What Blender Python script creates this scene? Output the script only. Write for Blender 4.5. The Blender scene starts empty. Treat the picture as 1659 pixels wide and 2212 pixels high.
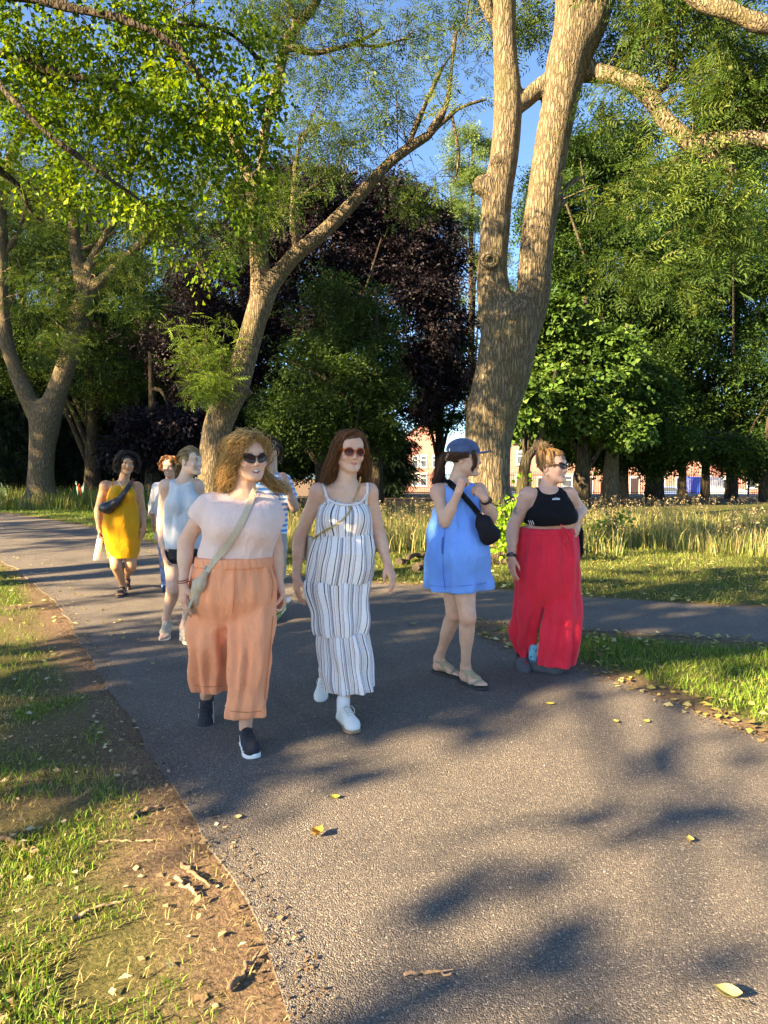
import bpy, math, random
import numpy as np
from mathutils import Vector, Matrix
from mathutils.bvhtree import BVHTree

scene = bpy.context.scene
COL = scene.collection
f4 = np.float32

# ------------------------------------------------------------------ camera
FPX, CX, CY, CAMH = 1534.0, 829.5, 1106.0, 1.5        # measured on a 1659 x 2212 copy of the photo
TH = math.atan(106 / 1534)                             # camera looks a little down
cam_data = bpy.data.cameras.new('camera')
cam_data.sensor_fit = 'VERTICAL'
cam_data.sensor_height = 34.6
cam_data.sensor_width = 25.95
cam_data.lens = 34.6 * FPX / 2212
cam_data.clip_start = 0.05
cam_data.clip_end = 3000
cam = bpy.data.objects.new('camera', cam_data)
cam.location = (0, 0, CAMH)
cam.rotation_euler = (math.pi / 2 - TH, 0, 0)
COL.objects.link(cam)
scene.camera = cam

# ------------------------------------------------------------------ light
SUN_EL = math.radians(24)
SUN_AZ = math.radians(32)                              # light travels towards +x, turned this much to +y
LT = Vector((math.cos(SUN_AZ) * math.cos(SUN_EL), math.sin(SUN_AZ) * math.cos(SUN_EL), -math.sin(SUN_EL)))
world = bpy.data.worlds.new('World')
scene.world = world
world.use_nodes = True
wn = world.node_tree.nodes
sky = wn.new('ShaderNodeTexSky')
sky.sky_type = 'NISHITA'
sky.sun_disc = False
sky.sun_elevation = SUN_EL
sky.sun_rotation = math.atan2(-LT.x, -LT.y)
sky.air_density = 0.68
sky.dust_density = 0.4
sky.ozone_density = 10.0
wn['Background'].inputs['Strength'].default_value = 0.1
world.node_tree.links.new(sky.outputs[0], wn['Background'].inputs[0])
sun_data = bpy.data.lights.new('sun', 'SUN')
sun_data.energy = 5.0
sun_data.angle = math.radians(0.53)
sun_data.color = (1.0, 0.92, 0.82)
sun = bpy.data.objects.new('sun', sun_data)
sun.rotation_euler = LT.to_track_quat('-Z', 'Y').to_euler()
sun.location = (-12, -8, 14)
COL.objects.link(sun)
vs = scene.view_settings
vs.view_transform = 'Standard'
vs.look = 'None'
vs.gamma = 1
vs.exposure = 2.62
vs.use_white_balance = True
vs.white_balance_temperature = 11200
vs.white_balance_tint = 8
scene.cycles.use_denoising = True
scene.cycles.max_bounces = 4
scene.cycles.diffuse_bounces = 3
scene.cycles.use_adaptive_sampling = True
scene.cycles.adaptive_threshold = 0.03
scene.cycles.transparent_max_bounces = 8
scene.cycles.sample_clamp_indirect = 6

# ------------------------------------------------------------------ helpers
def ray(px, py):
    xc = (px - CX) / FPX; yc = (CY - py) / FPX
    return np.array([xc, math.cos(TH) + yc * math.sin(TH), -math.sin(TH) + yc * math.cos(TH)])

def at(px, py, Y):
    d = ray(px, py)
    return np.array([0, 0, CAMH]) + d * (Y / d[1])

def sstep(a, b, x):
    t = np.clip((np.asarray(x, float) - a) / (b - a), 0, 1)
    return t * t * (3 - 2 * t)

def hgt(x, y):
    """height of the terrain: flat near the paths, falling away towards the street"""
    y = np.asarray(y, float)
    return -1.0 * sstep(25, 60, y) - 0.8 * sstep(47, 50, y) - 0.02 * np.clip(y - 55, 0, 60)

def gp(px, py, lift=0.0):
    """where the sight line through a pixel of the photo meets the flat ground"""
    d = ray(px, py)
    t = (lift - CAMH) / d[2]
    return np.array([d[0] * t, d[1] * t, lift])

def tag(o, label, cat, group=None, kind=None):
    if label: o['label'] = label
    if cat: o['category'] = cat
    if group: o['group'] = group
    if kind: o['kind'] = kind
    return o

def empty(name, loc=(0, 0, 0)):
    o = bpy.data.objects.new(name, None)
    o.location = loc
    o.empty_display_size = 0.1
    COL.objects.link(o)
    return o

def put(name, me, mat=None, parent=None):
    o = bpy.data.objects.new(name, me)
    COL.objects.link(o)
    if mat is not None and not me.materials:
        me.materials.append(mat)
    if parent is not None:
        o.parent = parent
        if any(abs(v) > 0 for v in parent.location) or any(abs(v) > 0 for v in parent.rotation_euler):
            bpy_mat = Matrix.LocRotScale(parent.location, parent.rotation_euler, parent.scale)
            o.matrix_parent_inverse = bpy_mat.inverted()
    return o

def mesh_np(name, V, faces, smooth=True):
    """V (n,3); faces: list of int arrays (m,k)"""
    me = bpy.data.meshes.new(name)
    V = np.asarray(V, f4)
    me.vertices.add(len(V)); me.vertices.foreach_set('co', V.ravel())
    if not isinstance(faces, (list, tuple)): faces = [faces]
    elif len(faces) and np.ndim(faces[0]) == 1: faces = [np.array(faces)]
    faces = [np.asarray(f, np.int32) for f in faces if len(f)]
    loops = np.concatenate([f.ravel() for f in faces])
    tot = np.concatenate([np.full(len(f), f.shape[1], np.int32) for f in faces])
    start = np.concatenate([[0], np.cumsum(tot)[:-1]]).astype(np.int32)
    me.loops.add(len(loops)); me.loops.foreach_set('vertex_index', loops)
    me.polygons.add(len(tot)); me.polygons.foreach_set('loop_start', start)
    me.polygons.foreach_set('loop_total', tot)
    me.polygons.foreach_set('use_smooth', np.full(len(tot), smooth))
    me.update(calc_edges=True)
    return me

def attr(me, name, vals, kind='FLOAT'):
    if kind == 'FLOAT':
        a = me.attributes.new(name, 'FLOAT', 'POINT'); a.data.foreach_set('value', np.asarray(vals, f4).ravel())
    else:
        a = me.attributes.new(name, 'FLOAT_COLOR', 'POINT')
        v = np.asarray(vals, f4)
        if v.shape[1] == 3: v = np.concatenate([v, np.ones((len(v), 1), f4)], 1)
        a.data.foreach_set('color', v.ravel())

class MB:
    """collects simple shapes into one mesh"""
    def __init__(s): s.V = []; s.F3 = []; s.F4 = []; s.n = 0
    def add(s, V, F):
        V = np.asarray(V, float).reshape(-1, 3); F = np.asarray(F, int)
        (s.F4 if F.shape[1] == 4 else s.F3).append(F + s.n); s.V.append(V); s.n += len(V)
    def box(s, lo, hi, M=None):
        x0, y0, z0 = lo; x1, y1, z1 = hi
        V = np.array([[x0,y0,z0],[x1,y0,z0],[x1,y1,z0],[x0,y1,z0],[x0,y0,z1],[x1,y0,z1],[x1,y1,z1],[x0,y1,z1]], float)
        if M is not None: V = V @ np.asarray(M)[:3,:3].T + np.asarray(M)[:3,3]
        s.add(V, [[0,3,2,1],[4,5,6,7],[0,1,5,4],[1,2,6,5],[2,3,7,6],[3,0,4,7]])
        return s
    def tube(s, P, R, n=8, cap=True):
        P = np.asarray(P, float); m = len(P); R = np.broadcast_to(np.asarray(R, float), (m,))
        T = np.gradient(P, axis=0); T /= np.linalg.norm(T, axis=1)[:, None] + 1e-9
        ref = np.array([0, 0, 1.]) if abs(T[:, 2]).mean() < .8 else np.array([1., 0, 0])
        U = np.cross(T, ref); U /= np.linalg.norm(U, axis=1)[:, None] + 1e-9
        W = np.cross(T, U)
        a = np.linspace(0, 2*math.pi, n, endpoint=False)
        V = P[:, None] + R[:, None, None] * (np.cos(a)[None, :, None] * U[:, None] + np.sin(a)[None, :, None] * W[:, None])
        i = np.arange(m-1)[:, None]; j = np.arange(n)[None]
        F = np.stack([i*n+j, i*n+(j+1) % n, (i+1)*n+(j+1) % n, (i+1)*n+j], -1).reshape(-1, 4)
        V = V.reshape(-1, 3)
        s.add(V, F[:, ::-1])
        if cap:
            for e, c in ((0, P[0]), (m-1, P[-1])):
                VV = np.concatenate([V[e*n:(e+1)*n], [c]])
                k = np.arange(n)
                F3 = np.stack([k, (k+1) % n, np.full(n, n)], 1)
                s.add(VV, F3 if e == 0 else F3[:, ::-1])
        return s
    def poly(s, pts, d):
        """prism: outline pts (n,3) pushed by vector d, capped by a fan"""
        P = np.asarray(pts, float); n = len(P); d = np.asarray(d, float)
        V = np.concatenate([P, P + d, [P.mean(0)], [P.mean(0) + d]])
        k = np.arange(n); k2 = (k+1) % n
        s.add(V, np.stack([k, k2, k2+n, k+n], 1))
        s.add(V, np.concatenate([np.stack([k2, k, np.full(n, 2*n)], 1), np.stack([k+n, k2+n, np.full(n, 2*n+1)], 1)]))
        return s
    def build(s, name, mat, parent=None, smooth=False):
        me = mesh_np(name, np.concatenate(s.V), [np.concatenate(f) for f in (s.F4, s.F3) if f], smooth)
        return put(name, me, mat, parent)

def curve(P, m):
    """smooth curve through points (Catmull-Rom)"""
    P = np.asarray(P, float); n = len(P)
    if n == 2:
        t = np.linspace(0, 1, m)[:, None]; return P[0]*(1-t)+P[1]*t
    Q = np.concatenate([[2*P[0]-P[1]], P, [2*P[-1]-P[-2]]])
    t = np.linspace(0, n-1-1e-6, m); i = t.astype(int); u = (t-i)[:, None]
    a, b, c, d = Q[i], Q[i+1], Q[i+2], Q[i+3]
    return .5*((2*b)+(-a+c)*u+(2*a-5*b+4*c-d)*u*u+(-a+3*b-3*c+d)*u**3)

# ------------------------------------------------------------------ materials
def nodes_of(name):
    m = bpy.data.materials.new(name); m.use_nodes = True
    nt = m.node_tree
    return m, nt, nt.nodes['Principled BSDF']

def N(nt, kind, **kw):
    n = nt.nodes.new('ShaderNode' + kind)
    for k, v in kw.items():
        if k.startswith('i_'): n.inputs[k[2:].replace('_', ' ')].default_value = v
        elif k.startswith('n_'): n.inputs[int(k[2:])].default_value = v
        else: setattr(n, k, v)
    return n

def L(nt, a, b): nt.links.new(a, b)

def rgba(c): return (c[0], c[1], c[2], 1)

def ramp(nt, stops, interp='LINEAR'):
    r = N(nt, 'ValToRGB'); r.color_ramp.interpolation = interp
    e = r.color_ramp.elements
    while len(e) < len(stops): e.new(0.5)
    for el, (p, c) in zip(e, stops):
        el.position = p; el.color = rgba(c) if len(c) == 3 else c
    return r

def simple(name, col, rough=.6, var=.12, scale=12., bump=0., bscale=60., metal=0., spec=.5, trans=0., sheen=0., sss=0., coat=0., stretch=None, tcol=None, creases=0.):
    """a procedural surface: colour broken up by noise, fine bump"""
    m, nt, b = nodes_of(name)
    tc = N(nt, 'TexCoord')
    vec = tc.outputs['Object']
    if stretch:
        mp = N(nt, 'Mapping'); mp.inputs['Scale'].default_value = stretch; L(nt, vec, mp.inputs[0]); vec = mp.outputs[0]
    nz = N(nt, 'TexNoise', i_Scale=scale, i_Detail=5.0); L(nt, vec, nz.inputs['Vector'])
    lo = [max(0, c*(1-var)) for c in col]; hi = [min(1, c*(1+var)) for c in col]
    r = ramp(nt, [(.3, lo), (.7, hi)]); L(nt, nz.outputs['Fac'], r.inputs[0])
    L(nt, r.outputs[0], b.inputs['Base Color'])
    b.inputs['Roughness'].default_value = rough
    b.inputs['Metallic'].default_value = metal
    b.inputs['Specular IOR Level'].default_value = spec
    if sheen: b.inputs['Sheen Weight'].default_value = sheen; b.inputs['Sheen Roughness'].default_value = .5
    if coat: b.inputs['Coat Weight'].default_value = coat
    if sss:
        b.inputs['Subsurface Weight'].default_value = sss
        b.inputs['Subsurface Radius'].default_value = (.012, .005, .003)
        b.inputs['Subsurface Scale'].default_value = 1.0
    if bump:
        n2 = N(nt, 'TexNoise', i_Scale=bscale, i_Detail=4.0); L(nt, vec, n2.inputs['Vector'])
        bp = N(nt, 'Bump', i_Strength=bump, i_Distance=.01); L(nt, n2.outputs['Fac'], bp.inputs['Height'])
        if creases:                                       # soft hanging folds and crush marks in cloth
            mp = N(nt, 'Mapping'); mp.inputs['Scale'].default_value = (1, 1, .4); L(nt, tc.outputs['Object'], mp.inputs[0])
            n5 = N(nt, 'TexNoise', i_Scale=13.0, i_Detail=3.0, i_Distortion=1.2); L(nt, mp.outputs[0], n5.inputs['Vector'])
            n6 = N(nt, 'TexNoise', i_Scale=5.0, i_Detail=2.0); L(nt, tc.outputs['Object'], n6.inputs['Vector'])
            mm = N(nt, 'Math', operation='MULTIPLY'); L(nt, n5.outputs['Fac'], mm.inputs[0]); L(nt, n6.outputs['Fac'], mm.inputs[1])
            b2 = N(nt, 'Bump', i_Strength=creases, i_Distance=.035); L(nt, mm.outputs[0], b2.inputs['Height']); L(nt, b2.outputs[0], bp.inputs['Normal'])
        L(nt, bp.outputs[0], b.inputs['Normal'])
    if trans:
        out = nt.nodes['Material Output']
        t = N(nt, 'BsdfTranslucent')
        if tcol: t.inputs[0].default_value = rgba(tcol)
        else: L(nt, r.outputs[0], t.inputs[0])
        mx = N(nt, 'MixShader', n_0=trans); L(nt, b.outputs[0], mx.inputs[1]); L(nt, t.outputs[0], mx.inputs[2])
        L(nt, mx.outputs[0], out.inputs['Surface'])
    return m

def attr_mat(name, aname='tint', rough=.5, sss=0., spec=.4, bump=0., bscale=80., var=.08, scale=25.):
    """colour from a per-point attribute, with mottling"""
    m, nt, b = nodes_of(name)
    a = N(nt, 'Attribute', attribute_name=aname)
    tc = N(nt, 'TexCoord')
    nz = N(nt, 'TexNoise', i_Scale=scale, i_Detail=4.0); L(nt, tc.outputs['Object'], nz.inputs['Vector'])
    r = ramp(nt, [(.3, (1-var,)*3), (.7, (1+var,)*3)]); L(nt, nz.outputs['Fac'], r.inputs[0])
    mx = N(nt, 'Mix', data_type='RGBA', blend_type='MULTIPLY'); mx.inputs[0].default_value = 1
    L(nt, a.outputs['Color'], mx.inputs[6]); L(nt, r.outputs[0], mx.inputs[7])
    L(nt, mx.outputs[2], b.inputs['Base Color'])
    b.inputs['Roughness'].default_value = rough
    b.inputs['Specular IOR Level'].default_value = spec
    if sss:
        b.inputs['Subsurface Weight'].default_value = sss
        b.inputs['Subsurface Radius'].default_value = (.011, .0045, .0025)
        b.inputs['Subsurface Scale'].default_value = 1.0
    if bump:
        n2 = N(nt, 'TexNoise', i_Scale=bscale, i_Detail=3.0); L(nt, tc.outputs['Object'], n2.inputs['Vector'])
        bp = N(nt, 'Bump', i_Strength=bump, i_Distance=.004); L(nt, n2.outputs['Fac'], bp.inputs['Height'])
        L(nt, bp.outputs[0], b.inputs['Normal'])
    return m

def hair_mat(name, dark, light, rough=.42):
    m, nt, b = nodes_of(name)
    a = N(nt, 'Attribute', attribute_name='rnd')
    tc = N(nt, 'TexCoord')
    nz = N(nt, 'TexNoise', i_Scale=60.0, i_Detail=3.0); L(nt, tc.outputs['Object'], nz.inputs['Vector'])
    ad = N(nt, 'Math', operation='ADD'); L(nt, a.outputs['Fac'], ad.inputs[0]); L(nt, nz.outputs['Fac'], ad.inputs[1])
    ml = N(nt, 'Math', operation='MULTIPLY', n_1=.5); L(nt, ad.outputs[0], ml.inputs[0])
    r = ramp(nt, [(.2, dark), (.75, light)]); L(nt, ml.outputs[0], r.inputs[0])
    L(nt, r.outputs[0], b.inputs['Base Color'])
    b.inputs['Roughness'].default_value = rough
    b.inputs['Specular IOR Level'].default_value = .35
    t = N(nt, 'BsdfTranslucent'); L(nt, r.outputs[0], t.inputs[0])
    mx = N(nt, 'MixShader', n_0=.18); L(nt, b.outputs[0], mx.inputs[1]); L(nt, t.outputs[0], mx.inputs[2])
    L(nt, mx.outputs[0], nt.nodes['Material Output'].inputs['Surface'])
    return m
# ------------------------------------------------------------------ implicit surfaces, for bodies, clothes and trunks
def v3(p): return np.asarray(p, float)

def cap(a, b, r1, r2=None):
    """tapered capsule"""
    a, b = v3(a), v3(b); r2 = r1 if r2 is None else r2
    d = b - a; dd = float(d @ d) + 1e-12; m = max(r1, r2)
    def f(X, Y, Z):
        t = np.clip(((X-a[0])*d[0]+(Y-a[1])*d[1]+(Z-a[2])*d[2])/dd, 0, 1)
        return np.sqrt((X-a[0]-t*d[0])**2+(Y-a[1]-t*d[1])**2+(Z-a[2]-t*d[2])**2)-(r1+(r2-r1)*t)
    return np.minimum(a, b)-m, np.maximum(a, b)+m, f

def ell(c, r, R=None):
    c = v3(c); r = v3(r); R = np.eye(3) if R is None else np.asarray(R)
    m = np.sqrt(((R*r[None])**2).sum(1))
    def f(X, Y, Z):
        x, y, z = X-c[0], Y-c[1], Z-c[2]
        p = [(x*R[0, i]+y*R[1, i]+z*R[2, i])/r[i] for i in range(3)]
        k0 = np.sqrt(p[0]**2+p[1]**2+p[2]**2)+1e-9
        k1 = np.sqrt((p[0]/r[0])**2+(p[1]/r[1])**2+(p[2]/r[2])**2)+1e-9
        return k0*(k0-1)/k1
    return c-m, c+m, f

def gsm(a, s):
    if s <= 0: return a
    k = np.exp(-.5*(np.arange(-3*s, 3*s+1)/s)**2); k /= k.sum()
    p = len(k)//2
    return np.convolve(np.pad(a, p, mode='reflect', reflect_type='odd'), k, 'valid')

def stack(rows, off=0., power=2.2, sm=6, fold=None, zlo=None, zhi=None, rnd=.01):
    """horizontal cross-sections: rows (z, cx, cy, rx, ry); fold(theta, t, Z) moves the surface"""
    A = np.array(sorted(rows), float)
    zz = np.linspace(A[0, 0], A[-1, 0], 240)
    T = [gsm(np.interp(zz, A[:, 0], A[:, i]), sm) for i in range(1, 5)]
    z0, z1 = zz[0], zz[-1]
    R = max(T[2].max(), T[3].max())
    lo = np.array([(T[0]-T[2]).min(), (T[1]-T[3]).min(), z0])-off-.04
    hi = np.array([(T[0]+T[2]).max(), (T[1]+T[3]).max(), z1])+off+.04
    def f(X, Y, Z):
        zf = np.asarray(Z).ravel()
        cx, cy, rx, ry = [np.interp(zf, zz, t).astype(f4).reshape(np.shape(Z)) for t in T]
        rx = rx+off; ry = ry+off
        x = X-cx; y = Y-cy
        q = (np.abs(x/rx)**power+np.abs(y/ry)**power)**(1/power)
        d = (q-1)*np.minimum(rx, ry)
        if fold is not None:
            d = d-fold(np.arctan2(x/rx, -y/ry), (z1-Z)/(z1-z0), Z)
        return np.maximum(d, np.maximum(z0-Z, Z-z1))
    return lo, hi, f

def slab(p, n, h=None):
    """half space beyond a plane: p.n - c (keep side n negative)"""
    p = v3(p); n = v3(n)/np.linalg.norm(n)
    big = np.full(3, 1e3)
    return -big, big, lambda X, Y, Z: (X-p[0])*n[0]+(Y-p[1])*n[1]+(Z-p[2])*n[2]

def bx(c, h, R=None, r=.005):
    c = v3(c); h = v3(h)-r; R = np.eye(3) if R is None else np.asarray(R)
    m = np.abs(R) @ (h+r)
    def f(X, Y, Z):
        x, y, z = X-c[0], Y-c[1], Z-c[2]
        q = [np.abs(x*R[0, i]+y*R[1, i]+z*R[2, i])-h[i] for i in range(3)]
        return np.sqrt(sum(np.maximum(a, 0)**2 for a in q))+np.minimum(np.maximum(np.maximum(q[0], q[1]), q[2]), 0)-r
    return c-m, c+m, f

def grow(prim, e):
    lo, hi, f = prim
    return lo-e, hi+e, lambda X, Y, Z: f(X, Y, Z)-e

def noise3(seed, freq, n=14):
    rs = np.random.RandomState(seed)
    D = rs.normal(size=(n, 3)); D /= np.linalg.norm(D, axis=1)[:, None]; D = D*freq*rs.uniform(.5, 1.6, n)[:, None]
    ph = rs.uniform(0, 6.28, n)
    def f(X, Y, Z):
        s = 0
        for d, p in zip(D, ph): s = s+np.sin(d[0]*X+d[1]*Y+d[2]*Z+p)
        return s/math.sqrt(n)
    return f

def field(ops, lo, hi, res):
    ax = [np.arange(lo[i], hi[i]+res, res).astype(f4) for i in range(3)]
    D = np.full([len(a) for a in ax], 1., f4)
    for op in ops:
        sg, (plo, phi, fn), k = op[0], op[1], op[2]
        pad = k+2.5*res
        sl = []
        for i in range(3):
            a = max(0, int(np.searchsorted(ax[i], plo[i]-pad))-1); b = min(len(ax[i]), int(np.searchsorted(ax[i], phi[i]+pad))+1)
            sl.append(slice(a, b))
        if any(s.stop-s.start <= 0 for s in sl): continue
        sl = tuple(sl)
        X, Y, Z = ax[0][sl[0]][:, None, None], ax[1][sl[1]][None, :, None], ax[2][sl[2]][None, None, :]
        d = fn(X, Y, Z); d = np.broadcast_to(d, D[sl].shape)
        o = D[sl]
        if sg == '+':
            h = np.maximum(k-np.abs(o-d), 0)/max(k, 1e-6); D[sl] = np.minimum(o, d)-h*h*k*.25
        elif sg == '-':
            h = np.maximum(k-np.abs(o+d), 0)/max(k, 1e-6); D[sl] = np.maximum(o, -d)+h*h*k*.25
        elif sg == '&':
            h = np.maximum(k-np.abs(o-d), 0)/max(k, 1e-6); D[sl] = np.maximum(o, d)+h*h*k*.25
        elif sg == '~': D[sl] = o-d
    return D, ax

def nets(D, ax):
    S = D < 0
    cnt = np.zeros([n-1 for n in D.shape], np.int8)
    for a in (0, 1):
        for b in (0, 1):
            for c in (0, 1):
                cnt += S[a:D.shape[0]-1+a, b:D.shape[1]-1+b, c:D.shape[2]-1+c]
    act = (cnt > 0) & (cnt < 8)
    ii = np.argwhere(act)
    if not len(ii): return np.zeros((0, 3)), np.zeros((0, 4), int)
    idx = np.full(act.shape, -1, np.int32); idx[act] = np.arange(len(ii))
    acc = np.zeros((len(ii), 3)); num = np.zeros(len(ii))
    corners = [(a, b, c) for a in (0, 1) for b in (0, 1) for c in (0, 1)]
    vals = {c: D[ii[:, 0]+c[0], ii[:, 1]+c[1], ii[:, 2]+c[2]] for c in corners}
    for c in corners:
        for k in range(3):
            if c[k] == 0:
                e = list(c); e[k] = 1; e = tuple(e)
                va, vb = vals[c], vals[e]
                m = (va < 0) != (vb < 0)
                t = np.where(m, va/np.where(m, va-vb, 1), 0)
                p = np.array(c, float)[None].repeat(len(ii), 0); p[:, k] += t
                acc += np.where(m[:, None], p, 0); num += m
    P = ii+acc/num[:, None]
    V = np.stack([np.interp(P[:, k], np.arange(len(ax[k])), ax[k]) for k in range(3)], 1)
    Q = []
    for k in range(3):
        u, v = [(1, 2), (2, 0), (0, 1)][k]
        A = S.take(range(S.shape[k]-1), k); B = S.take(range(1, S.shape[k]), k)
        e = np.argwhere(A != B)
        e = e[(e[:, u] > 0) & (e[:, v] > 0) & (e[:, u] < S.shape[u]-1) & (e[:, v] < S.shape[v]-1)]
        if not len(e): continue
        fl = A[tuple(e.T)]
        def g(du, dv):
            q = e.copy(); q[:, u] -= du; q[:, v] -= dv; return idx[tuple(q.T)]
        q = np.stack([g(1, 1), g(0, 1), g(0, 0), g(1, 0)], 1)
        q = np.where(fl[:, None], q, q[:, ::-1])
        Q.append(q)
    return V, np.concatenate(Q)

def shell(ops, res, regions=(), lo=None, hi=None):
    """mesh of the implicit body; regions = finer boxes (lo, hi, res) that replace the coarse mesh"""
    if lo is None:
        b = [(o[1][0], o[1][1]) for o in ops if o[0] == '+']
        lo = np.min([x[0] for x in b], 0)-.03; hi = np.max([x[1] for x in b], 0)+.03
    Vs, Fs, n = [], [], 0
    for q, (rl, rh, rr) in enumerate([(lo, hi, res)]+list(regions)):
        e = 3*rr if q else 0
        D, ax = field(ops, np.maximum(rl-e-2*res*(q > 0), lo), np.minimum(rh+e+2*res*(q > 0), hi), rr)
        V, F = nets(D, ax)
        if not len(F): continue
        C = V[F].mean(1)
        if q == 0:
            keep = np.ones(len(F), bool)
            for (a, b, _) in regions: keep &= ~np.all((C > a) & (C < b), 1)
        else:
            keep = np.all((C > rl-res) & (C < rh+res), 1)
        F = F[keep]
        u = np.unique(F); mp = np.full(len(V), -1); mp[u] = np.arange(len(u))
        Vs.append(V[u]); Fs.append(mp[F]+n); n += len(u)
    return np.concatenate(Vs), np.concatenate(Fs)

def relax(V, F, it=2, w=.5):
    """soften the grid steps"""
    E = np.concatenate([F[:, [0, 1]], F[:, [1, 2]], F[:, [2, 3]], F[:, [3, 0]]])
    for _ in range(it):
        s = np.zeros_like(V); c = np.zeros(len(V))
        for k in range(3): s[:, k] = np.bincount(E[:, 0], V[E[:, 1], k], len(V))+np.bincount(E[:, 1], V[E[:, 0], k], len(V))
        c = np.bincount(E[:, 0], minlength=len(V))+np.bincount(E[:, 1], minlength=len(V))
        V = V*(1-w)+w*s/np.maximum(c, 1)[:, None]
    return V

def solid(name, ops, res, mat, parent=None, regions=(), it=1, lo=None, hi=None):
    V, F = shell(ops, res, regions, lo, hi)
    if it: V = relax(V, F, it)
    o = put(name, mesh_np(name, V, F), mat, parent)
    o_arr[o.name] = (V, F)
    return o
o_arr = {}

def strands(name, guides, n, mat, parent, jit=(.004, .012), curl=(0., 0.), rad=(.0018, .0006), m=12, seed=1, sides=3, w=None):
    """locks of hair: n strands spread about guide curves"""
    rs = np.random.RandomState(seed)
    G = np.array([curve(g, m) for g in guides])
    w = np.ones(len(G)) if w is None else np.array(w, float)
    gi = rs.choice(len(G), n, p=w/w.sum())
    g2 = rs.choice(len(G), n, p=w/w.sum())
    P = G[gi].copy()
    t = np.linspace(0, 1, m)
    off = rs.normal(size=(n, 3)); off2 = rs.normal(size=(n, 3))
    P += off[:, None]*(jit[0]*(1-t)+jit[1]*t)[None, :, None]+off2[:, None]*(jit[1]*.5*np.sin(t*3.1))[None, :, None]
    T = np.gradient(P, axis=1); T /= np.linalg.norm(T, axis=2, keepdims=True)+1e-9
    ref = rs.normal(size=(n, 1, 3)); U = np.cross(T, ref); U /= np.linalg.norm(U, axis=2, keepdims=True)+1e-9
    Wv = np.cross(T, U)
    if curl[0]:
        ph = rs.uniform(0, 6.28, (n, 1))+t[None]*6.28*curl[1]*rs.uniform(.7, 1.3, (n, 1))
        am = (curl[0]*rs.uniform(.6, 1.3, (n, 1))*np.clip(t*3, .25, 1)[None])[..., None]
        P = P+am*(np.cos(ph)[..., None]*U+np.sin(ph)[..., None]*Wv)
    R = (rad[0]+(rad[1]-rad[0])*t)[None]*rs.uniform(.7, 1.3, (n, 1))
    a = np.arange(sides)/sides*2*math.pi
    V = P[:, :, None]+R[:, :, None, None]*(np.cos(a)[None, None, :, None]*U[:, :, None]+np.sin(a)[None, None, :, None]*Wv[:, :, None])
    s_ = np.arange(n)[:, None, None]*m*sides; i = np.arange(m-1)[None, :, None]; j = np.arange(sides)[None, None]
    F = np.stack([s_+i*sides+j, s_+i*sides+(j+1) % sides, s_+(i+1)*sides+(j+1) % sides, s_+(i+1)*sides+j], -1).reshape(-1, 4)
    me = mesh_np(name, V.reshape(-1, 3), F)
    attr(me, 'rnd', np.repeat(rs.uniform(0, 1, n), m*sides))
    return put(name, me, mat, parent)
# ------------------------------------------------------------------ ground, paths, grass
def G2(pts): return [tuple(gp(x, y)[:2]) for x, y in pts]
EDGE_L = [(.95, -8), (.45, -2), (.05, .8)]+G2([(640, 2212), (610, 2100), (572, 2010), (545, 1950), (505, 1890), (440, 1800), (385, 1720), (330, 1640), (285, 1560), (248, 1500), (180, 1400), (140, 1340), (100, 1290), (40, 1235), (0, 1206)])+[(-9, 13.2), (-14, 16.5), (-22, 19.5), (-40, 24)]
EDGE_F = [(-40, 34), (-22, 27)]+G2([(0, 1108), (60, 1116), (120, 1125), (207, 1141), (310, 1168), (420, 1202), (600, 1240), (740, 1254), (850, 1262), (970, 1268), (1090, 1276), (1250, 1290), (1450, 1303), (1659, 1316)])+[(8, 6.7), (16, 5.4), (30, 3.5)]
EDGE_I = [(30, 1.4), (16, 3.3), (8, 4.85)]+G2([(1659, 1388), (1450, 1373), (1250, 1361), (1120, 1350), (1050, 1341), (1012, 1338), (1008, 1345), (1040, 1372), (1100, 1402), (1240, 1443), (1400, 1502), (1530, 1552), (1659, 1602)])+[(3.3, 1.2), (4.9, -2), (7.5, -8)]

def rough_edge(P, seed, a=.02):
    P = np.array(P, float); rs = np.random.RandomState(seed); out = []
    for p, q in zip(P[:-1], P[1:]):
        n = max(1, int(np.linalg.norm(q-p)/.09)) if min(np.linalg.norm(p), np.linalg.norm(q)) < 12 else max(1, int(np.linalg.norm(q-p)/1.))
        for i in range(n): out.append(p+(q-p)*i/n)
    out.append(P[-1]); out = np.array(out)
    nz = sum(np.stack([gsm(rs.normal(size=len(out)), w_), gsm(rs.normal(size=len(out)), w_)], 1)*a*k_ for w_, k_ in ((1, 1.2), (3, 2.6), (8, 4.)))
    nz[0] = nz[-1] = 0
    return out+nz

PATH = np.concatenate([rough_edge(EDGE_L, 1), rough_edge(EDGE_F, 2), rough_edge(EDGE_I, 3)])
def path_dist(P):
    """signed distance to the path outline (negative on the asphalt)"""
    P = np.asarray(P, float)[:, :2]
    C = np.concatenate([EDGE_L, EDGE_F, EDGE_I]); A, B = C, np.roll(C, -1, 0)
    d = np.full(len(P), 1e9); ins = np.zeros(len(P), bool)
    for a, b in zip(A, B):
        ab = b-a; t = np.clip(((P-a) @ ab)/(ab @ ab+1e-12), 0, 1)
        d = np.minimum(d, np.linalg.norm(P-a-t[:, None]*ab, axis=1))
        c = (a[1] > P[:, 1]) != (b[1] > P[:, 1])
        xi = a[0]+(P[:, 1]-a[1])*(b[0]-a[0])/np.where(abs(b[1]-a[1]) < 1e-9, 1e-9, b[1]-a[1])
        ins ^= c & (P[:, 0] < xi)
    return np.where(ins, -d, d)

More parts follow.
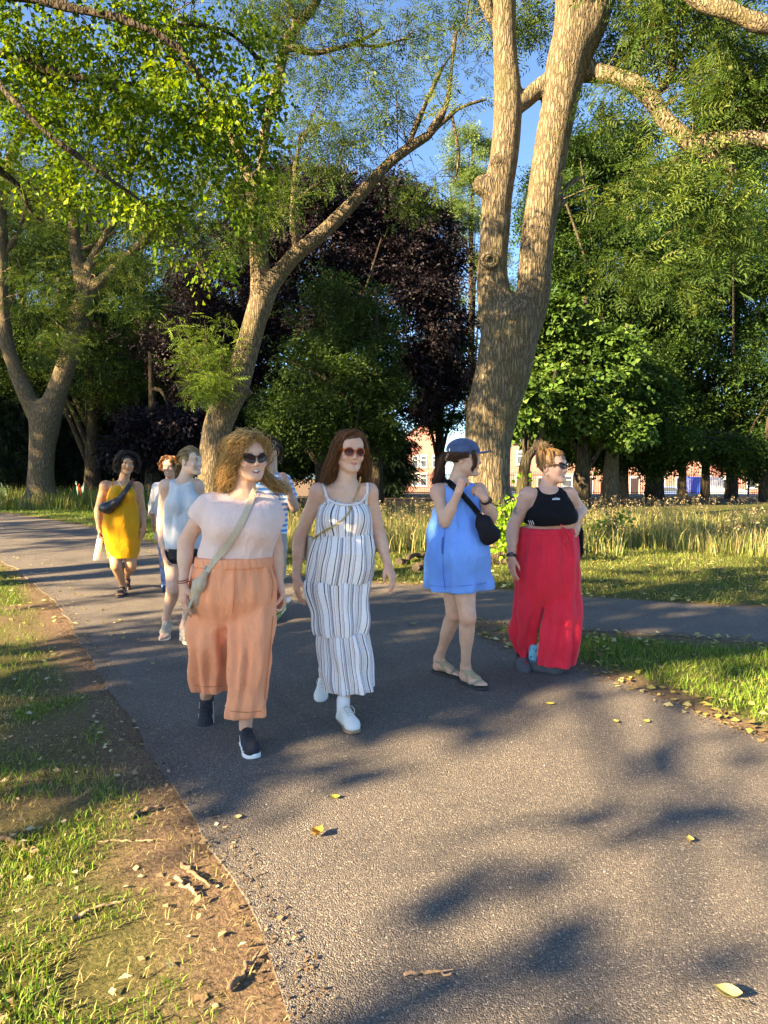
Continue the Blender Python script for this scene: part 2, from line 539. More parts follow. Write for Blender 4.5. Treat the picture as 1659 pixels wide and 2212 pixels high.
nA, nB, nC = noise3(101, 2.2), noise3(102, 6.5), noise3(103, .5)
def bareness(x, y, d):
    """0 = full sward, 1 = bare trodden soil"""
    n = nA(x, y, 0)*.42+nB(x, y, 1.)*.3
    left = 1-sstep(.25, 1.9, d+.55*n)                     # worn strip beside the path on the left
    side = sstep(.5, -.8, x-(y-4)*.0) * (y < 9)
    near = np.where((x < .6) & (y < 7.5), left*.22+.5*sstep(.0, .6, n)+.75*(1-sstep(.06, .4, d+.25*n)), 0)
    isl = np.where(x > .6, (1-sstep(.05, .32, d+.12*n))*.9+.12*sstep(.2, 1., n), 0)
    far = np.where((x <= .6) & (y >= 7.5), (1-sstep(.02, .25, d+.1*n))*.8, 0)
    wood = sstep(24, 30, y+.8*n)*.9                      # dark earth under the far trees
    return np.clip(near+isl+far+wood, 0, 1)

def axis(segs):
    out = []
    for a, b, s_ in segs: out += list(np.arange(a, b, s_))
    out.append(segs[-1][1]); return np.array(out)
gx = axis([(-160, -30, 10), (-30, -8, 1), (-8, -5, .25), (-5, 5, .07), (5, 9, .3), (9, 30, 1.5), (30, 160, 10)])
gy = axis([(-40, -6, 4), (-6, .8, .5), (.8, 11, .07), (11, 16, .3), (16, 64, 1.2), (64, 200, 8)])
X, Y = np.meshgrid(gx, gy, indexing='ij'); Pxy = np.stack([X.ravel(), Y.ravel()], 1)
gd = path_dist(Pxy); gb = bareness(Pxy[:, 0], Pxy[:, 1], gd)
Z = hgt(Pxy[:, 0], Pxy[:, 1])+np.where(Pxy[:, 1] < 14, (.012*nB(Pxy[:, 0], Pxy[:, 1], 3)+.006*noise3(9, 22)(Pxy[:, 0], Pxy[:, 1], 0))*sstep(.0, .3, gd)-.004*(gd < .02), 0)-.003
i, j_ = np.meshgrid(np.arange(len(gx)-1), np.arange(len(gy)-1), indexing='ij'); ny = len(gy)
Fq = np.stack([i*ny+j_, (i+1)*ny+j_, (i+1)*ny+j_+1, i*ny+j_+1], -1).reshape(-1, 4)
me = mesh_np('ground', np.column_stack([Pxy, Z]), Fq); attr(me, 'bare', gb)
m, nt, bs = nodes_of('turf_and_soil')
a = N(nt, 'Attribute', attribute_name='bare'); tc = N(nt, 'TexCoord')
n1 = N(nt, 'TexNoise', i_Scale=3.0, i_Detail=8.0); n2 = N(nt, 'TexNoise', i_Scale=55.0, i_Detail=6.0, i_Roughness=.7); n3 = N(nt, 'TexVoronoi', i_Scale=70.0)
for n_ in (n1, n2, n3): L(nt, tc.outputs['Object'], n_.inputs['Vector'])
soil = ramp(nt, [(.25, (.07, .042, .028)), (.5, (.17, .11, .072)), (.75, (.30, .21, .14))]); L(nt, n2.outputs['Fac'], soil.inputs[0])
turf = ramp(nt, [(.3, (.035, .05, .012)), (.5, (.075, .085, .022)), (.7, (.14, .12, .045))]); L(nt, n2.outputs['Fac'], turf.inputs[0])
mx = N(nt, 'Mix', data_type='RGBA'); L(nt, a.outputs['Fac'], mx.inputs[0]); L(nt, turf.outputs[0], mx.inputs[6]); L(nt, soil.outputs[0], mx.inputs[7])
L(nt, mx.outputs[2], bs.inputs['Base Color']); bs.inputs['Roughness'].default_value = .95; bs.inputs['Specular IOR Level'].default_value = .1
bp = N(nt, 'Bump', i_Strength=.8, i_Distance=.02); L(nt, n2.outputs['Fac'], bp.inputs['Height']); L(nt, bp.outputs[0], bs.inputs['Normal'])
tag(put('ground', me, m), 'park ground of turf and bare earth under the trees', None, kind='structure')

# asphalt path
from mathutils.geometry import tessellate_polygon
pv = [Vector((p[0], p[1], .006)) for p in PATH]
tri = tessellate_polygon([pv])
npv = len(pv)
skirt = [(i, (i+1) % npv, (i+1) % npv+npv, i+npv) for i in range(npv)]
pm = bpy.data.meshes.new('path'); pm.from_pydata([tuple(v) for v in pv]+[(v.x, v.y, -.05) for v in pv], [], [tuple(t) for t in tri]+skirt); pm.update()
if sum(p.normal.z*p.area for p in pm.polygons) < 0: pm.flip_normals()
m, nt, bs = nodes_of('asphalt')
tc = N(nt, 'TexCoord')
v1 = N(nt, 'TexVoronoi', i_Scale=190.0); v2 = N(nt, 'TexVoronoi', i_Scale=190.0); n1 = N(nt, 'TexNoise', i_Scale=1.6, i_Detail=6.0); n2 = N(nt, 'TexNoise', i_Scale=260.0, i_Detail=3.0); n4 = N(nt, 'TexNoise', i_Scale=80.0, i_Detail=4.0)
for n_ in (v1, v2, n1, n2, n4): L(nt, tc.outputs['Object'], n_.inputs['Vector'])
st = ramp(nt, [(.0, (.055, .047, .042)), (.45, (.108, .093, .08)), (.8, (.165, .14, .118)), (.97, (.40, .35, .28))]); L(nt, v1.outputs['Color'], st.inputs[0])
pt = ramp(nt, [(.25, (.68, .68, .7)), (.45, (.95, .94, .93)), (.75, (1.18, 1.14, 1.1))]); L(nt, n1.outputs['Fac'], pt.inputs[0])
mx = N(nt, 'Mix', data_type='RGBA', blend_type='MULTIPLY'); mx.inputs[0].default_value = 1; L(nt, st.outputs[0], mx.inputs[6]); L(nt, pt.outputs[0], mx.inputs[7])
# old repair seam and hairline cracks
vc = N(nt, 'TexVoronoi', feature='DISTANCE_TO_EDGE', i_Scale=.22); nw = N(nt, 'TexNoise', i_Scale=2.5, i_Detail=5.0); L(nt, tc.outputs['Object'], nw.inputs['Vector'])
va = N(nt, 'VectorMath', operation='MULTIPLY_ADD'); L(nt, nw.outputs['Color'], va.inputs[0]); va.inputs[1].default_value = (.5, .5, .5); L(nt, tc.outputs['Object'], va.inputs[2]); L(nt, va.outputs[0], vc.inputs['Vector'])
cr = ramp(nt, [(.0, (.35, .35, .35)), (.0035, (1, 1, 1))]); L(nt, vc.outputs['Distance'], cr.inputs[0])
mx2 = N(nt, 'Mix', data_type='RGBA', blend_type='MULTIPLY'); mx2.inputs[0].default_value = .3; L(nt, mx.outputs[2], mx2.inputs[6]); L(nt, cr.outputs[0], mx2.inputs[7])
L(nt, mx2.outputs[2], bs.inputs['Base Color'])
bs.inputs['Roughness'].default_value = .8; bs.inputs['Specular IOR Level'].default_value = .35
ht = N(nt, 'Math', operation='ADD'); L(nt, v1.outputs['Distance'], ht.inputs[0]); L(nt, n4.outputs['Fac'], ht.inputs[1])
bp = N(nt, 'Bump', i_Strength=.9, i_Distance=.005, invert=True); L(nt, ht.outputs[0], bp.inputs['Height']); L(nt, bp.outputs[0], bs.inputs['Normal'])
tag(put('path', pm, m), 'dark asphalt footpath that forks around a grass island', None, kind='structure')

# grass ---------------------------------------------------------------
def leafy(name, rough=.6, trans=.35, spec=.3, tcol=(1.25, 1.2, .55), aname='tint'):
    m, nt, b = nodes_of(name)
    a = N(nt, 'Attribute', attribute_name=aname)
    L(nt, a.outputs['Color'], b.inputs['Base Color']); b.inputs['Roughness'].default_value = rough; b.inputs['Specular IOR Level'].default_value = spec
    mu = N(nt, 'Mix', data_type='RGBA', blend_type='MULTIPLY'); mu.inputs[0].default_value = 1; mu.inputs[7].default_value = rgba(tcol); L(nt, a.outputs['Color'], mu.inputs[6])
    t = N(nt, 'BsdfTranslucent'); L(nt, mu.outputs[2], t.inputs[0])
    mx = N(nt, 'MixShader', n_0=trans); L(nt, b.outputs[0], mx.inputs[1]); L(nt, t.outputs[0], mx.inputs[2]); L(nt, mx.outputs[0], nt.nodes['Material Output'].inputs['Surface'])
    return m
GRASS = leafy('grass_blade', .65, .3)

def blades(P, h, w, lean, col, rs, heads=None):
    """P (n,3) roots -> verts, faces, tints; a blade is a bent strip of 3 triangles"""
    n = len(P); az = rs.uniform(0, 6.283, n); la = rs.uniform(0, 6.283, n)
    u = np.stack([np.cos(az), np.sin(az), np.zeros(n)], 1)*(w/2)[:, None]; l = np.stack([np.cos(la), np.sin(la), np.zeros(n)], 1)*(lean*h)[:, None]
    up = np.array([0, 0, 1.])
    mid = P+l*.35+up*(h*.6)[:, None]; tip = P+l+up*(h*np.sqrt(np.clip(1-lean**2*.5, .2, 1)))[:, None]
    V = np.stack([P-u, P+u, mid+u*.8, mid-u*.8, tip], 1).reshape(-1, 3)
    b = np.arange(n)[:, None]*5
    F4_ = b+np.array([[0, 1, 2, 3]]); F3_ = b+np.array([[3, 2, 4]])
    return V, F4_, F3_, np.repeat(col, 5, 0)

def grass_patch(name, label, pts, h, w, lean, cols, seed, mat=GRASS, cat=None):
    rs = np.random.RandomState(seed); n = len(pts)
    k = rs.randint(0, len(cols), n); col = np.array(cols)[k]*rs.uniform(.75, 1.25, (n, 1))
    z = np.where(pts[:, 1] > 14, hgt(pts[:, 0], pts[:, 1]), 0)-.008
    V, f4_, f3_, C = blades(np.column_stack([pts, z]), rs.uniform(*h, n), rs.uniform(*w, n), rs.uniform(*lean, n), col, rs)
    me = mesh_np(name, V, [f4_, f3_]); attr(me, 'tint', C, 'C')
    return tag(put(name, me, mat), label, cat, kind='stuff')

def sample(lo, hi, n, seed, keep):
    rs = np.random.RandomState(seed); P = rs.uniform(lo, hi, (n, 2)); return P[keep(P)]
rsk = np.random.RandomState(77)
def sward(P, thr=.5, dmin=.02):
    d = path_dist(P); b = bareness(P[:, 0], P[:, 1], d)
    return (d > dmin) & (rsk.uniform(0, 1, len(P)) > b*1.05+.05) & (b < .8)
GRN = [(.10, .20, .022), (.13, .24, .03), (.075, .16, .02), (.17, .25, .05), (.30, .26, .10)]
DRY = [(.34, .27, .12), (.42, .33, .16), (.26, .24, .08), (.16, .22, .05)]
inview = lambda P: np.abs(P[:, 0]) < P[:, 1]*.62+.6
def tufted(P, f, th): return nB(P[:, 0]*f, P[:, 1]*f, 7.)+.6*nA(P[:, 0]*f, P[:, 1], 5.) > th
P = sample((-3.2, 1.2), (.2, 4.6), 110000, 1, lambda P: sward(P) & inview(P) & tufted(P, 1.2, -.35))
grass_patch('grass', 'patchy short grass on the bare verge beside the asphalt', P[:24000], (.018, .055), (.003, .006), (.2, .9), GRN, 11)
P = sample((-3.2, 1.2), (.3, 4.6), 30000, 2, lambda P: (path_dist(P) > .03) & inview(P) & (nA(P[:, 0], P[:, 1], 9) > -.1))
grass_patch('dry_grass', 'dry flattened straw lying on the bare verge', P[:6500], (.02, .05), (.002, .004), (.8, 1.6), DRY[:3], 12)
P = sample((-9, 4.4), (-.5, 13), 60000, 3, lambda P: sward(P) & inview(P) & (P[:, 0] < -1.2-(P[:, 1]-4.4)*.35))
grass_patch('grass', 'sunny short grass on the left of the path bend', P[:15000], (.02, .06), (.004, .008), (.3, .9), GRN, 13)
P = sample((.7, 3), (7.5, 6.9), 60000, 4, lambda P: sward(P, .5, .05) & inview(P))
grass_patch('grass', 'mown green grass of the island between the two paths', P[:21000], (.03, .075), (.003, .007), (.3, .9), GRN[:4]+[(.2, .22, .06)], 14)
P = sample((-1.6, 7.2), (9.5, 13.5), 70000, 5, lambda P: sward(P, .5, .05) & inview(P))
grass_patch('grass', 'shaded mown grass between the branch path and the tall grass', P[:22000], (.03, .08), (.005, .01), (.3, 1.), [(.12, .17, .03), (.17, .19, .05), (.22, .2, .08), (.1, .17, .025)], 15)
P = sample((-16, 12), (-1, 25), 60000, 6, lambda P: sward(P, .5, .05) & inview(P))
grass_patch('grass', 'bright mown grass beyond the far edge of the path', P[:14000], (.04, .1), (.008, .016), (.3, 1.), GRN[:4], 16)
# tall unmown bands
P = sample((2.2, 11.2), (11, 17), 40000, 7, lambda P: inview(P) & (nC(P[:, 0]*2, P[:, 1], 2)+.7*nA(P[:, 0]*.7, P[:, 1]*.7, 4.) > -.25))
TALL = P[:9000]
grass_patch('tall_grass', 'tall sunlit meadow grass behind the red trousers', TALL, (.18, .5), (.008, .016), (.1, .5), [(.2, .21, .06), (.3, .26, .11), (.42, .33, .17), (.13, .18, .04), (.1, .15, .035)], 17)
P = sample((-3.2, 11.6), (1.5, 17), 30000, 8, lambda P: inview(P))
TALL2 = P[:5500]
grass_patch('tall_grass', 'dry golden tall grass behind the striped dress', TALL2, (.2, .55), (.008, .015), (.1, .5), [(.26, .23, .09), (.38, .3, .14), (.16, .2, .05), (.11, .15, .04)], 18)
P = sample((-16, 22.5), (-3.5, 27), 30000, 9, lambda P: inview(P))
grass_patch('tall_grass', 'rough green grass around the foot of the leftmost ash', P[:5000], (.3, .8), (.014, .028), (.1, .6), [(.08, .13, .025), (.12, .17, .04), (.2, .2, .07)], 19)
def seedheads(name, label, pts, seed):
    rs = np.random.RandomState(seed); Vs, Fs, Cs, n = [], [], [], 0
    for p in pts:
        h = rs.uniform(.38, .78); l = rs.normal(size=2)*.12; c = np.array((.36, .27, .15))*rs.uniform(.6, 1.15)
        base = np.array([p[0], p[1], 0.]); top = base+[l[0], l[1], h]; w = np.array([.004, .002, 0])
        Vs.append(np.array([base-w, base+w, top+w*.6, top-w*.6])); Fs.append(np.array([[0, 1, 2, 3]])+n); n += 4
        k = 7
        for q in range(k):
            a = rs.uniform(0, 6.28); r = rs.uniform(.01, .05); z = rs.uniform(-.12, .03); c0 = top+[math.cos(a)*r, math.sin(a)*r, z]; d = rs.normal(size=3)*.011; e = rs.normal(size=3)*.007
            Vs.append(np.array([c0-d, c0-e, c0+d, c0+e])); Fs.append(np.array([[0, 1, 2, 3]])+n); n += 4
        Cs.append(np.tile(c, (4+4*k, 1)))
    me = mesh_np(name, np.concatenate(Vs), np.concatenate(Fs)); attr(me, 'tint', np.concatenate(Cs), 'C')
    tag(put(name, me, GRASS), label, None, kind='stuff')
rs = np.random.RandomState(4)
seedheads('seed_heads', 'dry brown seed heads above the sunlit meadow grass', TALL[rs.randint(0, len(TALL), 750)], 20)
seedheads('seed_heads', 'golden seed heads above the dry grass behind the striped dress', TALL2[rs.randint(0, len(TALL2), 420)], 21)
# ------------------------------------------------------------------ trees
def bark_mat(name, dark, light, moss=(.10, .09, .03), scale=1.0, mossy=.35):
    m, nt, b = nodes_of(name)
    tc = N(nt, 'TexCoord'); mp = N(nt, 'Mapping'); mp.inputs['Scale'].default_value = (14*scale, 14*scale, 2.6*scale); L(nt, tc.outputs['Object'], mp.inputs[0])
    nw = N(nt, 'TexNoise', i_Scale=1.2, i_Detail=3.0); L(nt, mp.outputs[0], nw.inputs['Vector'])
    va = N(nt, 'VectorMath', operation='MULTIPLY_ADD'); L(nt, nw.outputs['Color'], va.inputs[0]); va.inputs[1].default_value = (1.6, 1.6, 1.6); L(nt, mp.outputs[0], va.inputs[2])
    vo = N(nt, 'TexVoronoi', feature='DISTANCE_TO_EDGE', i_Scale=1.0); L(nt, va.outputs[0], vo.inputs['Vector'])
    n2 = N(nt, 'TexNoise', i_Scale=40.0*scale, i_Detail=5.0); L(nt, tc.outputs['Object'], n2.inputs['Vector'])
    n3 = N(nt, 'TexNoise', i_Scale=1.3, i_Detail=4.0); L(nt, tc.outputs['Object'], n3.inputs['Vector'])
    r = ramp(nt, [(.0, dark), (.09, [d*.5+l*.5 for d, l in zip(dark, light)]), (.35, light)]); L(nt, vo.outputs['Distance'], r.inputs[0])
    r2 = ramp(nt, [(.3, (.8, .8, .8)), (.7, (1.15, 1.13, 1.1))]); L(nt, n2.outputs['Fac'], r2.inputs[0])
    mx = N(nt, 'Mix', data_type='RGBA', blend_type='MULTIPLY'); mx.inputs[0].default_value = 1; L(nt, r.outputs[0], mx.inputs[6]); L(nt, r2.outputs[0], mx.inputs[7])
    r3 = ramp(nt, [(.5, (0, 0, 0)), (.72, (mossy,)*3)]); L(nt, n3.outputs['Fac'], r3.inputs[0])
    m2 = N(nt, 'Mix', data_type='RGBA'); L(nt, r3.outputs[0], m2.inputs[0]); L(nt, mx.outputs[2], m2.inputs[6]); m2.inputs[7].default_value = rgba(moss)
    L(nt, m2.outputs[2], b.inputs['Base Color']); b.inputs['Roughness'].default_value = .9; b.inputs['Specular IOR Level'].default_value = .15
    rr = ramp(nt, [(.0, (0, 0, 0)), (.25, (1, 1, 1))]); L(nt, vo.outputs['Distance'], rr.inputs[0])
    ad = N(nt, 'Math', operation='MULTIPLY_ADD', n_1=.25); L(nt, n2.outputs['Fac'], ad.inputs[0]); L(nt, rr.outputs[0], ad.inputs[2])
    bp = N(nt, 'Bump', i_Strength=.9, i_Distance=.03/scale); L(nt, ad.outputs[0], bp.inputs['Height']); L(nt, bp.outputs[0], b.inputs['Normal'])
    return m
ASH = bark_mat('ash_bark', (.06, .046, .03), (.225, .175, .112), scale=1.5, mossy=.5)
ASH2 = bark_mat('ash_bark_fine', (.055, .042, .028), (.22, .168, .108), scale=1.7, mossy=.5)
DARKBARK = bark_mat('dark_bark', (.018, .014, .01), (.075, .058, .04), scale=.8)
def instanced(m):
    for n_ in m.node_tree.nodes:
        if n_.type == 'ATTRIBUTE': n_.attribute_type = 'INSTANCER'
    return m
LEAF = instanced(leafy('leaf', .55, .33, .12))
DULL = instanced(leafy('copper_leaf', .5, .2, .15, tcol=(1.3, .8, .7)))
NEEDLE = instanced(leafy('needle_leaf', .7, .1, .08))

def limb(pts, Y, m=None):
    """pts (px, py, width px[, dY]) -> world points, radii"""
    W, R = [], []
    for p in pts:
        dy = p[3] if len(p) > 3 else 0
        W.append(at(p[0], p[1], Y+dy)); R.append(p[2]/2*(Y+dy)/FPX)
    W = np.array(W); R = np.array(R)
    k = m or max(6, len(W)*5)
    return curve(W, k), np.interp(np.linspace(0, len(R)-1, k), np.arange(len(R)), R)

def limb_ops(pts, Y, k):
    W, R = limb(pts, Y); return [('+', cap(W[i], W[i+1], R[i], R[i+1]), k) for i in range(len(W)-1)]

ASHLEAF = []
def leaf_tpl(kind):
    """one leaf in local x along the stalk, y across, z up: verts, quads"""
    if kind == 'ash':                                     # pinnate leaf of paired leaflets
        V, F = [], []
        for i in range(4):
            for s_ in (-1, 1):
                x = .05+.055*i; b = len(V)
                V += [(x, 0, 0), (x+.03, s_*.035, .006), (x+.055, s_*.085, -.012), (x+.008, s_*.04, .0)]; F.append((b, b+1, b+2, b+3) if s_ < 0 else (b, b+3, b+2, b+1))
        b = len(V); V += [(.26, 0, 0), (.30, .016, .004), (.345, 0, -.012), (.30, -.016, .004)]; F.append((b, b+3, b+2, b+1))
        return np.array(V), np.array(F)
    if kind == 'lime':                                    # heart-shaped leaf folded on its midrib
        V = [(0, 0, 0), (.02, .037, .012), (.06, .026, .008), (.085, 0, -.012), (.06, -.026, .008), (.02, -.037, .012), (.04, 0, -.002)]
        return np.array(V), np.array([(0, 6, 2, 1), (6, 3, 3, 2), (0, 5, 4, 6), (6, 4, 3, 3)])
    if kind == 'maple':
        V = [(0, 0, 0), (.03, .075, .01), (.08, .05, .0), (.14, 0, -.02), (.08, -.05, .0), (.03, -.075, .01), (.05, 0, .012)]
        return np.array(V), np.array([(0, 6, 2, 1), (6, 3, 3, 2), (0, 5, 4, 6), (6, 4, 3, 3)])
    if kind == 'one': return np.array([(0, 0, 0), (.5, .34, .06), (1., 0, -.12), (.5, -.34, .06)]), np.array([(0, 1, 2, 3)])
    if kind == 'beech': return np.array([(0, 0, 0), (.045, .03, .006), (.095, 0, -.012), (.045, -.03, .006)]), np.array([(0, 1, 2, 3)])
    if kind == 'needle': return np.array([(0, 0, 0), (.08, .016, .004), (.2, 0, -.03), (.08, -.016, .004)]), np.array([(0, 1, 2, 3)])

def rand_rot(n, rs, droop=0., flat=.5):
    """random frames; flat pulls the leaf plane towards level"""
    az = rs.uniform(0, 6.283, n); d = np.stack([np.cos(az), np.sin(az), rs.normal(size=n)*.45-droop], 1); d /= np.linalg.norm(d, axis=1)[:, None]
    up = rs.normal(size=(n, 3))*(1-flat)+np.array([0, 0, flat*1.4]); y = np.cross(up, d); y /= np.linalg.norm(y, axis=1)[:, None]+1e-9
    return np.stack([d, y, np.cross(d, y)], 2)

SPRAYS = {}
SPEC = {'ash': ('ash', 4, .42, .88, .45), 'lime': ('lime', 10, .42, 1., .5), 'beech': ('beech', 18, .55, 1., .35), 'maple': ('maple', 9, .5, 1.05, .4), 'spruce': ('needle', 30, .85, 1.25, .6)}
def spray(kind, mat):
    """a twig with its leaves; crowns repeat it thousands of times"""
    key = kind+mat.name
    if key in SPRAYS: return SPRAYS[key]
    lk, n, ln, sc, dr = SPEC[kind]; V, F = leaf_tpl(lk); rs = np.random.RandomState(len(SPRAYS)+3); Vs, Fs = [], []
    for i in range(n):
        t = (i+.5)/n; s_ = 1 if i % 2 else -1; side = rs.uniform(.1, .32)*s_*ln*math.sin(3.1*(.15+.8*t))
        p = np.array([t*ln, side, -dr*ln*t*t*.6+rs.normal()*.03])
        a = s_*rs.uniform(.3, 1.2); d = np.array([math.cos(a), math.sin(a), -dr*rs.uniform(.2, 1.4)]); d /= np.linalg.norm(d)
        up = np.array([0, 0, 1.])+rs.normal(size=3)*.45; y = np.cross(up, d); y /= np.linalg.norm(y); R = np.stack([d, y, np.cross(d, y)], 1)
        Vs.append(V @ R.T*sc*rs.uniform(.75, 1.2)+p); Fs.append(F+i*len(V))
    Vs, Fs = np.concatenate(Vs), np.concatenate(Fs)
    tri_ = Fs[:, 2] == Fs[:, 3]; tri2 = Fs[:, 1] == Fs[:, 2]
    q = Fs[~(tri_ | tri2)]; t3 = Fs[tri_][:, [0, 1, 3]] if tri_.any() else np.zeros((0, 3), int); t4 = Fs[tri2][:, [0, 1, 3]] if tri2.any() else np.zeros((0, 3), int)
    tw = len(Vs); Vs = np.concatenate([Vs, [(0, -.004, 0), (0, .004, 0), (ln*.55, .002, -dr*ln*.18), (ln*.55, -.002, -dr*ln*.18)]]); q = np.concatenate([q, [[tw, tw+1, tw+2, tw+3]]])
    me = mesh_np('leaf_spray', Vs, [q, t3, t4], False); me.materials.append(mat)
    SPRAYS[key] = bpy.data.objects.new('leaf_spray', me)
    return SPRAYS[key]

def gn_tree(ob):
    g = bpy.data.node_groups.new('scatter_sprays', 'GeometryNodeTree')
    g.interface.new_socket('Geometry', in_out='INPUT', socket_type='NodeSocketGeometry'); g.interface.new_socket('Geometry', in_out='OUTPUT', socket_type='NodeSocketGeometry')
    n = g.nodes; gi, go = n.new('NodeGroupInput'), n.new('NodeGroupOutput'); ip = n.new('GeometryNodeInstanceOnPoints'); oi = n.new('GeometryNodeObjectInfo'); oi.inputs['Object'].default_value = ob
    ar = n.new('GeometryNodeInputNamedAttribute'); ar.data_type = 'FLOAT_VECTOR'; ar.inputs['Name'].default_value = 'rot'
    sc = n.new('GeometryNodeInputNamedAttribute'); sc.data_type = 'FLOAT'; sc.inputs['Name'].default_value = 'scl'
    k = g.links.new; k(gi.outputs[0], ip.inputs['Points']); k(oi.outputs['Geometry'], ip.inputs['Instance'])
    er = n.new('FunctionNodeEulerToRotation'); k(ar.outputs[0], er.inputs[0]); k(er.outputs[0], ip.inputs['Rotation']); k(sc.outputs[0], ip.inputs['Scale']); k(ip.outputs[0], go.inputs[0])
    return g
GNS = {}
def foliage(name, P, kind, size, tints, mat, parent, seed, droop=.2, flat=.5, sv=.35):
    rs = np.random.RandomState(seed); n = len(P); ob = spray(kind, mat)
    me = bpy.data.meshes.new(name); me.vertices.add(n); me.vertices.foreach_set('co', np.asarray(P, f4).ravel())
    eu = np.stack([rs.normal(size=n)*.5*(1.3-flat), rs.normal(size=n)*.5+droop, rs.uniform(0, 6.283, n)], 1).astype(f4)
    a = me.attributes.new('rot', 'FLOAT_VECTOR', 'POINT'); a.data.foreach_set('vector', eu.ravel())
    attr(me, 'scl', size*rs.uniform(1-sv, 1+sv, n)); attr(me, 'tint', np.array(tints)[rs.randint(0, len(tints), n)]*rs.uniform(.7, 1.3, (n, 1)), 'C')
    o = put(name, me, mat, parent); o['kind'] = 'stuff'; md = o.modifiers.new('sprays', 'NODES')
    if ob.name not in GNS: GNS[ob.name] = gn_tree(ob)
    md.node_group = GNS[ob.name]
    return o

def cloud(clumps, seed, per=None):
    """clumps (x, y, z, rx, ry, rz, n, sub): leaves gathered in sub-clumps that leave gaps"""
    rs = np.random.RandomState(seed); out = []
    for c in clumps:
        ctr = np.array(c[:3]); r = np.array(c[3:6]); n, sub = int(c[6]), int(c[7])
        d = rs.normal(size=(sub, 3)); d /= np.linalg.norm(d, axis=1)[:, None]; d *= rs.uniform(.25, 1., (sub, 1))**.45
        sz = rs.uniform(.5, 1.4, sub); k = rs.choice(sub, n, p=sz/sz.sum())
        out.append(ctr+r*(d[k]*.88+rs.normal(size=(n, 3))*.115*sz[k][:, None]*np.array([1.2, 1.2, .75])))
    return np.concatenate(out)

def pc(px, py, Y, rpx, n, sub, rz=None, ry=None, f=1.):
    """a clump given by where it shows in the photo"""
    p = at(px, py, Y); r = rpx*Y/FPX
    return (*p, r, ry or r*.9, (rz*Y/FPX) if rz else r*.8, n, sub)

def twigs(limbs, P, n, seed, r0=.012):
    """thin twigs from points on limbs out to leaves"""
    rs = np.random.RandomState(seed); m = MB(); A = np.concatenate(limbs)
    for p in P[rs.randint(0, len(P), n)]:
        a = A[np.argmin(np.linalg.norm(A-p, axis=1)+rs.uniform(0, .6, len(A)))]
        if np.linalg.norm(p-a) > 4.5 or np.linalg.norm(p-a) < .15: continue
        mid = (a+p)/2+rs.normal(size=3)*.12*np.linalg.norm(p-a)+[0, 0, .08*np.linalg.norm(p-a)]
        L_ = np.linalg.norm(p-a)
        m.tube(curve([a, mid, p], 6), np.linspace(r0*(.6+.35*L_), r0*.25, 6), 4, cap=False)
    return m

def big_tree(label, Y, solid_limbs, thin_limbs, res, bark, clumps, kind, size, tints, seed, nt=90, k=.05, knots=(), droop=.3, group='ash trees along the path', nm='ash_tree', extra=None, twig=.012, flare=None, flat=.35, dens=.6):
    root = empty(nm, at(solid_limbs[0][0][0], 1000, Y)*np.array([1, 1, 0]))
    ops = []
    for l in solid_limbs: ops += limb_ops(l, Y, k)
    if flare: ops += flare
    for (px, py, r, dy) in knots: ops.append(('+', ell(at(px, py, Y+dy), (r, r*.7, r)), .1))
    nf = noise3(seed, 6)
    ops.append(('~', (np.full(3, -99.), np.full(3, 99.), lambda X, Y, Z: .014*nf(X, Y, Z*.35)), 0))
    tr = solid('trunk', ops, res, bark, root, it=2)
    Ls = [limb(l, Y)[0] for l in solid_limbs]
    for l in thin_limbs:
        W, R = limb(l, Y); rs = np.random.RandomState(seed+len(Ls)); W[1:-1] += np.stack([gsm(rs.normal(size=len(W)), 2)[1:-1] for _ in range(3)], 1)*R[1:-1, None]*.5
        R = R*(1+.35*gsm(rs.normal(size=len(R)), 1)); m = MB(); m.tube(W, R, 8); m.build('limb', bark, root, True); Ls.append(W)
    P = cloud([(*q[:6], q[6]*dens, q[7]) for q in clumps], seed)
    if extra is not None: P = np.concatenate([P, extra])
    m = twigs(Ls, P, nt, seed, twig)
    if m.V: m.build('twigs', bark, root, True)['kind'] = 'stuff'
    foliage('crown', P, kind, size, tints, LEAF, root, seed, droop, flat)
    tag(root, label, 'tree', group)
    return root

ASHG = [(.05, .095, .022), (.07, .12, .026), (.035, .07, .018), (.11, .15, .035)]
LIMEG = [(.06, .12, .014), (.09, .16, .02), (.04, .085, .012), (.14, .19, .03)]
# the big ash behind the blue cap
T1Y = 11.0
tr1 = [[(1054, 1235, 128), (1055, 1200, 112), (1054, 1120, 101), (1052, 1040, 96), (1054, 960, 96), (1064, 890, 104), (1086, 810, 112), (1098, 740, 116), (1103, 690, 112)],
       [(1078, 720, 70), (1068, 640, 70), (1064, 580, 60), (1070, 500, 58), (1074, 420, 60), (1087, 340, 55), (1094, 260, 55), (1096, 200, 56), (1092, 100, 50), (1090, 0, 50), (1092, -120, 46), (1080, -300, 34)],
       [(1125, 720, 78), (1149, 640, 68), (1154, 580, 66), (1164, 500, 70), (1177, 420, 68), (1189, 340, 68), (1206, 240, 70), (1222, 140, 82), (1240, 60, 84), (1240, -40, 76), (1236, -200, 60), (1250, -380, 40)],
       [(1228, 150, 60), (1268, 60, 70), (1300, -20, 66), (1350, -130, 52), (1420, -280, 36)],
       [(1112, 232, 26), (1136, 214, 30), (1162, 192, 32), (1192, 172, 36)],
       [(1180, 446, 50), (1203, 436, 34), (1217, 430, 24)]]
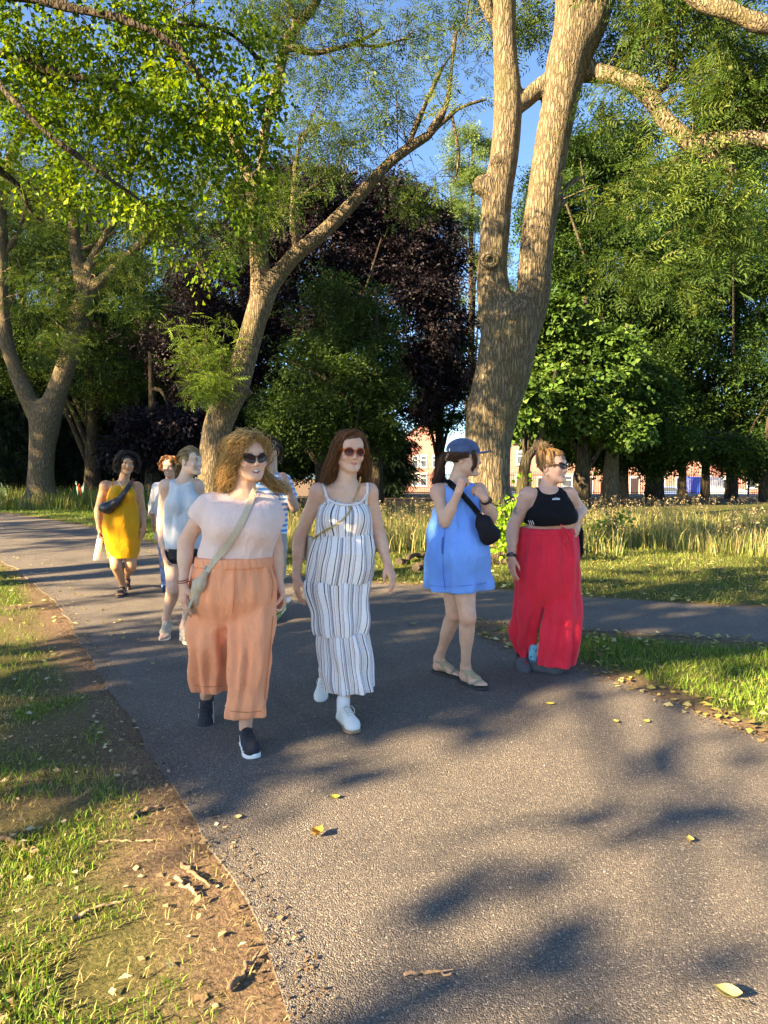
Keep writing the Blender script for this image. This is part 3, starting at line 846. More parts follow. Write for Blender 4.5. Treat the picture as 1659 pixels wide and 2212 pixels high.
tr1 += [[(1240, 150, 40, .1), (1290, 158, 32, .0), (1340, 168, 30, -.3), (1395, 200, 34, -.6), (1440, 262, 36, -.9), (1500, 312, 38, -1.2), (1560, 305, 32, -1.4), (1620, 300, 30, -1.6), (1720, 318, 26, -1.8)],
       [(1500, 312, 30, -1.2), (1545, 345, 22, -1.3), (1582, 375, 18, -1.3), (1566, 430, 15, -1.3), (1548, 480, 12, -1.3), (1520, 520, 9, -1.3), (1500, 560, 6, -1.3)]]
th1 = [[(1395, 200, 20, -.6), (1430, 190, 18, -.4), (1455, 130, 16, -.2), (1440, 60, 12, 0), (1420, -40, 9, 0)], [(1455, 130, 12, -.2), (1500, 90, 9, 0), (1560, 50, 7, .2)],
       [(1440, -60, 46, -2.), (1530, 5, 40, -2.2), (1610, 40, 36, -2.4), (1720, 70, 30, -2.6)], [(1090, 60, 26), (1060, 30, 24), (1040, -10, 20), (1000, -90, 14)],
       [(1205, 425, 12, .1), (1235, 395, 9, .3), (1262, 380, 6, .5)]]
cl1 = [pc(1480, 60, 10.5, 150, 620, 40), pc(1620, 150, 9.5, 110, 420, 26), pc(1350, 70, 11.5, 80, 160, 14), pc(1560, 240, 9.8, 100, 300, 24), pc(1420, 360, 9.5, 130, 150, 18), pc(1580, 460, 9.4, 110, 170, 18), pc(1470, 560, 9.6, 90, 100, 12), pc(1330, 560, 9.8, 70, 50, 8), pc(1010, 20, 12, 80, 80, 16), pc(1150, 40, 12.5, 60, 90, 10), pc(985, 160, 12.5, 80, 50, 16), pc(1330, 230, 10.6, 60, 90, 9), pc(1250, -150, 11.5, 260, 500, 40), pc(1500, -200, 10, 220, 500, 40)]
rr_ = lambda a, n: [('+', cap(at(1054+math.cos(q)*62, 1226, T1Y)*[1, 1, 0]+[0, math.sin(q)*.45-.0, .0], at(1054+math.cos(q)*28, 1150, T1Y)+[0, math.sin(q)*.2, 0], .09, .12), .12) for q in np.linspace(0, 6.283, n, endpoint=False)]
big_tree('large forked ash with a sunlit trunk behind the blue cap', T1Y, tr1, th1, .036, ASH, cl1, 'ash', 1., ASHG, 201, 150, .035, [(1044, 400, .16, -.1), (1068, 345, .1, -.2)], flare=rr_(0, 7))
t1 = bpy.data.objects['ash_tree']
# knot scar on the left stem
m = MB()
c = at(1058, 562, T1Y-.245)
for r_, w_ in ((.12, .028), (.075, .02)):
    th = np.linspace(0, 6.283, 25); m.tube([c+[r_*math.cos(t), .012*math.cos(2*t), r_*.82*math.sin(t)] for t in th], w_, 8, cap=False)
m.build('knot_scar', ASH, t1, True)
# the leaning ash behind the curls
tr2 = [[(452, 1180, 84), (456, 1120, 72), (458, 1040, 57), (466, 940, 54), (486, 880, 57), (508, 835, 58), (530, 770, 50), (550, 700, 45), (566, 645, 43)],
       [(566, 660, 42), (563, 600, 38), (558, 540, 36), (556, 490, 38), (554, 440, 36), (549, 400, 34)], [(549, 410, 24), (534, 370, 22), (518, 330, 20), (495, 285, 18), (470, 240, 15), (440, 175, 13), (400, 110, 11), (340, 20, 9)],
       [(549, 410, 22), (564, 380, 20), (566, 320, 18), (580, 250, 18), (600, 180, 20), (612, 110, 20), (640, 55, 18), (680, 10, 14), (720, -60, 10)],
       [(570, 650, 34), (592, 606, 32), (640, 548, 30), (700, 500, 27), (760, 440, 24), (830, 362, 22), (880, 322, 20), (930, 290, 16)]]
th2 = [[(930, 290, 16), (965, 222, 12), (976, 150, 9), (985, 60, 6)], [(880, 322, 14), (905, 258, 12), (950, 160, 8), (975, 120, 5)], [(640, 548, 16), (632, 470, 14), (636, 380, 10), (648, 290, 7)], [(632, 440, 9), (690, 395, 8), (772, 372, 6)], [(618, 105, 14), (690, 112, 12), (760, 96, 9), (830, 58, 6)], [(640, 55, 12), (620, -10, 9)], [(760, 96, 7), (820, 100, 6), (880, 80, 4)], [(930, 290, 10), (990, 236, 8), (1050, 215, 5)], [(975, 240, 6), (990, 330, 5), (985, 390, 3)], [(520, 1005, 20), (540, 850, 18)][:0] or [(505, 860, 16), (530, 850, 22), (538, 846, 10)]]
cl2 = [pc(700, 80, 14, 150, 420, 46), pc(840, 110, 14, 130, 170, 40), pc(760, 220, 13.5, 130, 320, 34), pc(930, 40, 14.5, 90, 80, 20), pc(690, 330, 13.5, 90, 220, 22), pc(840, 260, 14, 70, 60, 16), pc(600, 30, 14, 90, 200, 20), pc(500, 480, 13, 80, 130, 14), pc(620, 420, 13, 70, 130, 14), pc(900, 400, 14, 70, 130, 14), pc(430, 380, 13, 80, 150, 16), pc(650, -120, 14, 260, 400, 40)]
big_tree('leaning ash with a pale trunk behind the curly hair', 14.0, tr2, th2, .05, ASH2, cl2, 'ash', 1., ASHG, 202, 240, .06, dens=.4)
# shoots on its trunk
rs = np.random.RandomState(6); t2 = bpy.data.objects['ash_tree.001']; sh_ = []; m = MB()
for q in range(16):
    a = at(456+rs.uniform(-4, 10), 880-rs.uniform(0, 20), 13.6); b_ = at(rs.uniform(360, 520), rs.uniform(670, 850), 13.5-rs.uniform(-.3, .5)); mid = (a+b_)/2+[0, 0, .1]
    W = curve([a, mid, b_], 8); m.tube(W, np.linspace(.014, .005, 8), 5); sh_ += [w+rs.normal(size=3)*.08 for w in W[3:] for _ in range(3)]
m.build('shoots', ASH2, t2, True)
foliage('shoot_leaves', np.array(sh_), 'ash', .8, [(.11, .18, .035), (.16, .23, .05), (.08, .14, .03)], LEAF, t2, 5, .1)
# the forked ash at the far left
tr3 = [[(90, 1100, 80), (89, 1070, 58), (89, 1020, 50), (92, 960, 49), (96, 920, 55), (98, 890, 58)], [(88, 905, 40), (64, 866, 32), (36, 805, 28), (14, 735, 25), (6, 650, 23), (4, 540, 22), (2, 420, 20)], [(2, 430, 20), (25, 335, 15), (62, 255, 11), (85, 190, 8)],
       [(104, 900, 44), (122, 850, 40), (146, 780, 36), (162, 715, 35), (184, 640, 36)], [(184, 650, 24), (167, 570, 22), (160, 490, 20), (153, 390, 16), (140, 305, 12), (110, 220, 9)], [(186, 640, 18), (198, 565, 16), (232, 500, 14), (270, 432, 12), (285, 360, 8)], [(186, 640, 24), (225, 600, 20), (292, 540, 18), (352, 480, 16), (430, 440, 14), (500, 355, 11)]]
th3 = [[(165, 540, 10), (200, 530, 9), (250, 500, 7)], [(352, 480, 8), (400, 520, 7), (445, 600, 5)], [(300, 440, 9), (390, 438, 8), (460, 380, 6)], [(180, 450, 9), (205, 470, 7), (222, 500, 6)], [(4, 560, 12), (40, 500, 10), (70, 400, 7)]]
cl3 = [pc(60, 420, 23, 130, 420, 40), pc(200, 330, 23, 130, 420, 40), pc(320, 420, 23, 110, 260, 30), pc(100, 620, 23, 90, 240, 24), pc(260, 600, 22, 90, 200, 22), pc(400, 500, 23, 80, 180, 18), pc(60, 250, 23, 120, 320, 32), pc(300, 250, 23, 120, 320, 32), pc(120, 740, 22, 60, 120, 14), pc(450, 330, 23, 90, 160, 18)]
big_tree('far forked ash at the left edge beside the mustard dress', 24.0, tr3, th3, .085, ASH2, cl3, 'ash', 1.2, ASHG, 203, 150, .1, twig=.02)

# the lime whose boughs hang in from the upper left; its trunk stands outside the picture
LY = 8.0
root = empty('lime_tree', (-9.5, 6.5, 0))
lm = [[(-260, 500, 60), (-250, 250, 52), (-200, 60, 40), (-60, 90, 26), (90, 140, 20), (240, 190, 16), (360, 240, 12), (460, 320, 8), (520, 400, 5)], [(-200, 60, 36), (0, -10, 26), (180, 20, 20), (330, 70, 16), (400, 130, 13), (470, 230, 10), (540, 300, 6)], [(-60, 90, 18), (60, 250, 14), (180, 350, 10), (280, 420, 7), (340, 470, 4)], [(330, 70, 12), (460, 60, 10), (560, 130, 7), (600, 200, 4)], [(240, 190, 9), (270, 290, 7), (330, 380, 4)], [(0, -10, 18), (150, -90, 14), (330, -120, 10), (480, -60, 7)], [(-200, 300, 22), (-60, 330, 15), (30, 400, 10), (90, 480, 5)]]
Ls = []
for l in lm:
    W, R = limb([(*p, (-.35 if q else 0)*(k_ % 3)+.25*math.sin(k_*1.7+q)) for q, p in enumerate(l) for k_ in [len(Ls)]], LY)
    rs = np.random.RandomState(len(Ls)); R = R*(1+.4*gsm(rs.normal(size=len(R)), 1)); W[1:-1] += np.stack([gsm(rs.normal(size=len(W)), 1)[1:-1] for _ in range(3)], 1)*.03
    Ls.append(W); m = MB(); m.tube(W, R, 8); m.build('limb', DARKBARK, root, True)
m = MB(); m.tube(curve([(-9.5, 6.5, -.1), (-9.4, 6.8, 1.5), (-8.6, 7.4, 3.2), at(-250, 250, LY)], 12), np.linspace(.34, .14, 12), 14); m.build('trunk', DARKBARK, root, True)
lc = [pc(60, 60, 8, 120, 150, 26), pc(180, 130, 8, 120, 170, 30), pc(320, 90, 8, 120, 170, 30), pc(430, 200, 7.8, 110, 160, 26), pc(520, 300, 7.8, 80, 90, 18), pc(300, 240, 7.6, 110, 150, 26), pc(150, 290, 7.8, 110, 140, 24), pc(40, 200, 8, 100, 120, 22), pc(400, 350, 7.6, 90, 80, 20), pc(250, 390, 7.6, 90, 60, 16), pc(120, 400, 7.8, 80, 36, 12), pc(20, 330, 8, 70, 40, 12), pc(500, 90, 8.2, 100, 110, 20), pc(560, 200, 8, 60, 60, 12), pc(340, 480, 7.6, 60, 26, 8), pc(520, 430, 7.8, 70, 36, 12), pc(440, 560, 7.8, 50, 14, 6), pc(200, -120, 8, 300, 300, 50)]
P = cloud([(*q[:6], q[6]*.95, q[7]*.8) for q in lc], 31); P[:, 1] = np.maximum(P[:, 1], 5.4)
twigs(Ls, P, 330, 32, .006).build('twigs', DARKBARK, root, True)['kind'] = 'stuff'
foliage('crown', P, 'lime', .64, [(.085, .16, .016), (.12, .2, .022), (.055, .11, .013), (.17, .23, .03)], instanced(leafy('lime_leaf', .5, .48, .12)), root, 33, .45, .5)
tag(root, 'broad-leaved lime boughs hanging in over the upper left', 'tree')

# trees outside the picture, added on the sunny side to shade walkers and background
def side_tree(label, x, y, h, clumps, seed, size=.3, n_t=1):
    root = empty('park_tree', (x, y, 0)); m = MB()
    W = curve([(x, y, -.1), (x+.1, y, h*.3), (x-.1, y+.1, h*.62), (x, y, h*.9)], 12); m.tube(W, np.linspace(.32, .06, 12), 12); m.build('trunk', DARKBARK, root, True)
    rs = np.random.RandomState(seed); m = MB()
    for c in clumps:
        a = W[int(4+rs.rand()*6)]; b_ = np.array(c[:3]); m.tube(curve([a, (a+b_)/2+[0, 0, .3], b_], 6), np.linspace(.09, .02, 6), 6)
    m.build('limbs', DARKBARK, root, True)
    foliage('crown', cloud(clumps, seed), 'maple', size*4., LIMEG, LEAF, root, seed, .2, .3)
    tag(root, label, 'tree', 'trees beyond the left of the picture'); return root
def sh(t, s_, z, r, rz, n, sub):
    """clump placed by its coordinate along (t) and across (s) the sunlight"""
    c, q = math.cos(SUN_AZ), math.sin(SUN_AZ); return (t*c-s_*q, t*q+s_*c, z, r, r, rz, n, sub)
p_ = sh(-12, 5.2, 0, 0, 0, 0, 0)
side_tree('dense unseen park tree behind the photographer whose shade covers the walkers', p_[0], p_[1], 10.5, [sh(-12, 4.1, 6.5, 1.05, .7, 250, 54), sh(-12, 4.4, 7.6, 1.4, .9, 64, 22), sh(-12, 4.5, 8.8, 1.5, .8, 44, 14), sh(-12, 3.72, 8.2, .4, .32, 34, 30), sh(-11.5, 6.0, 7.4, 1.4, 1.3, 110, 22), sh(-12, 5.2, 9.6, 1.7, 1.0, 80, 16), sh(-12.4, 5.6, 6.0, 1.3, .5, 30, 12), sh(-12, 1.95, 6.45, .2, .45, 4, 4), sh(-12, 1.3, 6.2, .1, .22, 3, 3)], 41)  # leaf clumps set where their shadows should fall, one shading the blue walker's head
p_ = sh(-13, 10, 0, 0, 0, 0, 0)
side_tree('unseen open-crowned park tree on the far side of the bend', p_[0], p_[1], 15, [sh(-13, 8.4, 7.8, 1.0, 1.3, 34, 8), sh(-12, 11.2, 7.6, 1.6, 1.2, 44, 8), sh(-13, 13.5, 6.6, 1.4, 1., 30, 6), sh(-13, 8.2, 11.6, 1., .7, 16, 6), sh(-13, 8.9, 14.2, 1., .7, 16, 6), sh(-13, 13.6, 10.4, 1.1, .7, 16, 5), sh(-13, 13.9, 13.4, 1.1, .7, 16, 5)], 42)  # upper clumps put in to dapple the two ash trunks
p_ = sh(-15, 17, 0, 0, 0, 0, 0)
side_tree('unseen spreading park tree far to the left of the bend', p_[0], p_[1], 11, [sh(-15, 16, 8.6, 2.2, 1.2, 60, 10), sh(-14, 19, 9, 2., 1.2, 50, 9), sh(-15, 22.5, 8.4, 1.8, 1.1, 44, 8)], 43)

for q_, s0 in enumerate((20, 27.5, 35, 43, 51)):  # unseen row put in to darken the lower background trees
    p_ = sh(-20, s0, 0, 0, 0, 0, 0)
    side_tree(('unseen tall park tree far off to the left, nearest of the row', 'second unseen tall park tree of the row far off to the left', 'third unseen tall park tree of the row far off to the left', 'fourth unseen tall park tree of the row far off to the left', 'last unseen tall park tree of the row far off to the left')[q_], p_[0], p_[1], 20, [sh(-20, s0, 17.5, 3.4, 3.4, 230, 24), sh(-19.5, s0+2.5, 13.5, 3.0, 3.0, 200, 24), sh(-20.5, s0-2, 12.5, 2.8, 2.6, 180, 22), sh(-20, s0+1, 21.5, 3., 2.6, 150, 18)], 90+q_, .55)
# background trees -----------------------------------------------------
def bg_tree(nm, label, px, Y, trunk_px, clumps, kind, size, tints, seed, mat=LEAF, top=None, droop=.2, flat=.3, group='trees at the back of the park', lean=0, bark=DARKBARK, dens=.55):
    x = at(px, 1000, Y)[0]; z0 = float(hgt(x, Y)); root = empty(nm, (x, Y, z0)); r = trunk_px/2*Y/FPX
    zt = at(px, top or 500, Y)[2]; m = MB()
    W = curve([(x, Y, z0-.2), (x+.1*lean, Y, z0+1.5), (x+.5*lean, Y+.1, (z0+zt)/2), (x+lean, Y, zt)], 14)
    m.tube(W, np.linspace(r*1.25, r*.25, 14), 12)
    m.build('trunk', bark, root, True)
    rs = np.random.RandomState(seed); m = MB()
    for c in clumps:
        for q in range(2):
            a = W[int(3+rs.rand()*9)]; b_ = np.array(c[:3])+rs.normal(size=3)*np.array(c[3:6])*.5; m.tube(curve([a, (a+b_)/2+[0, 0, .5], b_], 6), np.linspace(r*.4, r*.08, 6), 6)
    m.build('limbs', bark, root, True)
    foliage('crown', cloud([(*q[:6], q[6]*dens, q[7]) for q in clumps], seed), kind, size, tints, mat, root, seed, droop, flat)
    tag(root, label, 'tree', group); return root
COP = [(.014, .011, .016), (.018, .013, .018), (.011, .010, .012), (.026, .018, .02)]
bg_tree('copper_beech', 'copper beech with dark purple leaves behind the leaning ash', 700, 33, 40, [pc(690, 520, 33, 190, 5200, 70, 150), pc(520, 620, 33, 160, 4200, 60, 170), pc(860, 600, 33, 150, 4000, 60, 190), pc(760, 440, 33, 120, 2400, 40, 70), pc(960, 700, 33, 90, 2000, 36, 160), pc(450, 760, 33, 130, 2600, 40, 120), pc(560, 440, 33, 90, 1300, 26), pc(890, 830, 33, 90, 1800, 30, 80), pc(650, 760, 33.5, 200, 3000, 40, 110), pc(640, 400, 33, 90, 1200, 24, 60), pc(850, 450, 33, 90, 1300, 24, 70), pc(930, 540, 33, 80, 1300, 24, 110)], 'beech', 1.35, COP, 51, DULL, 420)
bg_tree('copper_beech', 'low copper beech bough tree behind the white lace blouse', 330, 27, 34, [pc(370, 920, 27, 90, 2200, 34, 45), pc(300, 960, 27, 60, 900, 18, 36), pc(440, 960, 27.5, 50, 800, 16, 50)], 'beech', 1.35, COP, 52, DULL, 760)
MID = [(.027, .055, .014), (.038, .075, .017), (.018, .04, .012), (.06, .10, .024)]
bg_tree('hornbeam', 'green hornbeam behind the auburn hair', 812, 27, 30, [pc(720, 820, 27, 140, 2200, 40, 120), pc(820, 850, 27, 70, 1300, 30, 110), pc(620, 900, 27, 90, 1500, 28, 80), pc(770, 930, 27, 110, 1600, 30, 60), pc(690, 680, 27.5, 110, 900, 24, 110), pc(800, 700, 27.5, 80, 600, 18, 90)], 'beech', 1.1, MID, 53, LEAF, 620)
bg_tree('park_tree', 'mid green tree behind the leftmost ash', 200, 37, 36, [pc(120, 560, 37, 170, 3000, 50, 150), pc(320, 660, 37, 140, 2600, 44, 130), pc(60, 760, 37, 130, 2000, 40, 110), pc(230, 800, 37, 150, 2400, 44, 90), pc(420, 760, 37, 80, 1000, 20, 100)], 'beech', 1.25, MID, 54, LEAF, 480)
CON = [(.010, .022, .014), (.014, .03, .018), (.008, .016, .010), (.02, .04, .02)]
for q, (px, lab, sd) in enumerate(((40, 'dark conifer at the far left behind the forked ash', 61), (210, 'dark conifer between the leftmost ash and the mustard dress', 62), (315, 'dark conifer with a low skirt behind the mustard dress', 63), (140, 'dark conifer deep in the shade left of the mustard dress', 64))):
    Yc = 40+2*q
    cl = [pc(px, 980-k_*48, Yc, 105-k_*8, 1500-k_*100, 40, 34) for k_ in range(7)]
    bg_tree('conifer', lab, px, Yc, 40, cl, 'spruce', 1.3, CON, sd, NEEDLE, 600, .5, .2, 'dark conifers on the left')
PALE = [(.13, .20, .07), (.17, .24, .09), (.09, .15, .05)]
bg_tree('poplar', 'pale green poplar seen in the gap left of the big ash', 1015, 52, 20, [pc(1015, 330, 52, 55, 1400, 24, 70), pc(1000, 430, 52, 52, 1400, 24, 80), pc(1040, 520, 52, 60, 1400, 24, 70), pc(1060, 640, 52, 70, 1400, 24, 90)], 'beech', 1.25, PALE, 55, LEAF, 300)
RG = [(.022, .052, .012), (.032, .075, .016), (.015, .038, .01), (.06, .115, .022)]
MAP = [(.045, .10, .02), (.065, .13, .026), (.03, .07, .016), (.11, .18, .045)]
bg_tree('maple', 'sunlit maple with pale leaves right of the big ash', 1258, 24, 34, [pc(1180, 700, 24, 90, 1900, 38, 80), pc(1160, 820, 24, 90, 1900, 38, 80), pc(1240, 880, 24, 90, 1800, 36, 60), pc(1300, 780, 24, 90, 1500, 32, 90), pc(1150, 920, 24, 60, 900, 18, 40), pc(1330, 920, 24, 70, 1100, 22, 40)], 'maple', .95, MAP, 56, LEAF, 640)
bg_tree('park_tree', 'tall dense green tree behind the maple', 1345, 30, 26, [pc(1260, 420, 30, 140, 3200, 50, 130), pc(1330, 580, 30, 150, 3400, 50, 140), pc(1230, 580, 30, 110, 2200, 40, 120), pc(1400, 720, 30, 130, 2500, 40, 120), pc(1320, 320, 30, 90, 1300, 26, 70), pc(1270, 700, 30.5, 110, 1600, 30, 90)], 'beech', 1.25, RG, 57, LEAF, 360, bark=ASH2)
bg_tree('park_tree', 'broad green tree with sky flecks at the right edge', 1582, 32, 24, [pc(1500, 640, 32, 150, 2700, 60, 150), pc(1620, 560, 32, 150, 2700, 60, 150), pc(1560, 820, 32, 160, 2500, 60, 110), pc(1680, 760, 32, 130, 1900, 44, 150), pc(1450, 880, 32, 110, 1500, 40, 70), pc(1640, 930, 32, 110, 1400, 36, 50)], 'beech', 1.25, RG, 58, LEAF, 480)
bg_tree('park_tree', 'slim dark-trunked tree in front of the blue van', 1525, 35, 18, [pc(1480, 800, 35, 110, 1500, 36, 120), pc(1540, 910, 35, 90, 1200, 30, 60), pc(1420, 930, 35, 80, 900, 24, 50)], 'beech', 1.25, RG, 59, LEAF, 700)
bg_tree('park_tree', 'leaning pale-trunked tree left of the blue van', 1318, 26, 34, [pc(1370, 850, 26.5, 90, 1300, 30, 90), pc(1400, 940, 26.5, 80, 900, 22, 40)], 'beech', 1.25, RG, 60, LEAF, 700, lean=.5, bark=ASH2)
bg_tree('park_tree', 'thick dark trunk under the foliage behind the dry seed heads', 1415, 31, 36, [pc(1400, 800, 31, 100, 1200, 30, 110)], 'beech', 1.25, RG, 65, LEAF, 740)
bg_tree('park_tree', 'dark slanting trunk just right of the big ash', 1128, 22, 26, [pc(1130, 880, 22.5, 70, 900, 20, 60)], 'maple', .95, MAP, 66, LEAF, 800, lean=1.0)
bg_tree('park_tree', 'dark green tree in the shade between the two left ashes and the beech', 600, 41, 34, [pc(560, 860, 41, 130, 2400, 36, 90), pc(660, 900, 41, 120, 2200, 36, 80), pc(480, 880, 41, 110, 1800, 30, 90), pc(740, 950, 41, 120, 1800, 30, 60), pc(580, 960, 41, 140, 1800, 30, 45), pc(520, 1000, 41, 70, 900, 16, 30), pc(640, 1000, 41, 80, 900, 16, 28), pc(760, 1000, 41, 80, 900, 16, 28), pc(420, 990, 41, 70, 800, 16, 34)], 'beech', 1.5, [(.025, .05, .015), (.035, .07, .02), (.02, .04, .012)], 67, LEAF, 700)
bg_tree('yew', 'low dark yew left of the red brick house', 846, 34, 20, [pc(846, 1010, 34, 34, 700, 16, 55), pc(838, 960, 34, 40, 600, 14, 40)], 'spruce', .9, CON, 68, NEEDLE, 940, .4)
bg_tree('park_tree', 'shaded green tree filling the gap left of the big ash', 950, 38, 26, [pc(960, 870, 38, 60, 1100, 26, 60), pc(980, 780, 38, 70, 1200, 26, 90)], 'beech', 1.4, RG, 69, LEAF, 700)
bg_tree('park_tree', 'tall green tree whose top shows above the right limb', 1475, 40, 18, [pc(1420, 420, 40, 130, 2600, 40, 120), pc(1560, 400, 40, 130, 2400, 40, 120), pc(1650, 300, 40, 100, 1500, 26, 110), pc(1500, 560, 40, 150, 2600, 40, 130), pc(1640, 520, 40, 120, 1800, 30, 130), pc(1380, 940, 40, 100, 1200, 20, 40), pc(1560, 950, 40, 120, 1300, 20, 36)], 'beech', 1.5, RG, 70, LEAF, 400)
bg_tree('park_tree', 'green tree behind the conifers at the far left', 60, 52, 36, [pc(40, 480, 52, 150, 2600, 40, 130), pc(200, 500, 52, 150, 2400, 40, 140), pc(380, 560, 52, 140, 2200, 40, 150), pc(100, 680, 52, 160, 2200, 40, 120), pc(320, 760, 52, 140, 1800, 36, 120), pc(480, 680, 52, 110, 1400, 26, 140)], 'beech', 1.8, MID, 71, LEAF, 420)
bg_tree('park_tree', 'tree with low boughs hanging in front of the railings at the right', 1655, 28, 22, [pc(1290, 975, 28, 60, 900, 18, 40), pc(1380, 990, 28.5, 50, 700, 12, 34), pc(1450, 965, 28, 70, 1100, 20, 44), pc(1570, 970, 28, 70, 1000, 20, 34), pc(1650, 985, 28.5, 60, 1000, 20, 50), pc(1215, 950, 29, 50, 600, 12, 40)], 'beech', 1.1, RG, 72, LEAF, 900)
# small leafy plants
def shrub(nm, label, px0, px1, py0, py1, Y, n, kind, size, tints, seed):
    rs = np.random.RandomState(seed); b0 = at((px0+px1)/2, 1000, Y); root = empty(nm, (b0[0], Y, 0)); m = MB(); P = []
    for q in range(n):
        a = np.array([b0[0]+rs.normal()*.08, Y+rs.normal()*.08, 0]); t = at(rs.uniform(px0, px1), rs.uniform(py0, py1*.35+py0*.65), Y+rs.normal()*.15); W = curve([a, (a+t)/2+rs.normal(size=3)*.06, t], 9); m.tube(W, np.linspace(.012, .003, 9), 5); P += [w+rs.normal(size=3)*.06 for w in W[3:] for _ in range(1)]
    m.build('stem', ASH2, root, True); foliage('leaves', np.array(P), kind, size, tints, LEAF, root, seed, .2, .4)
    tag(root, label, 'shrub')
shrub('shrub', 'bright green sapling growing at the foot of the big ash', 1078, 1118, 1066, 1180, 10.4, 9, 'lime', .8, [(.12, .26, .02), (.17, .32, .035), (.09, .2, .02)], 81)
shrub('shrub', 'leafy sapling standing in the tall grass at the right', 1300, 1340, 1110, 1180, 13, 5, 'lime', .8, [(.12, .22, .03), (.16, .26, .05)], 82)
# ------------------------------------------------------------------ street behind the park
BRICK = None
def brick_mat(name, c1, c2):
    m, nt, b = nodes_of(name); tc = N(nt, 'TexCoord')
    mp = N(nt, 'Mapping'); mp.inputs['Rotation'].default_value = (math.pi/2, 0, 0); L(nt, tc.outputs['Object'], mp.inputs[0])
    br = N(nt, 'TexBrick', i_Scale=1.0); br.inputs['Color1'].default_value = rgba(c1); br.inputs['Color2'].default_value = rgba(c2); br.inputs['Mortar'].default_value = (.42, .36, .32, 1)
    br.inputs['Brick Width'].default_value = .22; br.inputs['Row Height'].default_value = .075; br.inputs['Mortar Size'].default_value = .01
    L(nt, mp.outputs[0], br.inputs['Vector'])
    nz = N(nt, 'TexNoise', i_Scale=.7, i_Detail=4.0); L(nt, tc.outputs['Object'], nz.inputs['Vector']); r = ramp(nt, [(.3, (.85, .85, .85)), (.7, (1.1, 1.1, 1.1))]); L(nt, nz.outputs['Fac'], r.inputs[0])
    mx = N(nt, 'Mix', data_type='RGBA', blend_type='MULTIPLY'); mx.inputs[0].default_value = 1; L(nt, br.outputs['Color'], mx.inputs[6]); L(nt, r.outputs[0], mx.inputs[7]); L(nt, mx.outputs[2], b.inputs['Base Color']); b.inputs['Roughness'].default_value = .9
    return m
BR1 = brick_mat('red_brick', (.42, .11, .08), (.36, .09, .07)); BR2 = brick_mat('orange_brick', (.40, .15, .10), (.34, .12, .08))
UPVC = simple('white_upvc', (.75, .75, .75), .4); GLASS = simple('window_glass', (.08, .10, .12), .05, spec=.8); SLATE = simple('slate', (.09, .09, .10), .7, scale=3); STONE = simple('pale_stone', (.55, .5, .44), .8); DOORM = simple('door_paint', (.05, .03, .03), .5)

def house(label, x0, x1, y, z0, h, mat, wins, door=None, apex=2.2, gable=False, sign=None):
    root = empty('brick_house', ((x0+x1)/2, y, z0)); m = MB(); m.box((x0, y, z0-.5), (x1, y+8, z0+h))
    if gable: m.poly([(x0, y, z0+h), (x1, y, z0+h), ((x0+x1)/2, y, z0+h+apex)], (0, 8, 0))
    m.build('wall', mat, root)
    m = MB()
    if gable:
        for a, b_ in (((x0-.3, z0+h-.2), ((x0+x1)/2, z0+h+apex)), ((x1+.3, z0+h-.2), ((x0+x1)/2, z0+h+apex))): m.poly([(a[0], y-.2, a[1]+.05), (b_[0], y-.2, b_[1]+.05), (b_[0], y-.2, b_[1]+.25), (a[0], y-.2, a[1]+.25)], (0, 8.4, 0))
    else:
        m.poly([(x0-.05, y-.3, z0+h-.05), (x0-.05, y-.3, z0+h+.1), (x0-.05, y+4, z0+h+apex+.1), (x0-.05, y+4, z0+h+apex-.05)], (x1-x0+.1, 0, 0)); m.poly([(x0-.05, y+8.3, z0+h-.05), (x0-.05, y+8.3, z0+h+.1), (x0-.05, y+4.05, z0+h+apex+.1), (x0-.05, y+4.05, z0+h+apex-.05)], (x1-x0+.1, 0, 0))
    rf = m.build('roof', SLATE, root)
    m = MB(); cxm = x0+(x1-x0)*.85; m.box((cxm-.4, y+3.6, z0+h+apex-.6), (cxm+.4, y+4.5, z0+h+apex+.9)); m.build('chimney', mat, rf)
    for (wx, wz, ww, wh) in wins:
        w = MB()
        for a, b_ in (((wx-ww/2, wz), (wx-ww/2+.1, wz+wh)), ((wx+ww/2-.1, wz), (wx+ww/2, wz+wh)), ((wx-ww/2+.1, wz), (wx+ww/2-.1, wz+.1)), ((wx-ww/2+.1, wz+wh-.1), (wx+ww/2-.1, wz+wh)), ((wx-ww/2+.1, wz+wh*.62), (wx+ww/2-.1, wz+wh*.62+.09))): w.box((a[0], y-.06, a[1]), (b_[0], y+.02, b_[1]))
        f_ = w.build('window', UPVC, root)
        g = MB(); g.box((wx-ww/2+.09, y-.03, wz+.09), (wx+ww/2-.09, y-.015, wz+wh-.09)); g.build('pane', GLASS, f_)
        g = MB(); g.box((wx-ww/2-.1, y-.14, wz-.12), (wx+ww/2+.1, y+.01, wz-.002)); g.build('sill', STONE, f_); g = MB(); g.box((wx-ww/2-.12, y-.05, wz+wh+.002), (wx+ww/2+.12, y+.01, wz+wh+.2)); g.build('lintel', STONE, f_)
    if door:
        g = MB(); g.box((door-.5, y-.05, z0), (door+.5, y-.01, z0+2.1)); dd = g.build('door', DOORM, root)
        g = MB(); g.box((door-.6, y-.08, z0+2.1), (door+.6, y-.012, z0+2.3)); g.box((door-.6, y-.08, z0), (door-.502, y-.012, z0+2.1)); g.box((door+.502, y-.08, z0), (door+.6, y-.012, z0+2.1)); g.build('frame', UPVC, dd)
    if sign:
        g = MB(); g.box((sign[0]-.8, y-.05, sign[1]), (sign[0]+.8, y-.02, sign[1]+.35)); g.build('street_sign', UPVC, root)
    tag(root, label, 'house', 'brick houses along the street'); return root
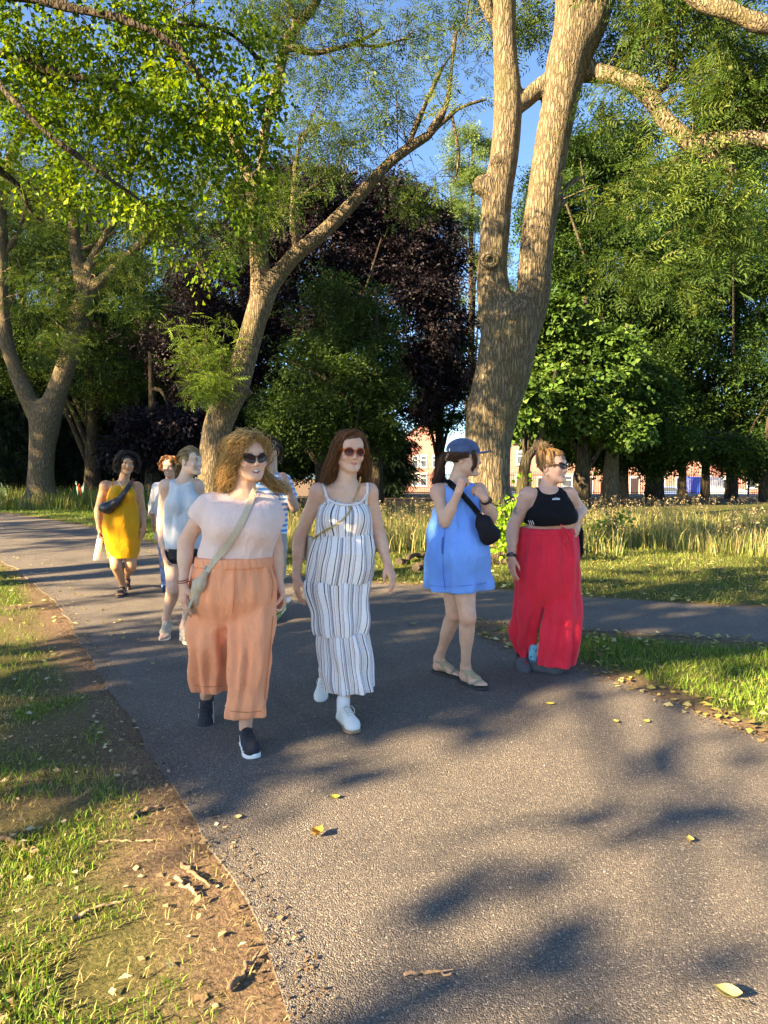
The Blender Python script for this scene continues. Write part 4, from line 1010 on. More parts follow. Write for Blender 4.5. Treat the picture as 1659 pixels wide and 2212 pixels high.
HY = 108.; z_ = float(hgt(0, HY)); wx = lambda px, Y: (px-CX)/FPX*Y; wz = lambda py, Y: CAMH-(py-1000)/FPX*Y
house('red brick gabled house with white windows behind the railings', wx(866, HY), wx(960, HY), HY, z_, wz(950, HY)-z_, BR1, [(wx(897, HY), wz(1010, HY), .95, 1.75), (wx(915, HY), wz(1010, HY), .95, 1.75), (wx(897, HY), wz(1050, HY), 1., 1.9), (wx(915, HY), wz(1050, HY), 1., 1.9), (wx(940, HY), wz(1010, HY), .95, 1.75)], None, 2.6, True, (wx(874, HY), wz(1005, HY)))
labs = ['orange brick house glimpsed right of the topknot', 'orange brick house behind the leaning pale trunk', 'red brick house left of the blue van', 'red brick house behind the white van', 'brick house at the right edge behind the railings', 'brick house mostly hidden by the big ash']
for q, px in enumerate((1200, 1300, 1400, 1500, 1600, 1100)):
    Yh = 84.; zz = float(hgt(0, Yh)); a, b_ = wx(px, Yh), wx(px+98, Yh); w = b_-a
    house(labs[q], a, b_, Yh, zz, 6.2, (BR2, BR2, BR1, BR1, BR2, BR1)[q], [(a+w*.25, zz+3.7, 1., 1.5), (a+w*.7, zz+3.7, 1., 1.5), (a+w*.25, zz+.9, 1.3, 1.5)], a+w*.72, 2.4)
# street surface
m = MB(); 
tag(put('road', mesh_np('road', [(-60, 62, -2.05), (90, 62, -2.05), (90, 76, -2.3), (-60, 76, -2.3)], np.array([[0, 1, 2, 3]])), simple('street_asphalt', (.07, .07, .07), .9)), 'street beyond the park railings', None, kind='structure')

def car(label, px, Y, col, length=4.2, heading=1, van=False, two=None):
    x = wx(px, Y); z0 = -2.05-.018*(Y-62); root = empty('parked_van' if van else 'parked_car', (x, Y, z0)); h = 2.3 if van else 1.45; w = 1.9 if van else 1.7; l = length/2
    paint = simple('car_paint', col, .3, var=.04, coat=.6); s_ = heading
    prof = [(-l, .35), (-l, .9), (-l+.15, h-.12), (-l+.4, h), (l*.35, h), (l*.62, 1.25), (l*.95, 1.05), (l, .75), (l, .35)] if van else [(-l, .4), (-l, .82), (-l+.25, .95), (-l*.62, h-.08), (-l*.3, h), (l*.12, h-.02), (l*.45, .98), (l*.9, .85), (l, .65), (l, .38)]
    m = MB(); m.poly([(x+s_*p[0], Y, z0+p[1]) for p in prof], (0, w, 0)); m.build('body', paint, root)
    if two is not None:
        m = MB(); m.poly([(x+s_*p[0], Y-.012, z0+p[1]) for p in ((-l, .4), (-l, .9), (-l+.15, h-.12), (-l+.4, h+.01), (-l*.45, h+.01), (-l*.45, .4))], (0, w+.024, 0)); m.build('blue_panel', simple('blue_paint', two, .35, var=.05), root)
    m = MB()
    wp = [(l*.1, 1.3), (l*.1, h-.25), (l*.33, h-.2), (l*.56, 1.3)] if van else [(-l*.62, .98), (-l*.5, h-.2), (-l*.28, h-.1), (l*.1, h-.12), (l*.38, .98)]
    m.poly([(x+s_*p[0], Y-.01, z0+p[1]) for p in wp], (0, w+.02, 0)); m.build('side_window', GLASS, root)
    for q in (-.6, .6):
        c = np.array([x+s_*q*l, Y-.02, z0+.32]); m = MB(); m.tube([c, c+[0, .2, 0]], .32, 16); ty = m.build('wheel', M_black_t, root); m = MB(); m.tube([c-[0, .01, 0], c+[0, .02, 0]], .19, 12); m.build('rim', M_rim, ty)
    m = MB(); c = np.array([x+s_*(l-.04), Y+.15, z0+.72]); m.box(c-[.05, .02, .08], c+[.06, .3, .08]); m.build('headlight', UPVC, root)
    m = MB(); c = np.array([x-s_*(l-.04), Y+.1, z0+.8]); m.box(c-[.06, .02, .08], c+[.05, .2, .12]); m.build('tail_light', simple('tail_red', (.5, .02, .02), .3), root)
    tag(root, label, 'van' if van else 'car', 'vehicles parked along the street')
M_black_t = simple('tyre_rubber', (.02, .02, .02), .8); M_rim = simple('wheel_rim', (.5, .5, .52), .3, metal=.8)
car('blue and white panel van parked behind the railings', 1556, 66, (.62, .66, .74), 5.4, 1, True, (.02, .09, .62))
car('pale blue car parked just right of the big ash', 1108, 67, (.30, .40, .62), 4.2, 1)
car('silver blue car parked behind the topknot', 1216, 67, (.36, .42, .55), 4.2, -1)
car('blue car parked left of the panel van', 1452, 66, (.16, .27, .55), 4.2, 1)
car('dark car parked behind the conifers by the mustard dress', 392, 66, (.10, .12, .25), 4.2, 1)
# park railings: every pale a piece
RY = 45.
fr = empty('railing_fence', (wx(1250, RY), RY, float(hgt(0, RY)))); IRON = simple('black_iron', (.012, .012, .014), .5)
zb = float(hgt(0, RY)); xs_ = np.arange(wx(866, RY), wx(1690, RY), .115)[:298]
m = MB(); m.box((-.011, -.011, 0), (.011, .011, 1.45)); m.add([(-.011, -.011, 1.45), (.011, -.011, 1.45), (.011, .011, 1.45), (-.011, .011, 1.45), (0, 0, 1.55)], [[0, 1, 4], [1, 2, 4], [2, 3, 4], [3, 0, 4]])
pale0 = m.build('pale', IRON, fr); pale0.matrix_parent_inverse = Matrix.Identity(4)
for q, x in enumerate(xs_):
    o = pale0 if q == 0 else pale0.copy()
    if q: COL.objects.link(o)
    o.location = (x-fr.location[0], 0, .05)
for zz in (.2, 1.32):
    m = MB(); m.box((xs_[0]-.1, RY-.006, zb+zz), (xs_[-1]+.1, RY+.006, zb+zz+.045)); m.build('rail', IRON, fr)
for q in range(0, len(xs_), 24):
    m = MB(); m.box((xs_[q]-.09, RY-.03, zb-.1), (xs_[q]-.03, RY+.03, zb+1.6)); m.build('post', IRON, fr)
tag(fr, 'black iron railings with pointed pales along the edge of the park', 'fence')
wl = MB(); wl.box((xs_[0]-2, RY+.35, zb-.4), (xs_[-1]+2, RY+.6, zb+.12)); tag(wl.build('low_wall', STONE, None), 'low pale wall behind the black railings', 'wall')
# sports court screen at the far left
CYY = 62.; zc_ = float(hgt(0, CYY)); cf = empty('court_fence', (wx(150, CYY), CYY, zc_)); SCR = simple('green_windscreen', (.24, .50, .36), .8, var=.15, scale=.6, trans=.25); PST = simple('blue_grey_post', (.25, .33, .42), .5)
xs2 = np.arange(wx(-40, CYY), wx(330, CYY), 1.9)
for a, b_ in zip(xs2[:-1], xs2[1:]):
    m = MB(); m.box((a+.06, CYY, zc_+.25), (b_-.06, CYY+.03, zc_+3.4)); m.build('screen_panel', SCR, cf)
for a in xs2:
    m = MB(); m.tube([(a, CYY-.02, zc_-.1), (a, CYY-.02, zc_+3.9)], .05, 8); m.build('post', PST, cf)
m = MB(); m.tube([(xs2[0], CYY-.02, zc_+3.5), (xs2[-1], CYY-.02, zc_+3.5)], .035, 8); m.build('top_rail', PST, cf)
tag(cf, 'green windscreen fence of a sports court glimpsed under the conifers', 'fence')
for px, lab in ((144, 'red post standing left of the conifer trunks'), (172, 'red post standing closer to the mustard dress')):
    x = wx(px, 60.5); m = MB(); m.box((x-.12, 60.4, hgt(0, 60.5)), (x+.12, 60.6, hgt(0, 60.5)+3.1)); m.tube([(x, 60.5, hgt(0, 60.5)+3.1), (x, 60.5, hgt(0, 60.5)+3.25)], [.12, .05], 10); tag(m.build('red_post', simple('red_paint', (.5, .03, .02), .5)), lab, 'post')
# ------------------------------------------------------------------ people
def rot(yaw=0, pitch=0, roll=0):
    y, p, r = map(math.radians, (yaw, pitch, roll))
    return np.array(Matrix.Rotation(y, 3, 'Z') @ Matrix.Rotation(p, 3, 'X') @ Matrix.Rotation(r, 3, 'Y'))

def unit(v):
    v = v3(v); return v/(np.linalg.norm(v)+1e-9)

def foot_frame(B, yaw, pitch=0, roll=0):
    a, p = math.radians(yaw), math.radians(pitch)
    f = np.array([math.sin(a), -math.cos(a), 0]); x = np.array([-math.cos(a), -math.sin(a), 0]); z = np.array([0, 0, 1.])
    f2 = f*math.cos(p)-z*math.sin(p); z2 = z*math.cos(p)+f*math.sin(p)
    M = np.eye(4); M[:3, 0] = x; M[:3, 1] = f2; M[:3, 2] = z2; M[:3, 3] = B
    return M

def tf(M, p):
    p = np.asarray(p, float); return p @ M[:3, :3].T+M[:3, 3]

def bare_foot(M, s, g=1.0):
    """capsules of a foot; s=+1 when the big toe is on local +x"""
    c = lambda a, b, r1, r2: cap(tf(M, v3(a)*g), tf(M, v3(b)*g), r1*g, r2*g)
    o = [(c((0, -.142, .032), (0, -.128, .035), .031, .031), .02), (c((0, -.128, .04), (0, -.125, .1), .031, .034), .025),
         (c((0, -.11, .062), (.006*s, -.02, .034), .034, .027), .03), (c((.022*s, -.012, .024), (-.026*s, -.03, .021), .022, .019), .02),
         (c((-.018*s, -.03, .022), (-.014*s, -.13, .02), .02, .022), .02)]
    for x, ln, r in zip((.031, .012, -.003, -.017, -.031), (.064, .062, .053, .043, .03), (.0125, .0095, .009, .0085, .008)):
        x *= s
        o.append((c((x*.9, -.005, .018), (x, ln*.6, .016), r, r), .008)); o.append((c((x, ln*.6, .016), (x*1.02, ln, .011), r, r*.9), .004))
    return o

class Body:
    def __init__(s, Y, skin, gr=1.0):
        s.Y = Y; s.ops = []; s.reg = []; s.skin = np.array(skin); s.gr = gr; s.paint = []; s.core = []; s.joints = []
    def j(s, px, py, dy=0.): return at(px, py, s.Y+dy)
    def rows(s, rows):
        out = []
        for r in rows:
            py, l, rr, ratio = r[:4]; dy = r[4] if len(r) > 4 else 0
            a, b = s.j(l, py, dy), s.j(rr, py, dy)
            rx = (b[0]-a[0])/2
            out.append((a[2], (a[0]+b[0])/2, s.Y+dy, rx, rx*ratio))
        return out
    def add(s, prim, k=.02): s.ops.append(('+', prim, k))
    def sub(s, prim, k=.004): s.ops.append(('-', prim, k))
    def torso(s, prim, k=.05):
        s.add(prim, k); s.core.append(('+', prim, k))
    def arm(s, sh, el_, wr, r=(.05, .041, .04, .026)):
        s.core += [('+', cap(sh, sh, r[0]*1.04), .035), ('+', cap(sh, sh+(el_-sh)*.35, r[0], r[0]+(r[1]-r[0])*.35), .03)]
        s.add(cap(sh, sh, r[0]*1.04), .035)
        s.add(cap(sh, el_, r[0], r[1]), .03)
        s.add(cap(el_, wr, r[2], r[3]), .012)
        s.joints += [(el_, .05), (wr+(wr-el_)*.3, .07), (sh, .06)]
        s.add(cap(el_+(wr-el_)*.12, el_+(wr-el_)*.45, r[2]*1.06, r[2]*.98), .02)
    HRES = .005
    def hand(s, W, u, n, side, curl=(.35, .4, .3), spread=1.0, sc=.95, thumb=0.3, fan=(0, 0, 0, 0)):
        u = unit(u); n = unit(n-np.dot(n, u)*u); t = np.cross(n, u)*side
        P = lambda a, b, c: W+(a*u+b*t+c*n)*sc
        kn = [(.088, .027, 0), (.092, .009, -.002), (.087, -.010, -.001), (.077, -.027, .002)]
        ln = [(.041, .025, .021), (.046, .029, .022), (.042, .027, .021), (.033, .02, .018)]
        for q, k in enumerate(kn):
            s.add(cap(P(.0, k[1]*.55, 0), P(*k), .0155*sc, .0115*sc), .012)
        for q, (k, l) in enumerate(zip(kn, ln)):
            p = P(*k); a = fan[q]; sp = k[1]*4.2*spread
            for i in range(3):
                a += curl[i]
                d = unit(math.cos(a)*u+math.sin(a)*n+sp*t*math.cos(a)*.6)
                e = p+d*l[i]*sc
                r0 = (.0096, .0088, .0082)[i]*(1 if q < 3 else .88)
                s.add(cap(p, e, r0*sc, r0*.92*sc), .003); p = e
        b = [P(.012, .016, .004), P(.045, .042, .012+.01*thumb), P(.072, .052-.02*thumb, .02+.03*thumb), P(.094, .05-.03*thumb, .026+.045*thumb)]
        for i in range(3):
            s.add(cap(b[i], b[i+1], (.0165, .0115, .0098)[i]*sc, (.012, .0102, .0085)[i]*sc), (.014, .004, .003)[i])
        c = W+u*.09*sc; s.reg.append((c-.115*sc, c+.115*sc, s.HRES))
        return P(.1, 0, .02)
    def leg(s, hip, kn, an, r=(.085, .056, .05, .034), calf=.058):
        s.add(cap(hip, kn, r[0], r[1]), .04)
        s.add(cap(kn, an, r[2], r[3]), .03)
        s.joints += [(kn+[0, -.04, 0], .05), (an, .05)]
        a = kn+(an-kn)*.2; b = kn+(an-kn)*.45; o = np.array([0, .018, 0])
        s.add(cap(a+o, b+o, calf*.92, calf*.75), .04)
        s.add(cap(kn+[0, -.012, .0], kn+[0, -.012, .02], r[1]*.75), .03)
    def foot(s, M, side, g=1.0):
        for p, k in bare_foot(M, side, g): s.add(p, k)
        c = tf(M, (0, -.03, .03)); s.reg.append((c-.14, c+.14, s.HRES*1.1))
    def head(s, px, py, dy=0., yaw=0, pitch=0, roll=0, sc=1.0, mouth='closed', neck=None, jaw=1.0, res=.0042, eyes=True):
        R = rot(yaw, pitch, roll); O = s.j(px, py, dy); s.HR, s.HO, s.HS = R, O, sc
        h = s.hl = lambda x, y, z: O+R @ (v3((x, y, z))*sc)
        C = lambda a, b, r1, r2, k: s.add(cap(h(*a), h(*b), r1*sc, (r2 or r1)*sc), k*sc)
        E = lambda c, r, k: s.add(ell(h(*c), v3(r)*sc, R), k*sc)
        if neck is not None:
            s.add(cap(h(0, .022, -.055), neck, .05*sc, .056*sc), .03)
            s.add(cap(h(0, .0, -.075), neck+[0, -.012, 0], .036*sc, .045*sc), .03)
        E((0, .014, .032), (.0735, .092, .083), .02)
        E((0, -.045, .042), (.062, .045, .055), .03)
        E((0, -.03, -.035), (.061*jaw, .062, .078), .03)
        for q in (-1, 1):
            C((.05*q*jaw, .0, -.058), (.02*q, -.066, -.095), .017, .016, .03)     # jaw line
            E((.038*q, -.066, -.03), (.026*jaw, .022, .024), .02)                     # cheeks
        E((0, -.078, -.1), (.022, .017, .016), .02)
        C((-.034, -.079, .026), (.034, -.079, .026), .0135, None, .018)             # brow
        for q in (-1, 1):
            s.sub(ell(h(.032*q, -.101, .004), v3((.02, .017, .0115))*sc, R), .012*sc)
            if eyes: E((.032*q, -.0745, .004), (.0135, .0135, .0125), .002)
        C((0, -.086, .012), (0, -.1, -.026), .0075, .0105, .012)
        E((0, -.1015, -.029), (.011, .011, .0095), .006)
        for q in (-1, 1): E((.0125*q, -.092, -.033), (.008, .009, .0075), .006)
        w = .022 if mouth == 'closed' else .026
        zc = .006 if mouth == 'closed' else .013
        if mouth != 'closed':
            s.sub(ell(h(0, -.092, -.0665), v3((w*.8, .014, .0055))*sc, R), .003*sc)
        up = .008 if mouth == 'smile' else .002
        for q in (-1, 1):
            C((0, -.0895, -.0585), (w*q, -.0795, -.0625+up), .0042, .002, .006)
            C((0, -.0885, -.0595-zc), (w*q*.9, -.0795, -.0635+up), .0048, .002, .006)
        if mouth != 'closed': C((-.015, -.083, -.0625), (.015, -.083, -.0625), .0042, None, .001)
        for q in (-1, 1):
            E((.0745*q, .014, -.008), (.008, .019, .031), .008)
            s.sub(ell(h(.083*q, .01, -.006), v3((.007, .009, .017))*sc, R), .004*sc)
        s.reg.append((O-.135*sc-np.array([0, 0, .01]), O+.135*sc, res))
        s.mouth, s.mw, s.mz, s.up = mouth, w, zc, up
        s.eyes = eyes
    def build(s, name, label, mat, res=.0105, brow=(.16, .09, .05), iris=(.05, .03, .02), lip=(.55, .19, .18), group='people walking along the park path', lowcut=None):
        V, F = shell(s.ops, res, s.reg)
        V = relax(V, F, 1, .4)
        C = np.tile(s.skin, (len(V), 1)).astype(float)
        q = (V-s.HO) @ s.HR/s.HS                         # head space
        x, y, z = q.T; ax_ = np.abs(x)
        near = (np.abs(q).max(1) < .14)
        def blend(mask, col):
            m = np.clip(mask, 0, 1)[:, None]*near[:, None]; C[:] = C*(1-m)+np.array(col)*m
        sk = s.skin
        blend(.5*np.exp(-(((ax_-.042)/.02)**2+((z+.032)/.02)**2))*(y < -.03), sk*np.array([1.03, .72, .72]))
        blend(.35*np.exp(-((x/.014)**2+((z+.03)/.012)**2))*(y < -.09), sk*np.array([1.02, .75, .75]))
        front = y < -.07
        zm = -.0605-s.mz*.5+s.up*(ax_/s.mw)**2
        hh = .0062+s.mz*.5
        lips = np.clip(3*(1-((ax_/s.mw)**2.2+((z-zm)/hh)**2)), 0, 1)*front
        blend(lips*.85, lip)
        if s.mouth != 'closed':
            blend(np.clip(4*(1-((ax_/(s.mw*.78))**2+((z-zm+.001)/.0062)**2)), 0, 1)*front, (.10, .025, .025))
            blend(np.clip(4*(1-((ax_/.0165)**2+((z+.0632)/.0042)**2)), 0, 1)*front, (.78, .73, .65))
        bz = .028-(ax_-.03)**2*3
        blend(np.clip(2.4-(((ax_-.034)/.019)**2+((z-bz)/.0045)**2)*2, 0, 1)*(y < -.06)*.85, brow)
        if s.eyes:
            e = ((ax_-.032)/.0135)**2+((z-.004)/.0062)**2
            blend(np.clip((1.1-e)*6, 0, 1)*(y < -.07), (.7, .66, .62))
            ir = ((ax_-.032)/.0062)**2+((z-.004)/.0062)**2
            blend(np.clip((1.1-ir)*6, 0, 1)*(y < -.07), iris)
            lash = np.clip(1-np.abs(e-1.15)*2.5, 0, 1)*(z > .004)*(y < -.06)
            blend(lash*.8, (.05, .03, .025))
        for p, r in s.joints:
            m_ = (.55*np.exp(-(np.linalg.norm(V-p, axis=1)/r)**2))[:, None]; C = C*(1-m_)+C*np.array([1.0, .74, .70])*m_
        nz = noise3(17, 28)(V[:, 0], V[:, 1], V[:, 2])[:, None]; C = C*(1+np.array([.02, .05, .06])*nz)
        for fn in s.paint: C = fn(V, C)
        me = mesh_np(name, V, F); attr(me, 'tint', np.clip(C, 0, 1), 'C')
        o = put(name, me, mat)
        o_arr[o.name] = (V, F)
        tag(o, label, 'person', group)
        s.o = o
        return o
    def hair_cap(s, name, mat, extra=(), cut=((0, -.106, -.022), (.07, .078, .099)), r=(.083, .109, .09), c=(0, .011, .038), res=.0055, disp=.004, df=90., low=None, cuts=()):
        sc, R, h = s.HS, s.HR, s.hl
        ops = [('+', ell(h(*c), v3(r)*sc, R), .01)]
        for a, b, r1, r2, k in extra: ops.append(('+', cap(h(*a), h(*b), r1*sc, r2*sc), k))
        ops.append(('-', ell(h(*cut[0]), v3(cut[1])*sc, R), .012))
        for a, b in cuts: ops.append(('-', ell(h(*a), v3(b)*sc, R), .012))
        if low is not None: ops.append(('&', slab(h(0, 0, low), R @ v3((0, 0, -1))), .01))
        nf = noise3(7, df)
        bb = [o[1] for o in ops if o[0] == '+']
        lo = np.min([b[0] for b in bb], 0)-.02; hi = np.max([b[1] for b in bb], 0)+.02
        ops.append(('~', (lo, hi, lambda X, Y, Z: disp*nf(X, Y, Z)), 0))
        V, F = shell(ops, res, (), lo, hi); V = relax(V, F, 1)
        me = mesh_np(name, V, F); attr(me, 'rnd', np.random.RandomState(3).uniform(.2, .5, len(V)))
        return put(name, me, mat, s.o)
    def glasses(s, mat, lens_mat, shape='cat', w=.027, hgt_=.021, tmat=None, temple=.0022, rim=.0026, flip=1, z0=.004, yb=-.103):
        o = empty('sunglasses'); o.parent = s.o
        R, h = s.HR, s.hl
        a = np.linspace(0, 2*math.pi, 28, endpoint=False)
        for q in (-1, 1):
            pw = .75
            cx_ = np.sign(np.cos(a))*np.abs(np.cos(a))**pw*w; cz = np.sign(np.sin(a))*np.abs(np.sin(a))**pw*hgt_
            if shape == 'cat': cz = cz+cx_*.22+np.where((cz > 0) & (cx_ > 0), cx_*.22, 0); cx_ = cx_*(1+cz*4.5)
            if shape == 'round': cx_ = np.cos(a)*w; cz = np.sin(a)*hgt_
            px_ = q*(.0335+cx_); py_ = yb+np.abs(px_)**2*5.5
            pts = np.array([h(x, y, z0+z) for x, y, z in zip(px_, py_, cz)])
            m = MB(); m.tube(np.concatenate([pts, pts[:2]]), rim*s.HS, 6, cap=False); m.build('frame', mat, o, True)
            n = R @ v3((0, .0015, 0))
            m = MB(); m.poly(pts if q < 0 else pts[::-1], n); m.build('lens', lens_mat, o, True)
            e = max(px_, key=abs); ez = z0+hgt_*.55
            m = MB(); m.tube(curve([h(e, yb+e*e*5.5+.002, ez), h(q*.0715, -.055, ez-.001), h(q*.0785, .0, .006), h(q*.081, .02, -.006)], 8), temple*s.HS, 6)
            m.build('temple', tmat or mat, o, True)
        m = MB(); m.tube(curve([h(-.009, yb+.001, z0+.008), h(0, yb-.002, z0+.0115), h(.009, yb+.001, z0+.008)], 6), rim*s.HS, 6); m.build('bridge', mat, o, True)
        return o

def tree_of(*objs):
    V, F, n = [], [], 0
    for o in objs:
        v, f = o_arr[o.name]; V.append(v); F.append(f+n); n += len(v)
    return BVHTree.FromPolygons([tuple(v) for v in np.concatenate(V)], [tuple(f) for f in np.concatenate(F)])

EYE = Vector((0, 0, CAMH))
def press(bvh, px, py, fall, lift=.006):
    d = Vector(ray(px, py)).normalized()
    p, n, _, _ = bvh.ray_cast(EYE, d)
    if p is None or p.y > fall+.6: return at(px, py, fall), np.array(-d)
    return np.array(p)+np.array(n)*lift, np.array(n)

def ribbon(name, pts, nrm, width, thick, mat, parent, smooth=True):
    P = np.asarray(pts); Nn = np.asarray(nrm); m = len(P)
    T = np.gradient(P, axis=0); S = np.cross(T, Nn); S /= np.linalg.norm(S, axis=1)[:, None]+1e-9
    width = np.broadcast_to(width, (m,))[:, None]
    k = np.array([[-1, 0], [-1, 1], [0, 1.25], [1, 1], [1, 0]])
    V = P[:, None]+S[:, None]*k[None, :, :1]*width[:, None]/2+Nn[:, None]*k[None, :, 1:]*thick
    i = np.arange(m-1)[:, None]; j = np.arange(5)[None]
    F = np.stack([i*5+j, i*5+(j+1) % 5, (i+1)*5+(j+1) % 5, (i+1)*5+j], -1).reshape(-1, 4)
    F2 = np.array([[4, 3, 1, 0], [(m-1)*5, (m-1)*5+1, (m-1)*5+3, (m-1)*5+4]])
    me = mesh_np(name, V.reshape(-1, 3), [F, F2], smooth)
    o = put(name, me, mat, parent); o_arr[o.name] = (V.reshape(-1, 3), F)
    return o

def flat(o): o.data.polygons.foreach_set('use_smooth', [False]*len(o.data.polygons))

def drape(name, pxs, bvh, fall, width, thick, mat, parent, m=24, lift=.004, sm=2):
    C = curve([(x, y, 0) for x, y in pxs], m)
    PN = [press(bvh, c[0], c[1], fall, lift) for c in C]
    P = np.array([p for p, n in PN]); Nn = np.array([n for p, n in PN])
    for k in range(3):
        P[:, k] = np.maximum(gsm(P[:, k], sm), P[:, k]) if False else gsm(P[:, k], sm); Nn[:, k] = gsm(Nn[:, k], sm)
    P[:, 1] -= .006
    Nn /= np.linalg.norm(Nn, axis=1)[:, None]
    return ribbon(name, P, Nn, width, thick, mat, parent), P, Nn

# shoes --------------------------------------------------------------
SOLE = np.array([(-.178, 0, 0), (-.174, .014, 0), (-.165, .024, 0), (-.15, .031, 0), (-.12, .033, 0), (-.08, .031, .002), (-.04, .036, .003), (0, .044, .001), (.03, .044, 0), (.055, .038, .003), (.075, .027, .006), (.087, .014, .008), (.092, 0, .008)])
def sole_prim(z0, z1, side, g=0., toe=.012):
    def f(X, Y, Z):
        yy = np.asarray(Y).ravel()
        w = np.interp(yy/(1+g*3), SOLE[:, 0], SOLE[:, 1]+np.where(SOLE[:, 1] > 0, g, 0), left=-.02, right=-.02).reshape(np.shape(Y))
        c = np.interp(yy, SOLE[:, 0], SOLE[:, 2]).reshape(np.shape(Y))*side
        sp = np.clip((Y-.03)/.06, 0, 1)**2*toe
        return np.maximum(np.abs(X-c)-w, np.maximum(z0+sp-Z, Z-z1-sp*.6))
    return np.array([-.06, -.2, z0-.005]), np.array([.06, .12, z1+.02]), f

def place(name, ops, res, M, mat, parent, it=2, lo=None, hi=None):
    V, F = shell(ops, res, (), lo, hi); V = relax(V, F, it)
    V = tf(M, V)
    o = put(name, mesh_np(name, V, F), mat, parent); o_arr[o.name] = (V, F)
    return o

def sneaker(M, side, parent, upper, sole, lace, swoosh=None, chunky=.028, nm='shoe'):
    root = empty(nm); root.parent = parent
    place('sole', [('+', sole_prim(0, chunky, side, .002), .0)], .005, M, sole, root)
    up = [('+', ell((0, .03, .036), (.042, .058, .036)), .01), ('+', cap((.004*side, .02, .045), (0, -.085, .078), .034, .036), .03), ('+', cap((0, -.14, .03), (0, -.135, .072), .035, .032), .03),
          ('+', cap((0, -.05, .03), (0, -.14, .028), .036, .034), .02), ('-', cap((0, -.118, .098), (0, -.13, .16), .026, .034), .008), ('&', slab((0, 0, chunky-.006), (0, 0, -1)), .002)]
    place('upper', up, .005, M, upper, root)
    m = MB()
    for i in range(5):
        y = .03-.021*i; z = .076+.0075*i
        for q in (-1, 1): m.tube(tf(M, curve([(-.02*q, y, z-.004), (0, y-.006, z+.004), (.02*q, y-.013, z-.001)], 6)), .0022, 5)
    for q in (-1, 1): m.tube(tf(M, curve([(0, -.068, .112), (.025*q, -.05, .118), (.036*q, -.03, .1), (.03*q, -.02, .088)], 8)), .0022, 5)
    m.build('laces', lace, root, True)
    if swoosh is not None:
        for q in (-1, 1):
            P = []; 
            for t in np.linspace(0, 1, 9):
                y = .045-.14*t; z = .04+.032*t*t-.02*math.sin(t*3.1)
                P.append((q*(.0405-.004*t+.003*math.sin(t*3)), y, z))
            nn = np.tile(M[:3, 0]*q, (9, 1))
            ribbon('side_mark', tf(M, np.array(P)), nn, .017*np.sin(np.linspace(.25, 2.9, 9))**1.2+.002, .002, swoosh, root)
    return root

def clog(M, side, parent, mat, hole):
    root = empty('clog'); root.parent = parent
    ops = [('+', sole_prim(0, .026, side, .008), 0), ('+', ell((0, .025, .04), (.052, .07, .042)), .012), ('+', cap((0, -.04, .04), (0, -.15, .036), .046, .042), .03),
           ('-', cap((0, -.075, .085), (0, -.14, .085), .037, .036), .01), ('&', slab((0, 0, 0), (0, 0, -1)), 0)]
    place('body', ops, .005, M, mat, root)
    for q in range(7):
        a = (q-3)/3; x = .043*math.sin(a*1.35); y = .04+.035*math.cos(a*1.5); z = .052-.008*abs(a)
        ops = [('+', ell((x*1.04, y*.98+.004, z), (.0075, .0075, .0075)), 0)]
        place('vent_shade_bead', ops, .003, M, hole, root, 1)  # solid dark bead; the hole's inner shade is in its colour
    m = MB(); m.tube(tf(M, curve([(-.047, -.055, .05), (-.043, -.12, .07), (0, -.178, .078), (.043, -.12, .07), (.047, -.055, .05)], 16)), .007, 6); m.build('heel_strap', mat, root, True)
    return root

def sandal(M, side, parent, strap_mat, sole_mat, bands, g=1.0, thick=.022, foam=None, nm='sandal'):
    """bands: list of (point, normal, half width) slabs that cut a strap out of the inflated foot"""
    root = empty(nm); root.parent = parent
    M2 = M.copy(); M2[:3, 3] = tf(M, (0, 0, -thick))
    place('sole', [('+', sole_prim(0, thick, side, .004, .006), 0)], .005, M2, sole_mat, root)
    if foam is not None: place('footbed', [('+', sole_prim(thick*.6, thick+.003, side, .0055, .006), 0)], .005, M2, foam, root)
    I = np.eye(4)
    for pt, nrm, hw in bands:
        ops = [('+', grow(p, .0055), k) for p, k in bare_foot(I, side, g)]
        n = unit(nrm)
        ops += [('&', slab(v3(pt)+n*hw, n), .001), ('&', slab(v3(pt)-n*hw, -n), .001), ('&', slab((0, 0, -.002), (0, 0, -1)), 0), ('&', slab((0, 0, .125), (0, 0, 1)), 0)]
        place('strap', ops, .0045, M, strap_mat, root, 1)
    return root
# ------------------------------------------------------------------ the eight walkers
SKIN = attr_mat('skin', rough=.52, sss=.12, spec=.35, bump=.08, bscale=400., var=.07, scale=30.)
FAIR = (.72, .405, .275); TAN = (.44, .235, .13); ROSY = (.72, .395, .28)
def cloth(name, col, **kw):
    a = dict(rough=.85, var=.07, scale=9., bump=.2, bscale=60., spec=.2, sheen=.15, creases=.6); a.update(kw)
    return simple(name, col, **a)
M_black = simple('black_rubber', (.02, .02, .022), .6, bump=.1)
M_white = simple('white_leather', (.72, .71, .66), .5, var=.06, bump=.08, bscale=150)
M_whiterub = simple('white_rubber', (.75, .75, .72), .6, var=.05)
M_gold = simple('gold_metal', (.8, .58, .22), .28, metal=1., var=.1)
M_silver = simple('silver_metal', (.8, .8, .78), .25, metal=1., var=.05)
M_lens = simple('dark_lens', (.022, .009, .013), .12, spec=.25, var=.3, scale=20)
M_wine_lens = simple('wine_lens', (.06, .012, .016), .12, spec=.25, var=.3, scale=20)
M_amber = simple('amber_acetate', (.55, .10, .015), .25, spec=.6, var=.25, scale=70)
M_tort = simple('tortoise_acetate', (.08, .03, .012), .25, var=.8, scale=120)

def wrinkle(seed, freq=26, amp=.004, zs=1.6):
    nf = noise3(seed, freq)
    return lambda Z, th: amp*np.abs(nf(th*.16, th*.05, Z*zs))

